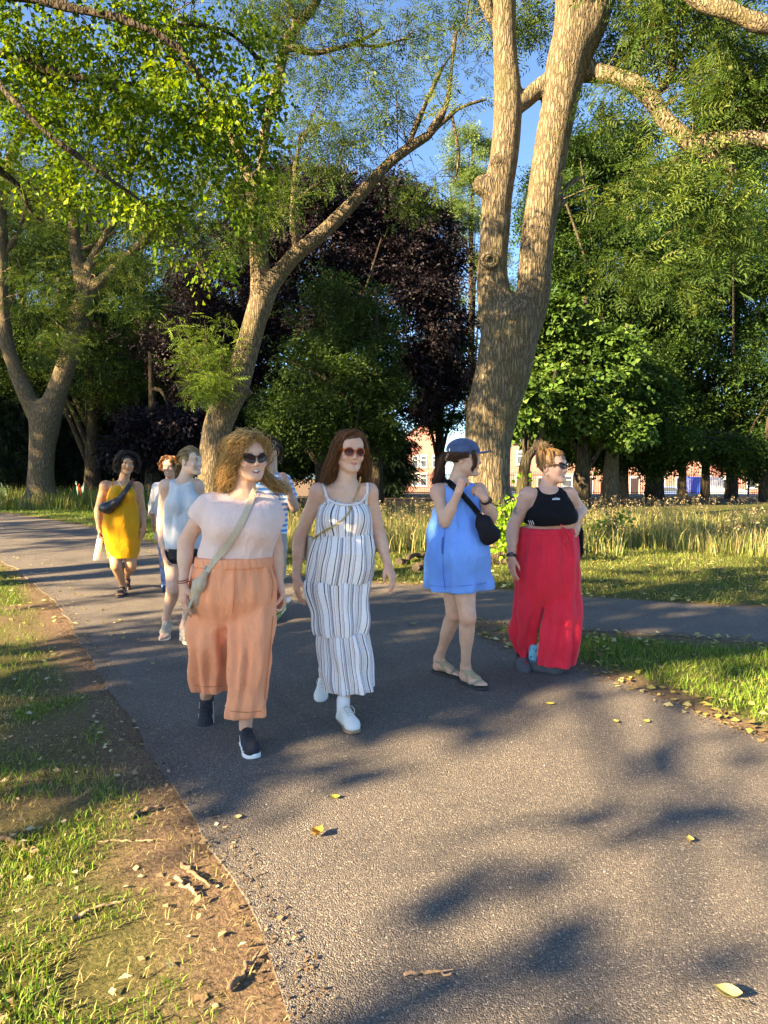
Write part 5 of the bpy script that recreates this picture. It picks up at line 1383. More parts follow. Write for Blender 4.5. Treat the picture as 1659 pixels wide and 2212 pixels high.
def gathers(n, amp, top=1., bot=.2, seed=0, w=0., wr=.004, sharp=.7):
    """folds running down a garment: n of them, strongest at top / bottom"""
    rs = np.random.RandomState(seed); ph = rs.uniform(0, 6.28, 5); nf = noise3(seed+50, 16)
    def f(th, t, Z):
        a = amp*(top+(bot-top)*np.clip(t, 0, 1))
        s = np.sin(n*th+ph[0]+w*t*3+1.3*np.sin(2*th+ph[1])+.8*np.sin(t*4+ph[4]))+.6*np.sin((n*1.7)*th+ph[2]-w*t*2+np.sin(3*th+ph[3]))
        s = np.sign(s)*np.abs(s)**sharp
        return a*s*.7+wr*nf(th*.35, .6*np.sin(th), Z*1.5)
    return f

ALL = (np.full(3, -99.), np.full(3, 99.))
def puff(e): return ('~', (*ALL, lambda X, Y, Z: np.float32(e)), 0)

def knit_top(b, name, rows, mat, sh, el_, nk, inset=.03, neck_r=.066, neck_drop=.03, extra=(), cuts=(), off=.007, fold=None, res=.009, armpit=.115):
    """sleeveless top: the torso inflated, armholes and neck hole cut out"""
    ops = list(b.core)+[puff(off)]
    for s_, e_ in zip(sh, el_):
        d = s_-nk; d[2] = 0; w = np.linalg.norm(d); d = unit(d)
        R = np.stack([d, np.cross((0, 0, 1), d), (0, 0, 1)], 1)
        ops.append(('-', bx(s_+d*(.15-inset)+[0, 0, .2-armpit], (.15, .2, .2), R, .03), .03))
        ops.append(('-', cap(s_+(e_-s_)*.3, e_, .062), .02))
    ops += [('+', stack(rows, off=off, fold=fold), .02)]
    for s_, e_ in zip(sh, el_):
        d = s_-nk; d[2] = 0; d = unit(d); R = np.stack([d, np.cross((0, 0, 1), d), (0, 0, 1)], 1)
        ops.append(('-', bx(s_+d*(.15-inset)+[0, 0, .2-armpit*.9], (.15, .2, .2), R, .03), .03))
    ops += list(extra)
    ops.append(('-', cap(nk+[0, -.02, -neck_drop*.4], nk+[0, 0, .12], neck_r, neck_r), .008))
    ops.append(('-', ell(nk+[0, -.07, -neck_drop*.5], (neck_r*.95, .06, .02+neck_drop)), .012))
    ops += list(cuts)
    A = np.array(rows); lo = np.array([-9., -9, A[:, 0].min()]); 
    ops.append(('&', slab((0, 0, A[:, 0].min()), (0, 0, -1)), 0))
    return solid(name, ops, res, mat, b.o, it=2)

def watch(b, W, el_, r, face_dir, strap, dial, nm='wristwatch', w=.02):
    u = unit(el_-W); c = W+u*.012
    root = empty(nm); root.parent = b.o
    a = unit(np.cross(u, face_dir)); d = np.cross(a, u); d = d*np.sign(np.dot(d, face_dir))
    th = np.linspace(0, 2*math.pi, 21)
    P = np.array([c+r*(math.cos(q)*d+math.sin(q)*a) for q in th]); Nn = np.array([math.cos(q)*d+math.sin(q)*a for q in th])
    ribbon('strap', P, Nn, w, .003, strap, root)
    m = MB(); q = np.linspace(0, 2*math.pi, 16, endpoint=False)
    m.poly(np.array([c+d*(r+.002)+.017*(math.cos(x)*u+math.sin(x)*a) for x in q]), d*.007); m.build('case', strap, root)
    m = MB(); m.poly(np.array([c+d*(r+.0092)+.0135*(math.cos(x)*u+math.sin(x)*a) for x in q]), d*.0008); m.build('dial', dial, root)
    return root

def ring(W, u, r, mat, parent, nm='ring', t=.0016):
    u = unit(u); a = unit(np.cross(u, (0.3, .2, .9))); d = np.cross(u, a)
    th = np.linspace(0, 2*math.pi, 17)
    m = MB(); m.tube([W+r*(math.cos(q)*a+math.sin(q)*d) for q in th], t, 5, cap=False); m.build(nm, mat, parent, True)

# ---- 1: pale pink top, orange culottes
def pink_walker():
    b = Body(3.8, FAIR); j = b.j
    nk = j(524, 1060, .01)
    b.head(540, 989, -.035, yaw=30, pitch=3, roll=-3, sc=1.0, mouth='open', neck=nk+[0, 0, -.01], jaw=1.03)
    T = b.rows([(1068, 474, 566, .62), (1085, 450, 590, .60), (1110, 444, 601, .66), (1130, 442, 602, .7), (1160, 441, 592, .68), (1190, 432, 583, .68), (1212, 428, 582, .68)])
    Hp = b.rows([(1200, 431, 581, .68), (1230, 424, 587, .7), (1260, 418, 593, .74), (1290, 418, 594, .72), (1320, 424, 588, .6), (1350, 440, 572, .4)])
    b.torso(stack(T+Hp[1:], off=-.016))
    sh = [j(450, 1089, -.02), j(581, 1095, .02)]; el_ = [j(402, 1168, .0), j(594, 1180, .07)]; wr = [j(396, 1262, -.09), j(604, 1270, .03)]
    for s_ in sh: b.torso(cap(nk+[0, .012, -.025], s_+[0, 0, -.006], 0.036, 0.038), .035)
    A = (.049, .042, .04, .025)
    b.arm(sh[0], el_[0], wr[0], A); b.arm(sh[1], el_[1], wr[1], A)
    hL = b.hand(wr[0], (.0, -.15, -1), (.75, .65, 0), -1, (.22, .35, .25), sc=.97, fan=(.0, .05, .1, .2))
    hR = b.hand(wr[1], (.12, -.1, -1), (-.5, -.6, -.1), 1, (.75, .8, .5), sc=.97, thumb=.9)
    br = [cap(j(487, 1126, -.085), j(489, 1135, -.085), .062, .066), cap(j(556, 1128, -.065), j(554, 1137, -.065), .062, .066)]
    for q in br: b.torso(grow(q, -.012), .08)
    M1 = foot_frame(gp(446, 1560), 8, 52); M2 = foot_frame(gp(541, 1630), 22, 0)
    a1, a2 = tf(M1, (0, -.122, .1)), tf(M2, (0, -.122, .1))
    b.leg(j(465, 1300, .02), j(458, 1415, -.0), a1, (.085, .056, .052, .035)); b.leg(j(545, 1300, -.01), j(537, 1420, -.1), a2, (.085, .056, .052, .035))
    o = b.build('person', 'person with curly blonde hair in pale pink top and orange culottes', SKIN)
    # clothes
    pink = cloth('pale_pink_cotton', (.78, .55, .475), bump=.3)
    nf = noise3(5, 20)
    fold = gathers(9, .003, .6, 1.2, 3, .5, .004)
    ops = list(b.core)+[puff(.007)]
    for s_, e_ in zip(sh, el_):
        d = unit(e_-s_); x = np.sign(s_[0]-nk[0])
        ops.append(('+', cap(s_+[-.02*x, 0, .0], s_+d*.06+[.014*x, 0, -.004], .05, .062), .03))
    for s_, e_ in zip(sh, el_):
        d = unit(e_-s_); x = np.sign(s_[0]-nk[0])
        ops.append(('-', cap(s_+d*.175+[.045*x, 0, 0], e_+[.05*x, 0, 0], .1, .07), .006))
    Tb = b.rows([(1090, 452, 590, .60), (1110, 446, 600, .66), (1130, 444, 601, .7), (1160, 442, 592, .68), (1190, 434, 582, .68), (1200, 434, 580, .66), (1214, 440, 572, .6)])
    ops += [('+', stack(Tb, off=.010, fold=fold, sm=4), .02)]+[('+', grow(q, .0), .1) for q in br]
    ops.append(('-', cap(nk+[.0, -.02, .0], nk+[0, 0, .12], .066), .008))
    ops.append(('-', cap(nk+[.012, -.08, .0], nk+[.03, -.12, -.045], .034, .012), .01))
    ops.append(('~', (*ALL, lambda X, Y, Z: .003*nf(X*1.5, Y, Z)), 0))
    ops.append(('&', slab((0, 0, min(r[0] for r in Tb)+.002), (0, 0, -1)), 0))
    top = solid('blouse', ops, .008, pink, o, it=2)
    m = MB(); p, n = press(tree_of(top), 541, 1090, 3.7, .002); m.tube([p, p+n*.003], .006, 10); m.build('button', M_silver, o, True)
    orange = cloth('orange_linen', (.92, .33, .165), bump=.35)
    fh = gathers(15, .007, 1.3, .5, 4, .2, .003); fl = gathers(5, .016, .45, 1.2, 6, .8, .012); fr = gathers(5, .015, .45, 1.2, 9, -.6, .011)
    LL = b.rows([(1250, 419, 503, .8, .02), (1300, 417, 504, .82, .02), (1345, 415, 504, .82, .02), (1390, 415, 502, .82, .0), (1430, 414, 500, .84, .03), (1465, 414, 498, .86, .08), (1490, 418, 498, .86, .1)])
    RL = b.rows([(1250, 505, 592, .8, .0), (1300, 502, 595, .82, -.01), (1345, 497, 592, .82, -.05), (1400, 497, 586, .84, -.1), (1450, 497, 578, .84, -.12), (1500, 496, 572, .84, -.12), (1545, 494, 568, .86, -.11)])
    ops = [('+', stack(Hp, off=.006, fold=fh), 0), ('+', stack(LL, off=0, fold=fl), .04), ('+', stack(RL, off=0, fold=fr), .025)]
    cu = solid('culottes', ops, .0085, orange, o, it=2)
    st = simple('orange_stitch', (.62, .19, .07), .9); bq = tree_of(cu)
    for pts in ([(420, 1479), (440, 1483), (470, 1482), (495, 1479)], [(498, 1535), (530, 1538), (566, 1535)], [(584, 1232), (590, 1262), (587, 1292)], [(508, 1225), (507, 1275), (503, 1325)], [(590, 1330), (584, 1400), (576, 1470), (570, 1530)]): drape('stitch_line', pts, bq, 3.7, .0035, .0012, st, cu, 16, .0005, 1)
    Wb = b.rows([(1201, 429, 582, .69), (1222, 425, 585, .69)])
    solid('waistband', [('+', stack(Wb, off=.014, fold=gathers(34, .0035, 1, 1, 2, 0, .001)), 0)], .0085, orange, cu, it=1)
    dk = simple('black_knit', (.014, .015, .022), .8, var=.3, scale=40, bump=.3, bscale=300)
    for M, s_ in ((M1, 1), (M2, -1)): sneaker(M, s_, o, dk, M_whiterub, M_black, M_whiterub, .03, 'trainer')
    # hair: big loose curls
    hm = hair_mat('curly_blonde_hair', (.24, .10, .028), (.85, .52, .2), .5)
    b.hair_cap('hair_base', hm, extra=[((-.05, .06, .05), (-.075, .07, -.11), .055, .05, .05), ((.035, .06, .04), (.04, .07, -.09), .045, .045, .05), ((-.02, .08, .05), (-.02, .1, -.12), .06, .055, .05)], r=(.09, .112, .093), disp=.009, df=70)
    h = b.hl; G = []; w = []
    rs = np.random.RandomState(2)
    for i in range(26):                                           # image-left mass
        a = rs.uniform(-.5, 1.5); x0 = -.03-.05*rs.rand(); 
        G.append([h(rs.uniform(-.03, .02), -.05+.08*rs.rand(), .115), h(x0-.04, -.035+.08*a, .085), h(-.1-.02*rs.rand(), .0+.07*a, -.01), h(-.11-.035*rs.rand(), .03+.06*a, -.09), h(-.11-.045*rs.rand(), .05+.06*a, -.15-.04*rs.rand())]); w.append(1.4)
    for i in range(16):                                           # image-right mass, falling on the shoulder
        a = rs.uniform(0, 1.2)
        G.append([h(.01+.02*rs.rand(), -.05+.06*rs.rand(), .117), h(.055, .0+.06*a, .09), h(.075, .03+.06*a, .0), h(.08+.01*rs.rand(), .03+.05*a, -.08), h(.10+.04*rs.rand(), .0+.06*a, -.135), h(.14+.09*rs.rand(), -.03+.05*a, -.18-.02*rs.rand())]); w.append(1)
    for i in range(12):
        a = rs.uniform(-1, 1)
        G.append([h(.01, -.045, .118), h(.05*a, .03, .13), h(.07*a, .11, .06), h(.08*a, .13, -.06), h(.09*a, .13, -.17)]); w.append(1)
    for i in range(9):                                            # curls over the hairline
        a = rs.rand(); q = -1 if i < 5 else 1
        G.append([h(.0, -.055, .124), h(q*.03, -.086-.01*a, .108), h(q*(.057+.01*a), -.082, .075), h(q*(.076+.01*a), -.058, .03), h(q*(.083+.015*a), -.03, -.03)]); w.append(.8)
    strands('hair', G, 1150, hm, o, (.007, .017), (.0125, 4.2), (.0017, .0009), 30, 4, w=w)
    b.glasses(simple('black_acetate', (.015, .008, .01), .2), M_lens, 'cat', .0275, .0215, M_gold, z0=.003)
    m = MB()
    for q, (u_, r_) in enumerate(((0, .0285), (.012, .0275))):
        th = np.linspace(0, 6.283, 25); c = wr[0]+[0, 0, .01+u_]; m.tube([c+[r_*math.cos(t), r_*1.05*math.sin(t), .004*math.cos(t)] for t in th], .0028, 5, cap=False)
    m.build('hair_tie_bracelet', simple('rust_elastic', (.35, .08, .04), .8), o, True)
    ring(wr[0]+[-.012, -.03, -.115], (0, 0, -1), .0095, M_silver, o)
    # bag and bottle are things of their own
    bag = empty('crossbody_bag'); tag(bag, 'beige fabric crossbody bag slung across the pale pink top', 'bag')
    beige = simple('beige_webbing', (.52, .41, .29), .85, var=.08, scale=60, bump=.3, bscale=250)
    bv = tree_of(top, cu)
    flat(drape('strap', [(551, 1052), (545, 1078), (532, 1110), (512, 1146), (486, 1185), (460, 1217), (444, 1240)], bv, 3.66, .034, .003, beige, bag, 30, .006, 2)[0])
    body = [(444, 1240, -.15), (432, 1262, -.13), (424, 1290, -.08)]
    P = [j(*q) for q in body]
    ops = [('+', cap(P[0], P[1], .018, .03), .02), ('+', cap(P[1], P[2], .03, .04), .03), ('+', cap(P[2], j(418, 1318, -.04), .04, .026), .03)]
    nf2 = noise3(8, 60)
    ops.append(('~', (np.full(3, -99.), np.full(3, 99.), lambda X, Y, Z: .004*nf2(X*2, Y, Z*.4)), 0))
    solid('pouch', ops, .006, beige, bag, it=1)
    m = MB(); q0, n0 = press(bv, 452, 1230, 3.66, .012); 
    Mx = np.eye(4); Mx[:3, :3] = rot(0, 0, 40); Mx[:3, 3] = q0
    m.box((-.021, -.004, -.012), (.021, .002, .012), Mx); m.build('slider', simple('grey_plastic', (.3, .28, .25), .5), bag)
    m = MB(); m.tube(curve([j(428, 1275, -.12), j(414, 1300, -.13), j(404, 1322, -.12), j(402, 1328, -.11)], 10), .009, 6); m.build('strap_end', beige, bag, True)
    bo = empty('water_bottle'); tag(bo, 'green plastic bottle with white cap held beside the orange culottes', 'bottle')
    pa, pb = j(624, 1293, .03), j(580, 1342, .06); u = unit(pb-pa)
    gl = simple('green_plastic', (.02, .42, .12), .08, spec=.7, var=.15)
    gl.node_tree.nodes['Principled BSDF'].inputs['Transmission Weight'].default_value = .55
    prof = [(0, .0), (.001, .013), (.02, .013), (.022, .0155), (.03, .0155), (.06, .03), (.1, .034), (.12, .031), (.14, .034), (.2, .034), (.208, .02)]
    m = MB(); m.tube([pa+u*t for t, r in prof[5:]] , [r for t, r in prof[5:]], 16); m.tube([pa+u*t for t in (.03, .045, .06)], [.0135, .018, .03], 16, cap=False); m.build('body', gl, bo, True)
    m = MB(); m.tube([pa+u*t for t in (0, .002, .02, .022)], [.012, .0155, .0155, .014], 14); m.build('cap', M_whiterub, bo, True)
    return b

# ---- 2: striped maxi dress
def stripe_mat():
    m, nt, b = nodes_of('striped_gauze')
    a = N(nt, 'Attribute', attribute_name='su')
    tc = N(nt, 'TexCoord')
    nz = N(nt, 'TexNoise', i_Scale=14.0, i_Detail=3.0); L(nt, tc.outputs['Object'], nz.inputs['Vector'])
    ma = N(nt, 'Math', operation='MULTIPLY_ADD', n_1=.035, n_2=-.0175); L(nt, nz.outputs['Fac'], ma.inputs[0])
    ad = N(nt, 'Math', operation='ADD'); L(nt, a.outputs['Fac'], ad.inputs[0]); L(nt, ma.outputs[0], ad.inputs[1])
    fr = N(nt, 'Math', operation='FRACT'); L(nt, ad.outputs[0], fr.inputs[0])
    wh = (.86, .82, .80); bk = (.035, .03, .045); gy = (.30, .28, .31); pk = (.55, .27, .26); cr = (.78, .68, .60)
    st = [(0, wh), (.08, bk), (.115, wh), (.2, gy), (.235, wh), (.26, gy), (.34, wh), (.43, pk), (.46, wh), (.52, cr), (.60, wh), (.64, bk), (.675, gy), (.69, wh), (.78, pk), (.80, wh), (.83, gy), (.86, wh)]
    r = ramp(nt, st, 'CONSTANT'); L(nt, fr.outputs[0], r.inputs[0])
    n3 = N(nt, 'TexNoise', i_Scale=120.0, i_Detail=3.0); L(nt, tc.outputs['Object'], n3.inputs['Vector'])
    r2 = ramp(nt, [(.3, (.9, .9, .9)), (.7, (1.04, 1.04, 1.04))]); L(nt, n3.outputs['Fac'], r2.inputs[0])
    mx = N(nt, 'Mix', data_type='RGBA', blend_type='MULTIPLY'); mx.inputs[0].default_value = 1
    L(nt, r.outputs[0], mx.inputs[6]); L(nt, r2.outputs[0], mx.inputs[7]); L(nt, mx.outputs[2], b.inputs['Base Color'])
    b.inputs['Roughness'].default_value = .9; b.inputs['Specular IOR Level'].default_value = .15
    bp = N(nt, 'Bump', i_Strength=.3, i_Distance=.006); L(nt, n3.outputs['Fac'], bp.inputs['Height']); L(nt, bp.outputs[0], b.inputs['Normal'])
    return m

def striped_walker():
    b = Body(4.15, FAIR); j = b.j
    nk = j(748, 1040, .01)
    b.head(756, 976, -.02, yaw=20, pitch=4, roll=2, sc=.98, mouth='closed', neck=nk+[0, 0, -.02], jaw=.98)
    D = b.rows([(1060, 700, 792, .58), (1090, 689, 797, .64), (1125, 684, 801, .72), (1154, 684, 802, .76), (1190, 676, 808, .82, -.02), (1225, 668, 806, .8), (1250, 664, 800, .76)])
    b.torso(stack(D, off=-.016))
    sh = [j(688, 1062, .0), j(797, 1062, .0)]; el_ = [j(648, 1158, .03), j(818, 1152, .04)]; wr = [j(640, 1246, -.03), j(838, 1220, -.04)]
    for s_ in sh: b.torso(cap(nk+[0, .012, -.02], s_+[0, 0, -.006], 0.034, 0.036), .035)
    A = (.045, .037, .036, .0245)
    b.arm(sh[0], el_[0], wr[0], A); b.arm(sh[1], el_[1], wr[1], A)
    b.hand(wr[0], (.05, -.15, -1), (.8, .5, 0), -1, (.25, .35, .25), fan=(0, .05, .1, .2))
    b.hand(wr[1], (.35, -.35, -.9), (-.75, .55, -.2), 1, (.25, .4, .3), fan=(0, .08, .16, .28))
    br = [cap(j(718, 1118, -.095), j(719, 1124, -.095), .055, .057), cap(j(771, 1118, -.09), j(770, 1124, -.09), .055, .057)]
    for q in br: b.torso(grow(q, -.012), .08)
    M1 = foot_frame(gp(696, 1508), -6, 18); M2 = foot_frame(gp(757, 1577), 22, 0)
    a1, a2 = tf(M1, (0, -.122, .1)), tf(M2, (0, -.122, .1))
    b.leg(j(715, 1270, .02), j(712, 1385, .0), a1); b.leg(j(762, 1270, .0), j(755, 1390, -.07), a2)
    o = b.build('person', 'person with auburn hair and round orange sunglasses in a striped maxi dress', SKIN, lip=(.58, .14, .15))
    sm = stripe_mat()
    g1 = gathers(15, .004, 1.3, .4, 11, .1, .003); g2 = gathers(10, .008, 1.1, .5, 12, .25, .006); g3 = gathers(8, .011, .9, .9, 13, .3, .008); g4 = gathers(9, .012, .9, 1.2, 14, .2, .008)
    B1 = b.rows([(1068, 692, 798, .62), (1090, 690, 797, .66), (1125, 685, 802, .74), (1160, 684, 803, .76)])
    B2 = b.rows([(1152, 685, 802, .78), (1190, 675, 809, .84, -.02), (1225, 667, 807, .82, -.01), (1256, 663, 800, .8)])
    B3 = b.rows([(1250, 664, 800, .8), (1300, 670, 797, .84, -.02), (1368, 686, 791, .9, -.04)])
    B4 = b.rows([(1362, 687, 791, .9, -.04), (1410, 690, 799, .92, -.04), (1450, 695, 803, .92, -.04), (1487, 701, 807, .92, -.04)])
    cuts = []
    for s_, e_ in zip(sh, el_):
        d = unit(s_-nk); d[2] = 0
        cuts.append(('-', cap(s_+d*.03+[0, 0, .03], s_+(e_-s_)*.5+d*.035, .066, .054), .01))
    cut_top = [('&', slab(j(748, 1074, -.13), (0, .55, 1)), .004), ('-', ell(j(748, 1066, -.12), (.075, .12, .065)), .01)]
    def seg(name, ops, parent, R, tier, off):
        V, F = shell(ops, .0065); V = relax(V, F, 2)
        A = np.array(sorted(R)); cx = np.interp(V[:, 2], A[:, 0], A[:, 1]); cy = np.interp(V[:, 2], A[:, 0], A[:, 2]); rx = np.interp(V[:, 2], A[:, 0], A[:, 3]); ry = np.interp(V[:, 2], A[:, 0], A[:, 4])
        th = np.arctan2((V[:, 0]-cx)/rx, -(V[:, 1]-cy)/ry)
        me = mesh_np(name, V, F); attr(me, 'su', th/(2*math.pi)*tier+off)
        ob = put(name, me, sm, parent); o_arr[ob.name] = (V, F); return ob
    s1 = seg('dress_bodice', [('+', stack(B1, off=.006, fold=g1), 0)]+[('+', grow(q, .003), .05) for q in br]+cuts+cut_top, o, B1, 7, .0)
    s2 = seg('dress_tier', [('+', stack(B2, off=.005, fold=g2), 0)], o, B2, 8, .31)
    s3 = seg('dress_tier', [('+', stack(B3, off=.004, fold=g3), 0)], o, B3, 9, .62)
    s4 = seg('dress_tier', [('+', stack(B4, off=.004, fold=g4), 0)], o, B4, 10, .17)
    strapm = cloth('pale_strap', (.72, .69, .67))
    bv = tree_of(o, s1)
    drape('shoulder_strap', [(696, 1046), (702, 1060), (708, 1075), (711, 1090)], bv, 4.05, .014, .004, strapm, o, 14)
    drape('shoulder_strap', [(794, 1046), (795, 1060), (792, 1075), (790, 1092)], bv, 4.05, .014, .004, strapm, o, 14)
    drape('neck_binding', [(702, 1068), (712, 1082), (730, 1090), (752, 1093), (772, 1090), (786, 1080), (793, 1066)], bv, 4.05, .012, .005, strapm, o, 24)
    for M, s_ in ((M1, 1), (M2, -1)):
        sneaker(M, s_, o, M_white, simple('gum_sole', (.30, .2, .12), .6), cloth('cream_lace', (.6, .55, .45)), None, .024, 'sneaker')
        place('sock', [('+', cap((0, -.128, .07), (0, -.122, .135), .037, .039), .0)], .006, M, cloth('white_sock', (.75, .75, .75)), o)
    hm = hair_mat('auburn_hair', (.06, .024, .012), (.33, .125, .045), .4)
    b.hair_cap('hair_base', hm, extra=[((-.06, .04, .03), (-.085, .05, -.1), .04, .035, .05), ((.06, .04, .03), (.09, .05, -.1), .04, .035, .05), ((0, .08, .03), (0, .08, -.11), .055, .05, .05)], disp=.003, df=50)
    h = b.hl; G = []; rs = np.random.RandomState(5)
    for q in (-1, 1):
        for i in range(18):
            a = rs.uniform(0, 1)
            G.append([h(.004*q, -.06+.1*a, .121), h(.055*q, -.055+.09*a, .1), h(.083*q, -.035+.07*a, .03), h((.095+.01*a)*q, .0+.05*a, -.05), h((.115+.02*rs.rand())*q, .02+.04*a, -.12), h((.10+.05*rs.rand())*q, .03+.04*a, -.165-.04*rs.rand())])
    for i in range(10):
        a = rs.uniform(-1, 1); G.append([h(.01*a, .0, .122), h(.05*a, .09, .09), h(.07*a, .115, .0), h(.08*a, .11, -.1), h(.08*a, .1, -.18)])
    strands('hair', G, 1100, hm, o, (.005, .014), (.006, 1.6), (.0019, .0008), 14, 6)
    b.glasses(M_amber, M_wine_lens, 'round', .0278, .0238, rim=.0028, temple=.0034)
    m = MB(); p = b.hl(-.081, .006, -.043); m.tube([p, p+[0, -.003, 0], p+[0, -.009, -.001]], [.002, .0055, .002], 8); m.build('earring', M_silver, o, True)
    ring(wr[0]+[.0, -.03, -.115], (0, 0, -1), .0095, M_gold, o)
    bag = empty('chain_bag'); tag(bag, 'small bag on a gold chain worn across the striped dress', 'bag')
    bv = tree_of(o, s1, s2)
    C = curve([(x, y, 0) for x, y in [(779, 1030), (776, 1048), (771, 1066), (762, 1088), (752, 1110), (738, 1125), (718, 1137), (700, 1147), (687, 1157), (680, 1163)]], 70)
    P = np.array([press(bv, c[0], c[1], 4.08, .004)[0] for c in C])
    for k in range(3): P[:, k] = gsm(P[:, k], 2)
    P[:, 1] -= .004
    for i in range(len(P)-1):
        if i % 1 == 0:
            u = unit(P[i+1]-P[i]); v = unit(np.cross(u, (0, 1, .2) if i % 2 else (.9, .2, .5))); th = np.linspace(0, 6.283, 9); c = (P[i]+P[i+1])/2
            m = MB(); m.tube([c+u*.0075*math.cos(t)+v*.0045*math.sin(t) for t in th], .0016, 4, cap=False); m.build('chain_link', M_gold, bag, True)
    ops = [('+', bx(j(668, 1185, .03), (.02, .07, .075), rot(20, 0, 6), .015), 0)]
    solid('pouch', ops, .006, simple('beige_quilt', (.5, .42, .33), .7, bump=.5, bscale=50), bag)
    return b

# ---- 3: blue dress and cap
def blue_walker():
    b = Body(4.72, FAIR); j = b.j
    nk = j(984, 1042, .01)
    b.head(1004, 990, -.01, yaw=76, pitch=2, roll=0, sc=.99, mouth='closed', neck=nk+[0, 0, -.02])
    D = b.rows([(1052, 956, 1020, .75), (1075, 948, 1030, .78), (1105, 942, 1034, .82), (1150, 938, 1040, .9), (1190, 934, 1044, .95), (1230, 934, 1040, .9), (1270, 938, 1036, .8)])
    b.torso(stack(D, off=-.02))
    sh = [j(946, 1062, -.03), j(1034, 1060, .06)]; el_ = [j(961, 1128, -.12), j(1062, 1116, -.06)]; wr = [j(991, 1062, -.2), j(1048, 1078, -.16)]
    for s_ in sh: b.torso(cap(nk+[0, .012, -.02], s_+[0, 0, -.006], 0.034, 0.036), .035)
    A = (.047, .039, .037, .0245)
    b.arm(sh[0], el_[0], wr[0], A); b.arm(sh[1], el_[1], wr[1], A)
    b.hand(wr[0], (.3, -.05, 1), (.75, .6, .0), -1, (1.35, 1.4, 1.), thumb=.9, sc=.9)
    b.hand(wr[1], (-.65, -.1, .8), (-.5, .8, -.3), 1, (1.1, 1.2, .8), thumb=.7, sc=.9)
    belly = ell(j(1008, 1188, -.07), (.125, .13, .135))
    b.torso(grow(belly, -.02), .08)
    th = .024
    f2 = gp(1030, 1487); f1 = gp(978, 1463)
    M2 = foot_frame(f2+[0, 0, th], 34, 0); M1 = foot_frame(f1+[0, 0, th], 52, 0)
    b.foot(M1, 1, .94); b.foot(M2, -1, .94)
    b.leg(j(975, 1250, .03), j(981, 1325, .04), tf(M1, (0, -.117, .09)), (.08, .052, .047, .031), .05); b.leg(j(1000, 1250, -.03), j(1010, 1333, -.12), tf(M2, (0, -.117, .09)), (.085, .053, .048, .031), .05)
    o = b.build('person', 'person in a denim blue cap and bright blue sleeveless dress looking aside', SKIN)
    blue = cloth('cornflower_cotton', (.11, .34, .80), bump=.35)
    B = b.rows([(1050, 953, 1024, .78), (1075, 945, 1031, .8), (1110, 938, 1036, .84), (1150, 932, 1041, .92), (1185, 928, 1046, .96), (1220, 925, 1055, .92), (1250, 925, 1057, .88), (1273, 926, 1054, .86)])
    top = knit_top(b, 'dress', B, blue, sh, el_, nk, inset=.025, neck_r=.06, neck_drop=.02, extra=[('+', grow(belly, .008), .09)], fold=gathers(5, .017, .35, 1.2, 21, .4, .016), res=.0085)
    bvd = tree_of(top)
    drape('side_seam', [(963, 1105), (960, 1150), (957, 1195), (957, 1240), (962, 1273)], bvd, 4.6, .004, .002, simple('navy_stitch', (.06, .16, .42), .8), top, 18, .001)
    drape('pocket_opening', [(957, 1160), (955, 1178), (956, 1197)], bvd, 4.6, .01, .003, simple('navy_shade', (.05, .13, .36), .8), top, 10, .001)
    drape('hem_stitch', [(929, 1264), (960, 1267), (1000, 1265), (1038, 1261), (1051, 1258)], bvd, 4.6, .004, .0015, simple('blue_stitch', (.07, .2, .55), .9), top, 22, .0005, 1)
    # cap
    den = cloth('washed_denim', (.05, .085, .16), var=.25, scale=25)
    h, R = b.hl, b.HR
    ops = [('+', ell(h(0, .016, .05), (.09, .112, .085), R), 0), ('&', slab(h(0, 0, .03), R @ v3((0, .12, -1))), .006)]
    cp = solid('cap', ops, .005, den, o, it=2)
    m = MB()
    rows_ = []
    for r_ in np.linspace(0, 1, 5):
        rows_.append([h(.082*math.sin(a)*(1-.1*r_), -.078-.098*r_*math.cos(a*.92)**1-.02*(math.cos(a)-1), .042+.012*r_-.022*abs(math.sin(a))**2*(.4+.6*r_)) for a in np.linspace(-1.25, 1.25, 15)])
    G = np.array(rows_); up = R @ v3((0, 0, .004))
    V = np.concatenate([G.reshape(-1, 3), G.reshape(-1, 3)+up]); n = 15; F = []
    for i in range(4):
        for k in range(14):
            a_ = [i*n+k, i*n+k+1, (i+1)*n+k+1, (i+1)*n+k]; F.append(a_); F.append([x+75 for x in a_[::-1]])
    for k in range(14): F.append([4*n+k, 4*n+k+1, 4*n+k+76, 4*n+k+75])
    for i in range(4): F.append([i*n, (i+1)*n, (i+1)*n+75, i*n+75]); F.append([i*n+14, i*n+14+75, (i+1)*n+14+75, (i+1)*n+14])
    m.add(V, F); m.build('peak', den, cp, True)
    m = MB(); m.tube([h(0, .016, .13), h(0, .016, .136)], [.007, .004], 8); m.build('top_button', den, cp, True)
    m = MB(); p0 = h(-.07, .085, .052); Mx = np.eye(4); Mx[:3, :3] = R @ rot(-40); Mx[:3, 3] = p0; m.box((-.012, -.003, -.009), (.012, .004, .009), Mx); m.build('buckle', M_silver, cp)
    hm = hair_mat('brown_hair', (.03, .012, .006), (.16, .06, .025), .4)
    b.hair_cap('hair_base', hm, r=(.08, .106, .088), cut=((0, -.1, -.035), (.07, .072, .09)), low=-.045, disp=.003)
    G = []; rs = np.random.RandomState(8)
    for i in range(16):
        a = rs.uniform(-1, 1); G.append([h(.02*a, .10, .03), h(.03*a, .135, .01), h(.03*a-.01, .16, -.06), h(.035*a-.02, .17+.02*rs.rand(), -.12), h(.04*a-.03, .18+.03*rs.rand(), -.17)])
    for i in range(12):
        a = rs.rand(); G.append([h(-.075, -.03+.05*a, .045), h(-.083, .01+.06*a, .01), h(-.06, .08, .0), h(-.02, .105, .0)])
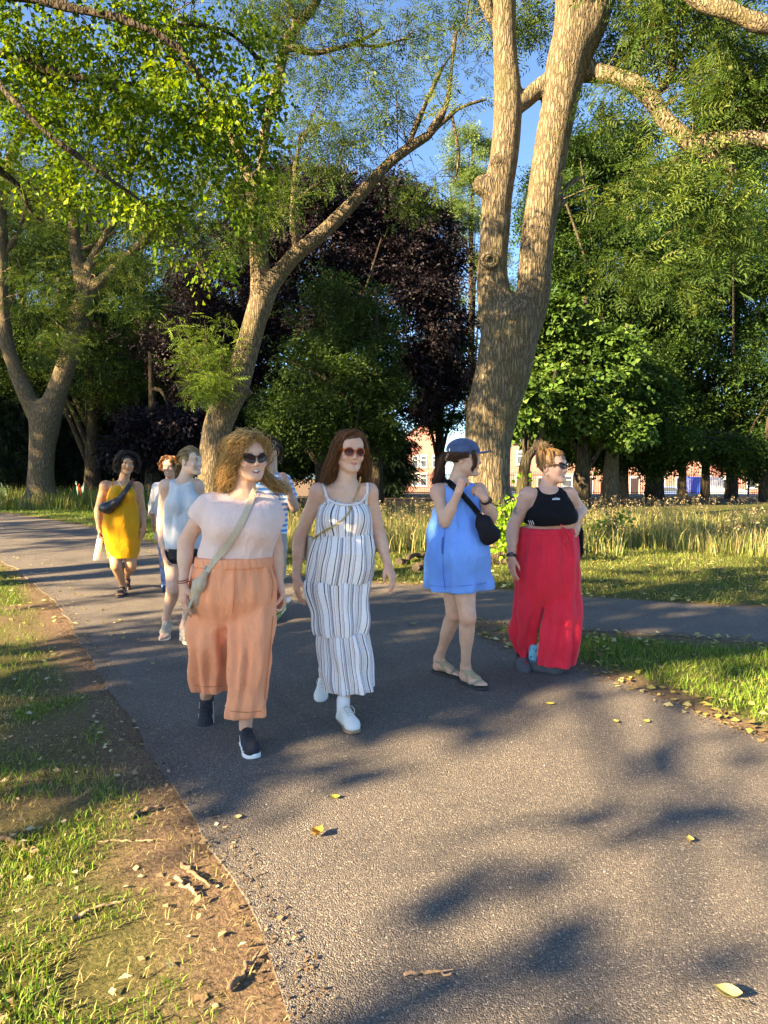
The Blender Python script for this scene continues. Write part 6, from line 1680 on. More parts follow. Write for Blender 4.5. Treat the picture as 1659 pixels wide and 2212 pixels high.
    strands('hair', G, 380, hm, o, (.005, .012), (.005, 1.5), (.0026, .001), 14, 9)
    G = [[h(q*(.068), -.06, .05), h(q*.072, -.075, .0), h(q*.068, -.078, -.04), h(q*.062, -.06, -.075)] for q in (-1, -1.04, -.96)]
    strands('front_hair', G, 70, hm, o, (.004, .006), (.003, 1), (.0024, .001), 12, 10)
    m = MB(); th_ = np.linspace(0, 6.283, 25)
    m.tube([h(.03*math.cos(t), .112+.012*math.sin(2*t), .012+.026*math.sin(t)) for t in th_], .011, 7, cap=False); m.build('scrunchie', cloth('cream_satin', (.72, .5, .38), rough=.5), o, True)
    watch(b, wr[1], el_[1], .0305, (.5, -.8, .3), M_black, simple('watch_dial', (.02, .02, .025), .15))
    ring(wr[1]+[-.04, -.01, .1], (-.3, 0, 1), .0098, M_gold, o)
    for M, s_ in ((M1, 1), (M2, -1)):
        sandal(M, s_, o, simple('khaki_webbing', (.38, .29, .17), .85, bump=.3, bscale=200), M_black, [((0, .012, 0), (0, 1, -.15), .011), ((0, -.07, .06), (.15, 1, .55), .010), ((0, -.13, .085), (0, .25, 1), .011)], .94, th)
    bag = empty('sling_bag'); tag(bag, 'black sling bag hanging over the front of the blue dress', 'bag')
    bk = simple('black_nylon', (.008, .008, .011), .75, var=.2, bump=.6, bscale=22, spec=.2, creases=.8)
    bv = tree_of(o, top)
    drape('strap', [(961, 1035), (975, 1047), (992, 1062), (1007, 1080), (1022, 1097), (1032, 1110)], bv, 4.56, .04, .004, bk, bag, 24, .006)
    nf = noise3(4, 45)
    ops = [('+', cap(j(1032, 1108, -.19), j(1045, 1132, -.2), .02, .05), .03), ('+', cap(j(1045, 1132, -.2), j(1058, 1152, -.2), .05, .066), .03), ('+', cap(j(1054, 1158, -.2), j(1060, 1152, -.2), .052, .06), .03), ('~', (np.full(3, -99.), np.full(3, 99.), lambda X, Y, Z: .007*nf(X, Y, Z*.6)), 0)]
    solid('pouch', ops, .0085, bk, bag, it=2)
    return b

# ---- 4: black crop top, red trousers
def red_walker():
    b = Body(5.08, ROSY); j = b.j
    nk = j(1182, 1056, .01)
    b.head(1193, 1009, -.02, yaw=50, pitch=-3, roll=0, sc=1.0, mouth='smile', neck=nk+[0, 0, -.02], jaw=1.06)
    T = b.rows([(1062, 1152, 1222, .66), (1085, 1142, 1234, .7), (1110, 1137, 1241, .76), (1128, 1136, 1240, .78), (1145, 1130, 1238, .8), (1170, 1122, 1244, .82), (1200, 1118, 1249, .82), (1230, 1126, 1240, .66), (1258, 1146, 1220, .4)])
    b.torso(stack(T, off=-.008))
    sh = [j(1140, 1070, -.03), j(1228, 1070, .04)]; el_ = [j(1108, 1138, .0), j(1254, 1102, .12)]; wr = [j(1104, 1204, -.08), j(1246, 1122, -.02)]
    for s_ in sh: b.torso(cap(nk+[0, .012, -.02], s_+[0, 0, -.006], 0.041, 0.041), .035)
    A = (.055, .044, .042, .027)
    b.arm(sh[0], el_[0], wr[0], A); b.arm(sh[1], el_[1], wr[1], A)
    b.hand(wr[0], (.03, -.1, -1), (.8, .55, 0), -1, (.25, .35, .25), fan=(0, .05, .1, .2))
    b.hand(wr[1], (-.15, -.55, -.85), (-.6, .5, -.6), 1, (.3, .3, .2), sc=.95)
    br = [cap(j(1174, 1105, -.11), j(1175, 1112, -.11), .066, .07), cap(j(1215, 1106, -.09), j(1215, 1113, -.09), .066, .07)]
    for q in br: b.torso(grow(q, -.012), .08)
    M1 = foot_frame(gp(1131, 1447), -2, 22); M2 = foot_frame(gp(1190, 1452), 62, 0)
    a1, a2 = tf(M1, (0, -.122, .1)), tf(M2, (0, -.122, .1))
    b.leg(j(1147, 1240, .02), j(1134, 1345, .03), a1, (.076, .05, .046, .034), .05); b.leg(j(1216, 1240, .0), j(1214, 1345, -.06), a2, (.08, .052, .048, .034), .05)
    def tattoo(V, C):
        c = at(1120, 1106, 5.0); q = V-c; r = np.sqrt((q[:, 0]/.028)**2+(q[:, 2]/.042)**2); nf = noise3(3, 160)
        m = np.clip((1.05-r)*4, 0, 1)*(V[:, 1] < 5.12)*np.clip(.55+.5*nf(V[:, 0], V[:, 1], V[:, 2]), .15, .95)
        C = C*(1-m[:, None])+np.array((.09, .08, .085))*m[:, None]
        c = at(1247, 1087, 5.15); q = V-c; m = np.clip((1-np.linalg.norm(q, axis=1)/.05)*2, 0, 1)*np.clip(.1+.5*nf(V[:, 0], V[:, 1], V[:, 2]), 0, .5)
        return C*(1-m[:, None])+np.array((.15, .12, .12))*m[:, None]
    b.paint.append(tattoo)
    o = b.build('person', 'person with blonde topknot in black crop top and wide red trousers', SKIN, lip=(.5, .16, .17))
    bk = simple('black_jersey', (.007, .007, .009), .85, var=.25, bump=.15, bscale=30, spec=.15)
    Tt = b.rows([(1062, 1152, 1222, .68), (1085, 1142, 1234, .72), (1110, 1137, 1241, .78), (1137, 1136, 1239, .8)])
    top = knit_top(b, 'crop_top', Tt, bk, sh, el_, nk, inset=.04, neck_r=.064, neck_drop=.012, extra=[('+', grow(q, -.002), .1) for q in br], cuts=[('&', slab(j(1190, 1133, -.1), (.06, .1, -1)), .004)], fold=gathers(5, .003, .2, 1, 31, .2, .003), res=.0085)
    red = cloth('red_crepe', (.82, .025, .05), bump=.35)
    Hp = b.rows([(1139, 1129, 1237, .82), (1160, 1122, 1244, .84), (1200, 1117, 1250, .86), (1250, 1116, 1251, .8), (1280, 1121, 1246, .66), (1305, 1136, 1230, .4)])
    LL = b.rows([(1225, 1117, 1184, .9, .0), (1280, 1114, 1176, .95, .02), (1320, 1111, 1168, 1., .02), (1350, 1108, 1161, 1.05, .02), (1385, 1110, 1153, 1.1, .06), (1420, 1117, 1148, 1.2, .08)])
    RL = b.rows([(1225, 1184, 1250, .9, .0), (1280, 1184, 1252, .95, -.02), (1330, 1178, 1252, .95, -.07), (1380, 1170, 1249, 1., -.08), (1434, 1161, 1240, 1., -.07)])
    ops = [('+', stack(Hp, off=.004, fold=gathers(14, .008, 1.3, .6, 32, .2, .004)), 0), ('+', stack(LL, fold=gathers(5, .019, .5, 1.1, 33, .7, .014)), .03), ('+', stack(RL, fold=gathers(5, .02, .5, 1.1, 34, .4, .012)), .014)]
    tr = solid('trousers', ops, .009, red, o, it=2)
    Wb = b.rows([(1139, 1128, 1237, .82), (1154, 1124, 1241, .83)])
    solid('waistband', [('+', stack(Wb, off=.010, fold=gathers(30, .003, 1, 1, 35, 0, .001)), 0)], .0085, red, tr, it=1)
    bv = tree_of(tr, top)
    for pts in ([(1211, 1144), (1206, 1136), (1211, 1131), (1217, 1138), (1213, 1145)], [(1213, 1144), (1220, 1160), (1228, 1178), (1231, 1196), (1233, 1200)], [(1211, 1144), (1217, 1165), (1223, 1178)], [(1214, 1143), (1224, 1147), (1230, 1154), (1236, 1160)]):
        drape('drawstring', pts, bv, 4.85, .009, .004, red, tr, 16, .012, 1)
    bvt = tree_of(top)
    for i in range(3):
        drape('side_stripe', [(1141+i*4.2, 1124), (1144+i*4.2, 1129), (1145.5+i*4.2, 1138)], bvt, 5.0, .008, .0015, M_whiterub, top, 10, .002, 1)
    lettering('adidas', bvt, [(1193, 1057+21.5), (1209, 1056.5+21.5)], .013, M_whiterub, top, 4.9)
    hm = hair_mat('blonde_topknot_hair', (.10, .045, .018), (.50, .28, .11), .45)
    b.hair_cap('hair_base', hm, r=(.079, .106, .089), cut=((0, -.112, -.042), (.074, .064, .09)), low=-.05, disp=.002)
    h = b.hl; G = []; rs = np.random.RandomState(12); K = v3((-.01, .06, .128))
    for i in range(40):
        a = rs.uniform(-2.6, 2.6); e = rs.uniform(-.03, .07); s0 = h(.083*math.sin(a), .012-.1*math.cos(a), e if abs(a) > .8 else .07+.02*rs.rand()); mid = h(.06*math.sin(a), .035-.065*math.cos(a), .122)
        G.append([s0, h(.08*math.sin(a), .02-.092*math.cos(a), .085+.02*rs.rand()), mid, h(*K)])
    strands('hair', G, 420, hm, o, (.003, .003), (.001, 1), (.0022, .0016), 10, 13)
    G = []
    for i in range(26):
        d = unit(rs.normal(size=3)+[0, .25, .45]); G.append([h(*(K+d*.006)), h(*(K+d*.026+[0, 0, .006])), h(*(K+d*.038+rs.normal(size=3)*.01)), h(*(K+d*.043+rs.normal(size=3)*.014))])
    hb = hair_mat('light_bun_hair', (.3, .16, .06), (.74, .5, .26), .5)
    strands('topknot', G, 600, hb, o, (.006, .011), (.008, 1.8), (.0017, .0008), 12, 14)
    b.glasses(M_tort, M_lens, 'cat', .0245, .018, rim=.0036, temple=.0048, z0=.004)
    m = MB(); p = b.hl(-.083, .006, -.045)
    for q in range(5): a = q*1.2566; m.tube([p+[.006*math.cos(a), -.004, -.008+.006*math.sin(a)], p+[.006*math.cos(a), -.008, -.008+.006*math.sin(a)]], .0045, 6)
    m.build('earring', M_gold, o, True)
    watch(b, wr[0], el_[0], .033, (-.15, -1, .1), M_black, simple('bronze_dial', (.10, .075, .05), .3))
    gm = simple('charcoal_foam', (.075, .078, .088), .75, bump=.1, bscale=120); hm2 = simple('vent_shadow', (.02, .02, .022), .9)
    for M, s_ in ((M1, 1), (M2, -1)): clog(M, s_, o, gm, hm2)
    m = MB()
    for q in range(4): p = tf(M1, (-.012+.012*(q % 2), .03-.02*q, .078)); m.tube([p, p+M1[:3, 2]*.006], .006, 8)
    m.build('shoe_charm', simple('red_plastic', (.5, .03, .03), .4), o, True)
    place('sock', [('+', cap((0, -.128, .07), (0, -.122, .15), .038, .041), .0)], .006, M2, cloth('teal_sock', (.10, .38, .48), var=.6, scale=60), o)
    um = empty('phone_pouch'); tag(um, 'black pouch hanging at the hip of the red trousers', 'pouch')
    solid('pouch_body', [('+', cap(j(1250, 1148, .03), j(1252, 1190, .05), .035, .026), .0), ('+', cap(j(1252, 1190, .05), j(1250, 1212, .05), .026, .01), .02)], .007, bk, um, it=2)
    m = MB(); m.tube(curve([j(1246, 1146, .0), j(1243, 1141, -.03), j(1241, 1146, -.06)], 6), .004, 6); m.build('loop', bk, um, True)
    return b

def lettering(text, bvh, pxs, size, mat, parent, fall):
    """flat printed word laid on a garment"""
    cu = bpy.data.curves.new('print', 'FONT'); cu.body = text; cu.size = 1; cu.align_x = 'CENTER'; cu.align_y = 'CENTER'; cu.offset = .03
    ob = bpy.data.objects.new('print_tmp', cu); COL.objects.link(ob)
    bpy.context.view_layer.update()
    me = bpy.data.meshes.new_from_object(ob); bpy.data.objects.remove(ob)
    V = np.array([v.co[:] for v in me.vertices]); wd = V[:, 0].max()-V[:, 0].min()
    (x0, y0), (x1, y1) = pxs; sc = (x1-x0)/wd
    out = []
    for v in V:
        px = (x0+x1)/2+v[0]*sc; py = (y0+y1)/2+(y1-y0)*v[0]/wd-v[1]*sc*1.15
        p, n = press(bvh, px, py, fall, .0035); out.append(p)
    for i, v in enumerate(me.vertices): v.co = out[i]
    me.name = 'chest_print'
    return put('chest_print', me, mat, parent)

# ---- 5: grey tank top, black shorts
def grey_walker():
    b = Body(5.85, (.68, .42, .30)); j = b.j; b.HRES = .0075
    nk = j(397, 1036, .01)
    b.head(411, 997, -.01, yaw=70, pitch=0, roll=0, sc=.95, mouth='smile', neck=nk+[0, 0, -.02], res=.0042)
    T = b.rows([(1042, 366, 424, .7), (1065, 360, 430, .72), (1090, 358, 433, .74), (1130, 358, 430, .72), (1165, 355, 432, .74), (1205, 356, 434, .72)])
    b.torso(stack(T, off=-.012))
    sh = [j(358, 1050, -.02), j(426, 1050, .04)]; el_ = [j(350, 1122, .02), j(438, 1122, .1)]; wr = [j(349, 1174, -.06), j(438, 1176, .1)]
    for s_ in sh: b.torso(cap(nk+[0, .012, -.02], s_+[0, 0, -.006], 0.034, 0.036), .035)
    b.arm(sh[0], el_[0], wr[0]); b.arm(sh[1], el_[1], wr[1])
    b.hand(wr[0], (.2, -.2, -1), (.75, .6, 0), -1, (.15, .2, .2)); b.hand(wr[1], (0, -.2, -1), (-.7, .6, 0), 1)
    th = .03
    M1 = foot_frame(gp(357, 1381)+[0, 0, th+.005], 6, 26); M2 = foot_frame(gp(406, 1390)+[0, 0, th], 30, 0)
    b.foot(M1, 1, .92); b.foot(M2, -1, .92)
    b.leg(j(375, 1195, .02), j(374, 1272, -.02), tf(M1, (0, -.115, .09)), (.085, .053, .048, .031), .052); b.leg(j(414, 1195, -.0), j(414, 1276, -.08), tf(M2, (0, -.115, .09)), (.085, .053, .048, .031), .052)
    o = b.build('person', 'person with low blonde ponytail in grey tank top and black shorts', SKIN, res=.013)
    gy = cloth('grey_jersey', (.50, .52, .53))
    Tt = b.rows([(1042, 366, 424, .72), (1065, 360, 430, .74), (1090, 357, 434, .76), (1130, 356, 432, .76), (1183, 353, 434, .78)])
    knit_top(b, 'tank_top', Tt, gy, sh, el_, nk, inset=.025, neck_r=.06, neck_drop=.012, fold=gathers(7, .006, .4, 1.1, 41, .3, .005), res=.008, extra=[('+', cap(j(382, 1085, -.08), j(383, 1090, -.08), .06), .06), ('+', cap(j(420, 1085, -.06), j(420, 1090, -.06), .06), .06)])
    S = b.rows([(1172, 357, 432, .78), (1195, 357, 434, .8), (1206, 358, 434, .78)])
    blk = simple('black_stretch', (.01, .01, .013), .8)
    ops = [('+', stack(S, off=.0), 0), ('+', stack(b.rows([(1190, 358, 400, 1.05, .0), (1216, 361, 398, 1.05, .0)]), off=0), .02), ('+', stack(b.rows([(1190, 394, 435, 1.05, -.03), (1216, 396, 432, 1.05, -.03)]), off=0), .02)]
    solid('shorts', ops, .008, blk, o, it=2)
    hm = hair_mat('straight_blonde_hair', (.12, .07, .03), (.46, .30, .14), .4)
    b.hair_cap('hair_base', hm, r=(.079, .106, .089), cut=((0, -.112, -.042), (.074, .064, .09)), low=-.06, disp=.001)
    h = b.hl; G = []; rs = np.random.RandomState(21); K = (0, .105, -.03)
    for i in range(30):
        a = rs.uniform(-1, 1); G.append([h(.072*a, -.088+.075*abs(a), .09-.05*abs(a)), h(.085*a, -.0, .128-.075*a*a), h(.074*a, .09, .075-.045*a*a), h(*K)])
    strands('hair', G, 500, hm, o, (.005, .002), (0, 0), (.0026, .002), 9, 22)
    G = [[h(*K), h(.004*q, .125, -.035), h(.012*q, .13, -.07), h(.01*q, .12, -.1-.012*abs(q))] for q in (-2, -1, 0, 1, 2)]
    strands('ponytail', G, 110, hm, o, (.005, .012), (.005, 1), (.0028, .0012), 10, 23)
    ring(wr[0]+[.015, -.03, -.1], (0, 0, -1), .0095, M_gold, o)
    sd = cloth('sand_suede', (.42, .36, .27))
    for M, s_ in ((M1, 1), (M2, -1)):
        sandal(M, s_, o, sd, simple('pale_cork', (.55, .47, .36), .8), [((.0, -.015, 0), (.45*s_, 1, -.2), .026), ((.0, -.055, 0), (-.45*s_, 1, -.1), .026)], .92, th, None, 'slide_sandal')
    return b

# ---- 6: mustard dress
def mustard_walker():
    b = Body(7.9, TAN); j = b.j; b.HRES = .0075
    nk = j(266, 1040, .01)
    b.head(275, 1000, -.03, yaw=26, pitch=12, roll=4, sc=.96, mouth='closed', neck=nk+[0, 0, -.02], res=.0045)
    T = b.rows([(1044, 240, 292, .66), (1065, 235, 295, .7), (1084, 230, 297, .74), (1110, 227, 300, .8, -.01), (1131, 224, 302, .82, -.01), (1160, 227, 302, .78), (1190, 232, 300, .74)])
    b.torso(stack(T, off=-.012))
    sh = [j(228, 1050, -.01), j(297, 1053, .02)]; el_ = [j(213, 1101, .02), j(306, 1103, .06)]; wr = [j(214, 1141, -.05), j(311, 1138, .0)]
    for s_ in sh: b.torso(cap(nk+[0, .012, -.02], s_+[0, 0, -.006], 0.036, 0.038), .035)
    A = (.056, .046, .043, .028)
    b.arm(sh[0], el_[0], wr[0], A); b.arm(sh[1], el_[1], wr[1], A)
    b.hand(wr[0], (.1, -.1, -1), (.9, .2, 0), -1, (.7, 1., .7), thumb=.8); b.hand(wr[1], (-.1, -.2, -1), (-.8, .5, 0), 1, (.3, .4, .3))
    br = [cap(j(250, 1068, -.1), j(250, 1071, -.1), .058), cap(j(280, 1069, -.1), j(280, 1072, -.1), .058)]
    for q in br: b.torso(grow(q, -.012), .08)
    th = .024
    M1 = foot_frame(gp(261, 1290)+[0, 0, th], 6, 0); M2 = foot_frame(gp(272, 1274)+[0, 0, th+.004], 10, 34)
    b.foot(M1, 1, .95); b.foot(M2, -1, .95)
    b.leg(j(247, 1170, .0), j(251, 1222, -.1), tf(M1, (0, -.118, .09)), (.09, .058, .052, .034), .06); b.leg(j(281, 1170, .0), j(283, 1222, -.02), tf(M2, (0, -.118, .09)), (.09, .058, .052, .034), .06)
    o = b.build('person', 'person with dark wavy bob in a mustard yellow fitted dress', SKIN, res=.014, lip=(.36, .12, .09), brow=(.02, .012, .01))
    my = cloth('mustard_jersey', (.60, .26, .012), bump=.2)
    D = b.rows([(1042, 241, 290, .68), (1065, 234, 296, .72), (1084, 229, 298, .76), (1110, 226, 301, .84, -.01), (1131, 224, 303, .86, -.01), (1160, 227, 303, .82), (1185, 231, 301, .8), (1204, 235, 298, .82)])
    ops = [('+', stack(D, off=.004, fold=gathers(4, .006, .1, 1., 51, .3, .005)), 0)]+[('+', grow(q, .003), .05) for q in br]
    for s_, e_ in zip(sh, el_):
        d = unit(s_-nk); d[2] = 0; ops.append(('-', cap(s_+d*.02+[0, 0, .02], s_+(e_-s_)*.5+d*.03, .075, .058), .01))
    ops.append(('&', slab(j(266, 1046, -.12), (0, .4, 1)), .006))
    dr = solid('dress', ops, .0085, my, o, it=2)
    bv = tree_of(o, dr)
    for pts in ([(246, 1034), (244, 1040), (243, 1047)], [(286, 1036), (286, 1042), (285, 1049)]): drape('dress_strap', pts, bv, 7.8, .012, .004, my, o, 8, .004, 1)
    hm = hair_mat('black_wavy_hair', (.006, .005, .005), (.035, .024, .02), .35)
    b.hair_cap('hair_base', hm, r=(.088, .112, .094), extra=[((-.06, .03, .03), (-.075, .02, -.05), .05, .045, .04), ((.06, .03, .03), (.08, .02, -.05), .05, .045, .04), ((0, .07, .0), (0, .07, -.06), .06, .05, .04)], disp=.006)
    h = b.hl; G = []; rs = np.random.RandomState(31)
    for q in (-1, 1):
        for i in range(12):
            a = rs.rand(); G.append([h(.01*q, -.05+.1*a, .125), h(.075*q, -.05+.1*a, .1), h(.11*q, -.03+.09*a, .03), h(.118*q, -.02+.08*a, -.04), h((.10+.03*rs.rand())*q, -.02+.07*a, -.085)])
    strands('hair', G, 330, hm, o, (.008, .014), (.010, 2), (.0036, .0018), 14, 32)
    bv = tree_of(o); C = [(258, 1036), (262, 1050), (272, 1058), (280, 1049), (284, 1037)]
    drape('necklace', C, bv, 7.8, .004, .002, M_silver, o, 14, .003, 1)
    p, n = press(bv, 272, 1058, 7.8, .006); m = MB(); m.tube([p+[0, 0, .006], p, p-[0, 0, .01]], [.003, .008, .003], 8); m.build('pendant', M_silver, o, True)
    for M, s_ in ((M1, 1), (M2, -1)):
        sandal(M, s_, o, simple('black_leather_strap', (.018, .017, .022), .6), M_black, [((0, .0, 0), (0, 1, -.1), .016), ((0, -.055, .03), (0, 1, .2), .016)], .95, th)
    bag = empty('belt_bag'); tag(bag, 'black leather belt bag worn diagonally over the mustard dress', 'bag')
    lt = simple('black_leather', (.014, .014, .016), .38, bump=.2, bscale=60)
    bv = tree_of(o, dr)
    drape('strap', [(289, 1034), (284, 1044), (277, 1055), (268, 1068), (258, 1079), (250, 1086)], bv, 7.72, np.linspace(.045, .07, 20), .008, lt, bag, 20, .008)
    solid('pouch', [('+', cap(j(224, 1097, -.16), j(232, 1097, -.19), .055, .062), 0), ('+', cap(j(232, 1097, -.19), j(250, 1086, -.2), .062, .042), .03), ('+', cap(j(250, 1086, -.2), j(266, 1070, -.19), .042, .02), .03)], .008, lt, bag, it=1)
    m = MB(); m.tube(curve([j(222, 1088, -.2), j(230, 1084, -.245), j(246, 1079, -.24)], 10), .004, 5); m.build('zip', simple('dull_zip', (.2, .2, .2), .4, metal=1.), bag, True)
    bo = empty('sports_bottle'); tag(bo, 'clear sports bottle with white lid carried beside the mustard dress', 'bottle')
    pa, pb = j(218, 1160, -.06), j(207, 1213, -.07); u = unit(pb-pa)
    cl = simple('clear_plastic', (.75, .82, .85), .06, spec=.6, var=.05); cl.node_tree.nodes['Principled BSDF'].inputs['Transmission Weight'].default_value = .6
    m = MB(); m.tube([pa+u*t for t in (.055, .065, .15, .26, .268)], [.034, .036, .0345, .035, .03], 18); m.build('body', cl, bo, True)
    m = MB(); m.tube([pa+u*t for t in (.02, .024, .056)], [.026, .036, .037], 18); m.build('lid', M_whiterub, bo, True)
    s_ = unit(np.cross(u, (0, 1, 0))); m = MB(); m.tube(curve([pa+u*.025-s_*.028, pa-u*.01-s_*.03, pa-u*.035-s_*.012, pa-u*.035+s_*.012, pa-u*.01+s_*.03, pa+u*.025+s_*.028], 18), .0055, 6); m.build('carry_loop', M_whiterub, bo, True)
    return b

# ---- 7: white blouse, jeans, behind
def blouse_walker():
    b = Body(8.25, (.56, .31, .21)); j = b.j; b.HRES = .0075
    nk = j(368, 1042, .01)
    b.head(367, 1009, -.02, yaw=-2, pitch=3, sc=.96, mouth='open', neck=nk+[0, 0, -.02], res=.005)
    T = b.rows([(1046, 344, 392, .66), (1070, 339, 400, .7), (1110, 339, 402, .74), (1150, 340, 402, .74), (1180, 342, 400, .74)])
    b.torso(stack(T, off=-.014))
    sh = [j(339, 1054), j(398, 1054)]; el_ = [j(331, 1092, .03), j(406, 1092, .03)]; wr = [j(332, 1131, -.06), j(408, 1131, -.06)]
    for s_ in sh: b.torso(cap(nk+[0, .012, -.02], s_+[0, 0, -.006], 0.034, 0.036), .035)
    for q in (0, 1): b.arm(sh[q], el_[q], wr[q])
    b.hand(wr[0], (.1, -.1, -1), (.9, .3, 0), -1); b.hand(wr[1], (-.1, -.1, -1), (-.9, .3, 0), 1)
    M1 = foot_frame(gp(361, 1278), 2, 0); M2 = foot_frame(gp(386, 1268), 2, 30)
    b.leg(j(356, 1170), j(359, 1218, -.06), tf(M1, (0, -.122, .1))); b.leg(j(386, 1170), j(386, 1218), tf(M2, (0, -.122, .1)))
    o = b.build('person', 'person in a white lace blouse and jeans half hidden behind the grey tank top', SKIN, res=.015)
    wb = cloth('white_lace', (.72, .72, .74), bump=.7, bscale=140)
    ops = [('+', stack(b.rows([(1042, 350, 388, .7), (1056, 338, 399, .72), (1080, 336, 402, .76), (1130, 335, 404, .8), (1168, 337, 404, .8)]), off=.004, fold=gathers(6, .008, .3, 1, 61, .4, .006)), 0)]
    for q in (0, 1):
        ops.append(('+', cap(nk+[0, .012, -.03], sh[q]+[0, 0, .01], .048, .052), .03)); ops.append(('+', cap(sh[q], el_[q], .06, .056), .02)); ops.append(('+', cap(el_[q], el_[q]+(wr[q]-el_[q])*.35, .056, .052), .02))
    ops.append(('-', cap(nk+[0, -.02, -.0], nk+[0, 0, .12], .06), .008)); ops.append(('-', cap(nk+[0, -.1, .0], nk+[0, -.12, -.08], .03, .008), .01))
    solid('blouse', ops, .009, wb, o, it=2)
    for q in (0, 1):
        d = unit(wr[q]-el_[q]); c = el_[q]+d*.075; solid('cuff', [('+', cap(c, c+d*.035, .058, .06), 0), ('&', slab(c-d*.004, -d), 0), ('&', slab(c+d*.045, d), 0)], .008, wb, o)
    dn = cloth('light_denim', (.16, .26, .48), var=.35, scale=18)
    ops = [('+', stack(b.rows([(1160, 341, 401, .76), (1185, 341, 402, .76)]), 0), 0)]
    ops += [('+', stack(b.rows([(1175, 342, 374, 1., .0), (1218, 346, 373, 1., -.05), (1269, 350, 374, 1., .0)]), fold=gathers(5, .005, .4, 1.2, 62, .4, .006)), .02), ('+', stack(b.rows([(1175, 370, 402, 1., .0), (1218, 372, 400, 1., .0), (1262, 374, 398, 1., .05)]), fold=gathers(5, .005, .4, 1.2, 63, .4, .006)), .02)]
    solid('jeans', ops, .009, dn, o, it=1)
    nv = simple('navy_canvas', (.03, .035, .10), .8)
    for M, s_ in ((M1, 1), (M2, -1)): sneaker(M, s_, o, nv, simple('navy_sole', (.05, .05, .09), .7), nv, None, .022, 'canvas_shoe')
    hm = hair_mat('short_brown_hair', (.06, .025, .012), (.30, .14, .06), .45)
    b.hair_cap('hair_base', hm, r=(.084, .11, .092), extra=[((-.06, .03, .03), (-.07, .02, -.03), .035, .03, .04), ((.06, .03, .03), (.07, .02, -.03), .035, .03, .04)], disp=.006)
    h = b.hl; G = []; rs = np.random.RandomState(41)
    for q in (-1, 1):
        for i in range(10):
            a = rs.rand(); G.append([h(.01*q, -.06+.1*a, .122), h(.06*q, -.07+.1*a, .105), h(.09*q, -.05+.09*a, .05), h((.09+.02*rs.rand())*q, -.03+.08*a, -.02)])
    strands('hair', G, 220, hm, o, (.008, .012), (.010, 2), (.0036, .002), 12, 42)
    return b

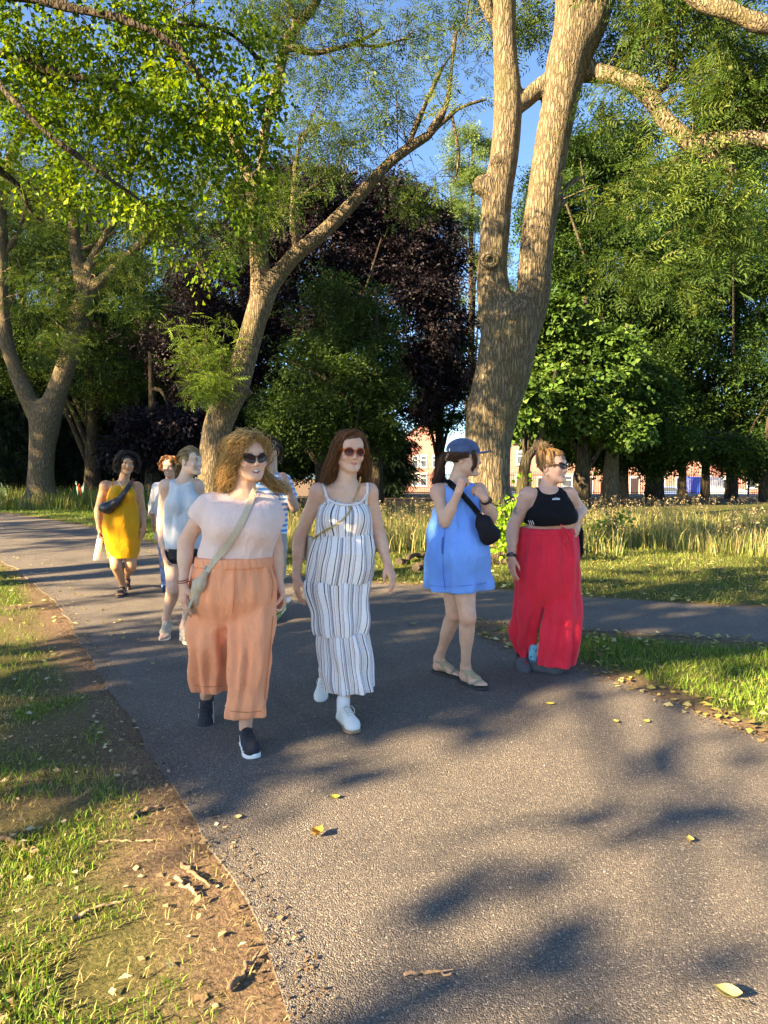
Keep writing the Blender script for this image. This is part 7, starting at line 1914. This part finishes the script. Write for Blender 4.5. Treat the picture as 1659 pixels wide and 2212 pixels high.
# ---- 8: blue and white striped T-shirt, behind the curls
def tee_walker():
    b = Body(6.55, (.60, .34, .24)); j = b.j; b.HRES = .0075
    nk = j(585, 1022, .02)
    b.head(581, 977, .0, yaw=-48, pitch=4, roll=0, sc=1.03, mouth='closed', neck=nk+[0, 0, -.02], res=.0045)
    T = b.rows([(1028, 556, 614, .66), (1050, 546, 620, .68), (1090, 543, 620, .72), (1150, 543, 618, .74), (1200, 546, 616, .72)])
    b.torso(stack(T, off=-.014))
    sh = [j(551, 1040, .0), j(615, 1040, .0)]; el_ = [j(540, 1100, .04), j(636, 1096, -.04)]; wr = [j(545, 1148, -.05), j(621, 1050, -.2)]
    for s_ in sh: b.torso(cap(nk+[0, .012, -.02], s_+[0, 0, -.006], 0.038, 0.041), .035)
    A = (.05, .043, .042, .028)
    b.arm(sh[0], el_[0], wr[0], A); b.arm(sh[1], el_[1], wr[1], A)
    b.hand(wr[0], (0, -.1, -1), (.8, .4, 0), -1); b.hand(wr[1], (-.25, -.15, 1), (-.75, .6, .1), 1, (.7, .8, .5), thumb=.7)
    M1 = foot_frame(gp(583, 1347), 0, 0); M2 = foot_frame(gp(556, 1335), 0, 25)
    b.leg(j(600, 1200), j(592, 1262, -.06), tf(M1, (0, -.122, .1))); b.leg(j(562, 1200), j(560, 1262), tf(M2, (0, -.122, .1)))
    o = b.build('person', 'person in a blue and white striped T-shirt behind the blonde curls', SKIN, res=.014)
    m, nt, bs = nodes_of('striped_jersey')
    tc = N(nt, 'TexCoord'); sp = N(nt, 'SeparateXYZ'); L(nt, tc.outputs['Object'], sp.inputs[0])
    nz = N(nt, 'TexNoise', i_Scale=9.0); L(nt, tc.outputs['Object'], nz.inputs['Vector'])
    ma = N(nt, 'Math', operation='MULTIPLY_ADD', n_1=.02); L(nt, nz.outputs['Fac'], ma.inputs[0]); L(nt, sp.outputs['Z'], ma.inputs[2])
    ms = N(nt, 'Math', operation='MULTIPLY', n_1=21.); L(nt, ma.outputs[0], ms.inputs[0]); fr = N(nt, 'Math', operation='FRACT'); L(nt, ms.outputs[0], fr.inputs[0])
    r = ramp(nt, [(0, (.72, .74, .76)), (.5, (.06, .27, .58))], 'CONSTANT'); L(nt, fr.outputs[0], r.inputs[0]); L(nt, r.outputs[0], bs.inputs['Base Color']); bs.inputs['Roughness'].default_value = .9
    ops = [('+', stack(b.rows([(1026, 562, 610, .68), (1040, 547, 619, .7), (1070, 543, 621, .74), (1110, 542, 620, .76), (1154, 541, 620, .78)]), off=.004, fold=gathers(5, .007, .3, 1, 71, .3, .006)), 0)]
    for q in (0, 1):
        ops.append(('+', cap(nk+[0, .012, -.03], sh[q]+[0, 0, .01], .052, .056), .03)); ops.append(('+', cap(sh[q], sh[q]+(el_[q]-sh[q])*.62, .064, .066), .02))
        d = unit(el_[q]-sh[q])
    ops.append(('-', cap(nk+[0, -.01, .0], nk+[0, 0, .12], .06), .008))
    solid('striped_tee', ops, .008, m, o, it=2)
    kh = cloth('stone_cotton', (.36, .33, .29))
    ops = [('+', stack(b.rows([(1148, 543, 619, .78), (1190, 541, 620, .8)]), 0), 0), ('+', stack(b.rows([(1180, 541, 584, 1.), (1250, 543, 582, 1.)]), fold=gathers(5, .006, .4, 1, 72, .3, .005)), .02), ('+', stack(b.rows([(1180, 577, 620, 1.), (1250, 577, 616, 1., -.04)]), fold=gathers(5, .006, .4, 1, 73, .3, .005)), .02)]
    solid('shorts', ops, .009, kh, o, it=1)
    for M, s_ in ((M1, 1), (M2, -1)): sneaker(M, s_, o, M_black, M_whiterub, M_white, M_whiterub, .028, 'trainer')
    hm = hair_mat('dark_brown_hair', (.03, .016, .009), (.12, .065, .035), .45)
    b.hair_cap('hair_base', hm, r=(.082, .108, .09), cut=((0, -.112, -.042), (.074, .064, .09)), low=-.07, disp=.003)
    h = b.hl; G = []; rs = np.random.RandomState(51)
    for i in range(24):
        a = rs.uniform(-1, 1); G.append([h(.065*a, -.09+.06*abs(a), .092-.04*abs(a)), h(.086*a, .0, .131-.07*a*a), h(.076*a, .1, .07-.04*a*a), h(.045*a, .11, -.03), h(.03*a, .1, -.09)])
    strands('hair', G, 300, hm, o, (.005, .008), (.003, 1), (.0034, .002), 10, 52)
    b.glasses(M_tort, simple('clear_lens', (.5, .5, .48), .1), 'cat', .024, .017, z0=.004)
    return b

for f in (pink_walker, striped_walker, blue_walker, red_walker, grey_walker, mustard_walker, blouse_walker, tee_walker): f()
# ------------------------------------------------------------------ litter, leaves, sticks
LIT = leafy('fallen_leaf', .7, .2, tcol=(1.1, 1., .6))
def litter(name, label, pts, size, cols, seed, kind='one'):
    z = np.where(pts[:, 1] > 14, 0, .012); P = np.column_stack([pts, z])
    rs = np.random.RandomState(seed); V, F = leaf_tpl('one'); V = V*[1, 1, 1.2]; n = len(P); az = rs.uniform(0, 6.283, n); tl = rs.normal(size=(n, 2))*.3
    d = np.stack([np.cos(az), np.sin(az), tl[:, 0]], 1); y = np.stack([-np.sin(az), np.cos(az), tl[:, 1]], 1); R = np.stack([d, y, np.cross(d, y)], 2)
    W = np.einsum('nij,vj->nvi', R, V)*(rs.uniform(.5, 1.2, n)*size)[:, None, None]+P[:, None]; W[..., 2] = np.maximum(W[..., 2], .008)
    me = mesh_np(name, W.reshape(-1, 3), (np.arange(n)[:, None, None]*4+F[None]).reshape(-1, 4)); attr(me, 'tint', np.repeat(np.array(cols)[rs.randint(0, len(cols), n)]*rs.uniform(.7, 1.2, (n, 1)), 4, 0), 'C')
    return tag(put(name, me, LIT), label, None, kind='stuff')
YEL = [(.45, .36, .09), (.5, .42, .16), (.36, .30, .08), (.30, .2, .08), (.55, .5, .25)]
P = sample((.6, 3), (7.5, 7), 5000, 31, lambda P: (path_dist(P) > -.06) & inview(P) & (rsk.uniform(0, 1, len(P)) < .15+.85*np.exp(-np.abs(path_dist(P))/.22)))
litter('leaf_litter', 'yellow fallen leaves scattered over the grass island', P[:560], .06, YEL, 41)
P = sample((-1.5, 7.2), (9, 11), 5000, 32, lambda P: (path_dist(P) > -.05) & inview(P) & (rsk.uniform(0, 1, len(P)) < .25+.75*np.exp(-np.abs(path_dist(P))/.3)))
litter('leaf_litter', 'yellow fallen leaves along the edge of the branch path', P[:650], .07, YEL, 42)
P = sample((-3, 1.2), (.3, 5), 5000, 33, lambda P: (path_dist(P) > -.08) & (path_dist(P) < 1.6) & inview(P))
litter('leaf_litter', 'pale chips and dry leaves strewn on the bare verge', P[:420], .035, [(.42, .3, .17), (.5, .38, .24), (.3, .2, .11), (.55, .47, .3)], 43)
P = sample((-8, 5), (-.6, 12), 4000, 34, lambda P: (np.abs(path_dist(P)) < .5) & inview(P))
litter('leaf_litter', 'small pale leaves along the left edge of the bend', P[:260], .05, YEL, 44)
P = sample((-3, 1.8), (3, 7), 3000, 35, lambda P: (path_dist(P) < -.1) & inview(P))
litter('grit', 'pale specks of grit scattered on the asphalt', P[:240], .011, [(.6, .57, .5), (.5, .46, .4), (.5, .42, .2)], 45)

P = sample((-6, 1.4), (.5, 9), 90000, 36, lambda P: (np.abs(path_dist(P)+.01) < .1) & inview(P))
litter('soil_crumbs', 'brown soil crumbs and bark bits spilling over the left edge of the asphalt', P[:2600], .016, [(.14, .09, .055), (.2, .13, .08), (.09, .06, .04), (.3, .21, .13)], 46)
P = sample((.8, 3), (7.5, 6.6), 60000, 37, lambda P: (np.abs(path_dist(P)+.01) < .09) & inview(P))
litter('soil_crumbs', 'brown soil crumbs spilling from the grass island onto the asphalt', P[:1500], .018, [(.14, .09, .055), (.2, .13, .08), (.3, .21, .13)], 47)

def lone_leaf(label, px, py, size, az, col, curl=.3, lift=.0):
    p = gp(px, py, .008); n = 7; V = []
    for i in range(n):
        t = i/(n-1); w = .36*math.sin(math.pi*min(1, t*1.05+.02))**.8*(1 if t < .9 else .6)
        for q in (-1, 0, 1): V.append((t-.5, q*w, .05+curl*((t-.5)**2*1.6)+abs(q)*curl*.5*w*2))
    V = np.array(V)*size; a = math.radians(az); V = np.column_stack([V[:, 0]*math.cos(a)-V[:, 1]*math.sin(a), V[:, 0]*math.sin(a)+V[:, 1]*math.cos(a), V[:, 2]])+p
    F = [[i*3+q, (i+1)*3+q, (i+1)*3+q+1, i*3+q+1] for i in range(n-1) for q in (0, 1)]
    me = mesh_np('fallen_leaf', V, F); attr(me, 'tint', np.tile(col, (len(V), 1))*np.random.RandomState(int(px)).uniform(.8, 1.15, (len(V), 1)), 'C')
    o = tag(put('fallen_leaf', me, LIT), label, 'leaf', 'fallen leaves on the asphalt')
    st = MB(); e = p+np.array([math.cos(a), math.sin(a), 0])*-size*.5; st.tube([e+[0, 0, .012], e+[-math.cos(a)*size*.35, -math.sin(a)*size*.35, .006]], .0015, 4); st.build('stalk', DARKBARK, o, True)
lone_leaf('curled pale yellow leaf at the lower right of the asphalt', 1570, 2158, .075, 150, (.62, .5, .2), .9)
lone_leaf('crumpled orange leaf on the asphalt below the shaded edge', 686, 1806, .07, 60, (.50, .27, .05), 1.0)
lone_leaf('small yellow green leaf in the shade near the orange leaf', 724, 1724, .05, 20, (.42, .42, .08), .4)
lone_leaf('yellow leaf on the asphalt just right of the khaki sandals', 1188, 1522, .06, 10, (.5, .44, .09), .3)
lone_leaf('small yellow leaf near the grass island, right one of a pair', 1397, 1560, .05, 40, (.5, .46, .1), .4)
lone_leaf('narrow yellow leaf left of the orange leaf by the verge', 512, 1768, .04, 200, (.5, .42, .2), .5)
lone_leaf('small yellow leaf near the grass island, left one of a pair', 1330, 1560, .045, 100, (.5, .42, .1), .5)
lone_leaf('brown leaf on the asphalt between the striped dress and the blue dress', 894, 1350, .07, 30, (.4, .36, .15), .6)
lone_leaf('dry orange leaf on the sunlit asphalt at the right', 1490, 1818, .045, 75, (.52, .36, .12), .8)

def stick(name, label, pxs, r, col, cat='stick', gr=None, lift=.012, fork=None):
    W = curve([gp(x, y, lift) for x, y in pxs], 14); rs = np.random.RandomState(int(pxs[0][0])); W[1:-1] += rs.normal(size=(12, 3))*r*.5
    m = MB(); m.tube(W, np.linspace(r, r*.45, 14)*rs.uniform(.8, 1.2, 14), 7)
    o = m.build(name, simple(name+'_bark', col, .9, var=.3, scale=30, bump=.5, bscale=80), None, True)
    if fork:
        m = MB(); m.tube(curve([W[6], gp(*fork, lift+.01)], 5), np.linspace(r*.6, r*.3, 5), 5); m.build('side_twig', o.data.materials[0], o, True)
    tag(o, label, cat, gr)
stick('twig', 'forked reddish twig on the asphalt at the bottom', [(872, 2106), (905, 2102), (940, 2098), (975, 2103)], .006, (.36, .22, .13), 'twig', fork=(978, 2094))
for pts, r_, lab in (([(282, 1764), (310, 1752), (350, 1740)], .012, 'dark bark strip on the sunny verge'), ([(155, 1985), (200, 1965), (270, 1945)], .009, 'thin stick half buried in the lower verge'), ([(395, 1864), (420, 1885), (455, 1915)], .011, 'dark stick on the verge near the asphalt'), ([(380, 1895), (408, 1916), (425, 1935)], .009, 'short stick with a pale end on the verge'), ([(495, 2140), (520, 2100), (560, 2055)], .010, 'curved rusty stick beside the bottom of the path'), ([(0, 1812), (30, 1820), (62, 1836)], .012, 'grey stick at the left edge of the verge'), ([(210, 1820), (260, 1815), (330, 1815)], .006, 'long straw-coloured stick on the verge')):
    stick('stick', lab, pts, r_, (.16, .10, .06) if r_ > .009 else (.3, .2, .12), 'stick', 'sticks on the bare verge')
stick('fallen_branch', 'dark fallen branch lying on the grass behind the striped dress', [(862, 1214), (885, 1206), (915, 1196), (940, 1184)], .05, (.06, .04, .025), 'branch', 'branches on the grass', .05)
stick('fallen_branch', 'short dark broken branch in front of the longer fallen one', [(898, 1226), (912, 1223), (930, 1219)], .055, (.055, .038, .025), 'branch', 'branches on the grass', .05)

# give every top-level mesh its origin at its base
bpy.context.view_layer.update()
for o in list(COL.objects):
    if o.type == 'MESH' and o.parent is None and o.data.users == 1 and o.location.length == 0 and o.get('kind') is None:
        n = len(o.data.vertices); co = np.empty(n*3, f4); o.data.vertices.foreach_get('co', co); co = co.reshape(-1, 3)
        c = np.array([(co[:, 0].min()+co[:, 0].max())/2, (co[:, 1].min()+co[:, 1].max())/2, co[:, 2].min()])
        co -= c; o.data.vertices.foreach_set('co', co.ravel()); o.location = c
        for ch in o.children: ch.matrix_parent_inverse = Matrix.Translation(-Vector(c))
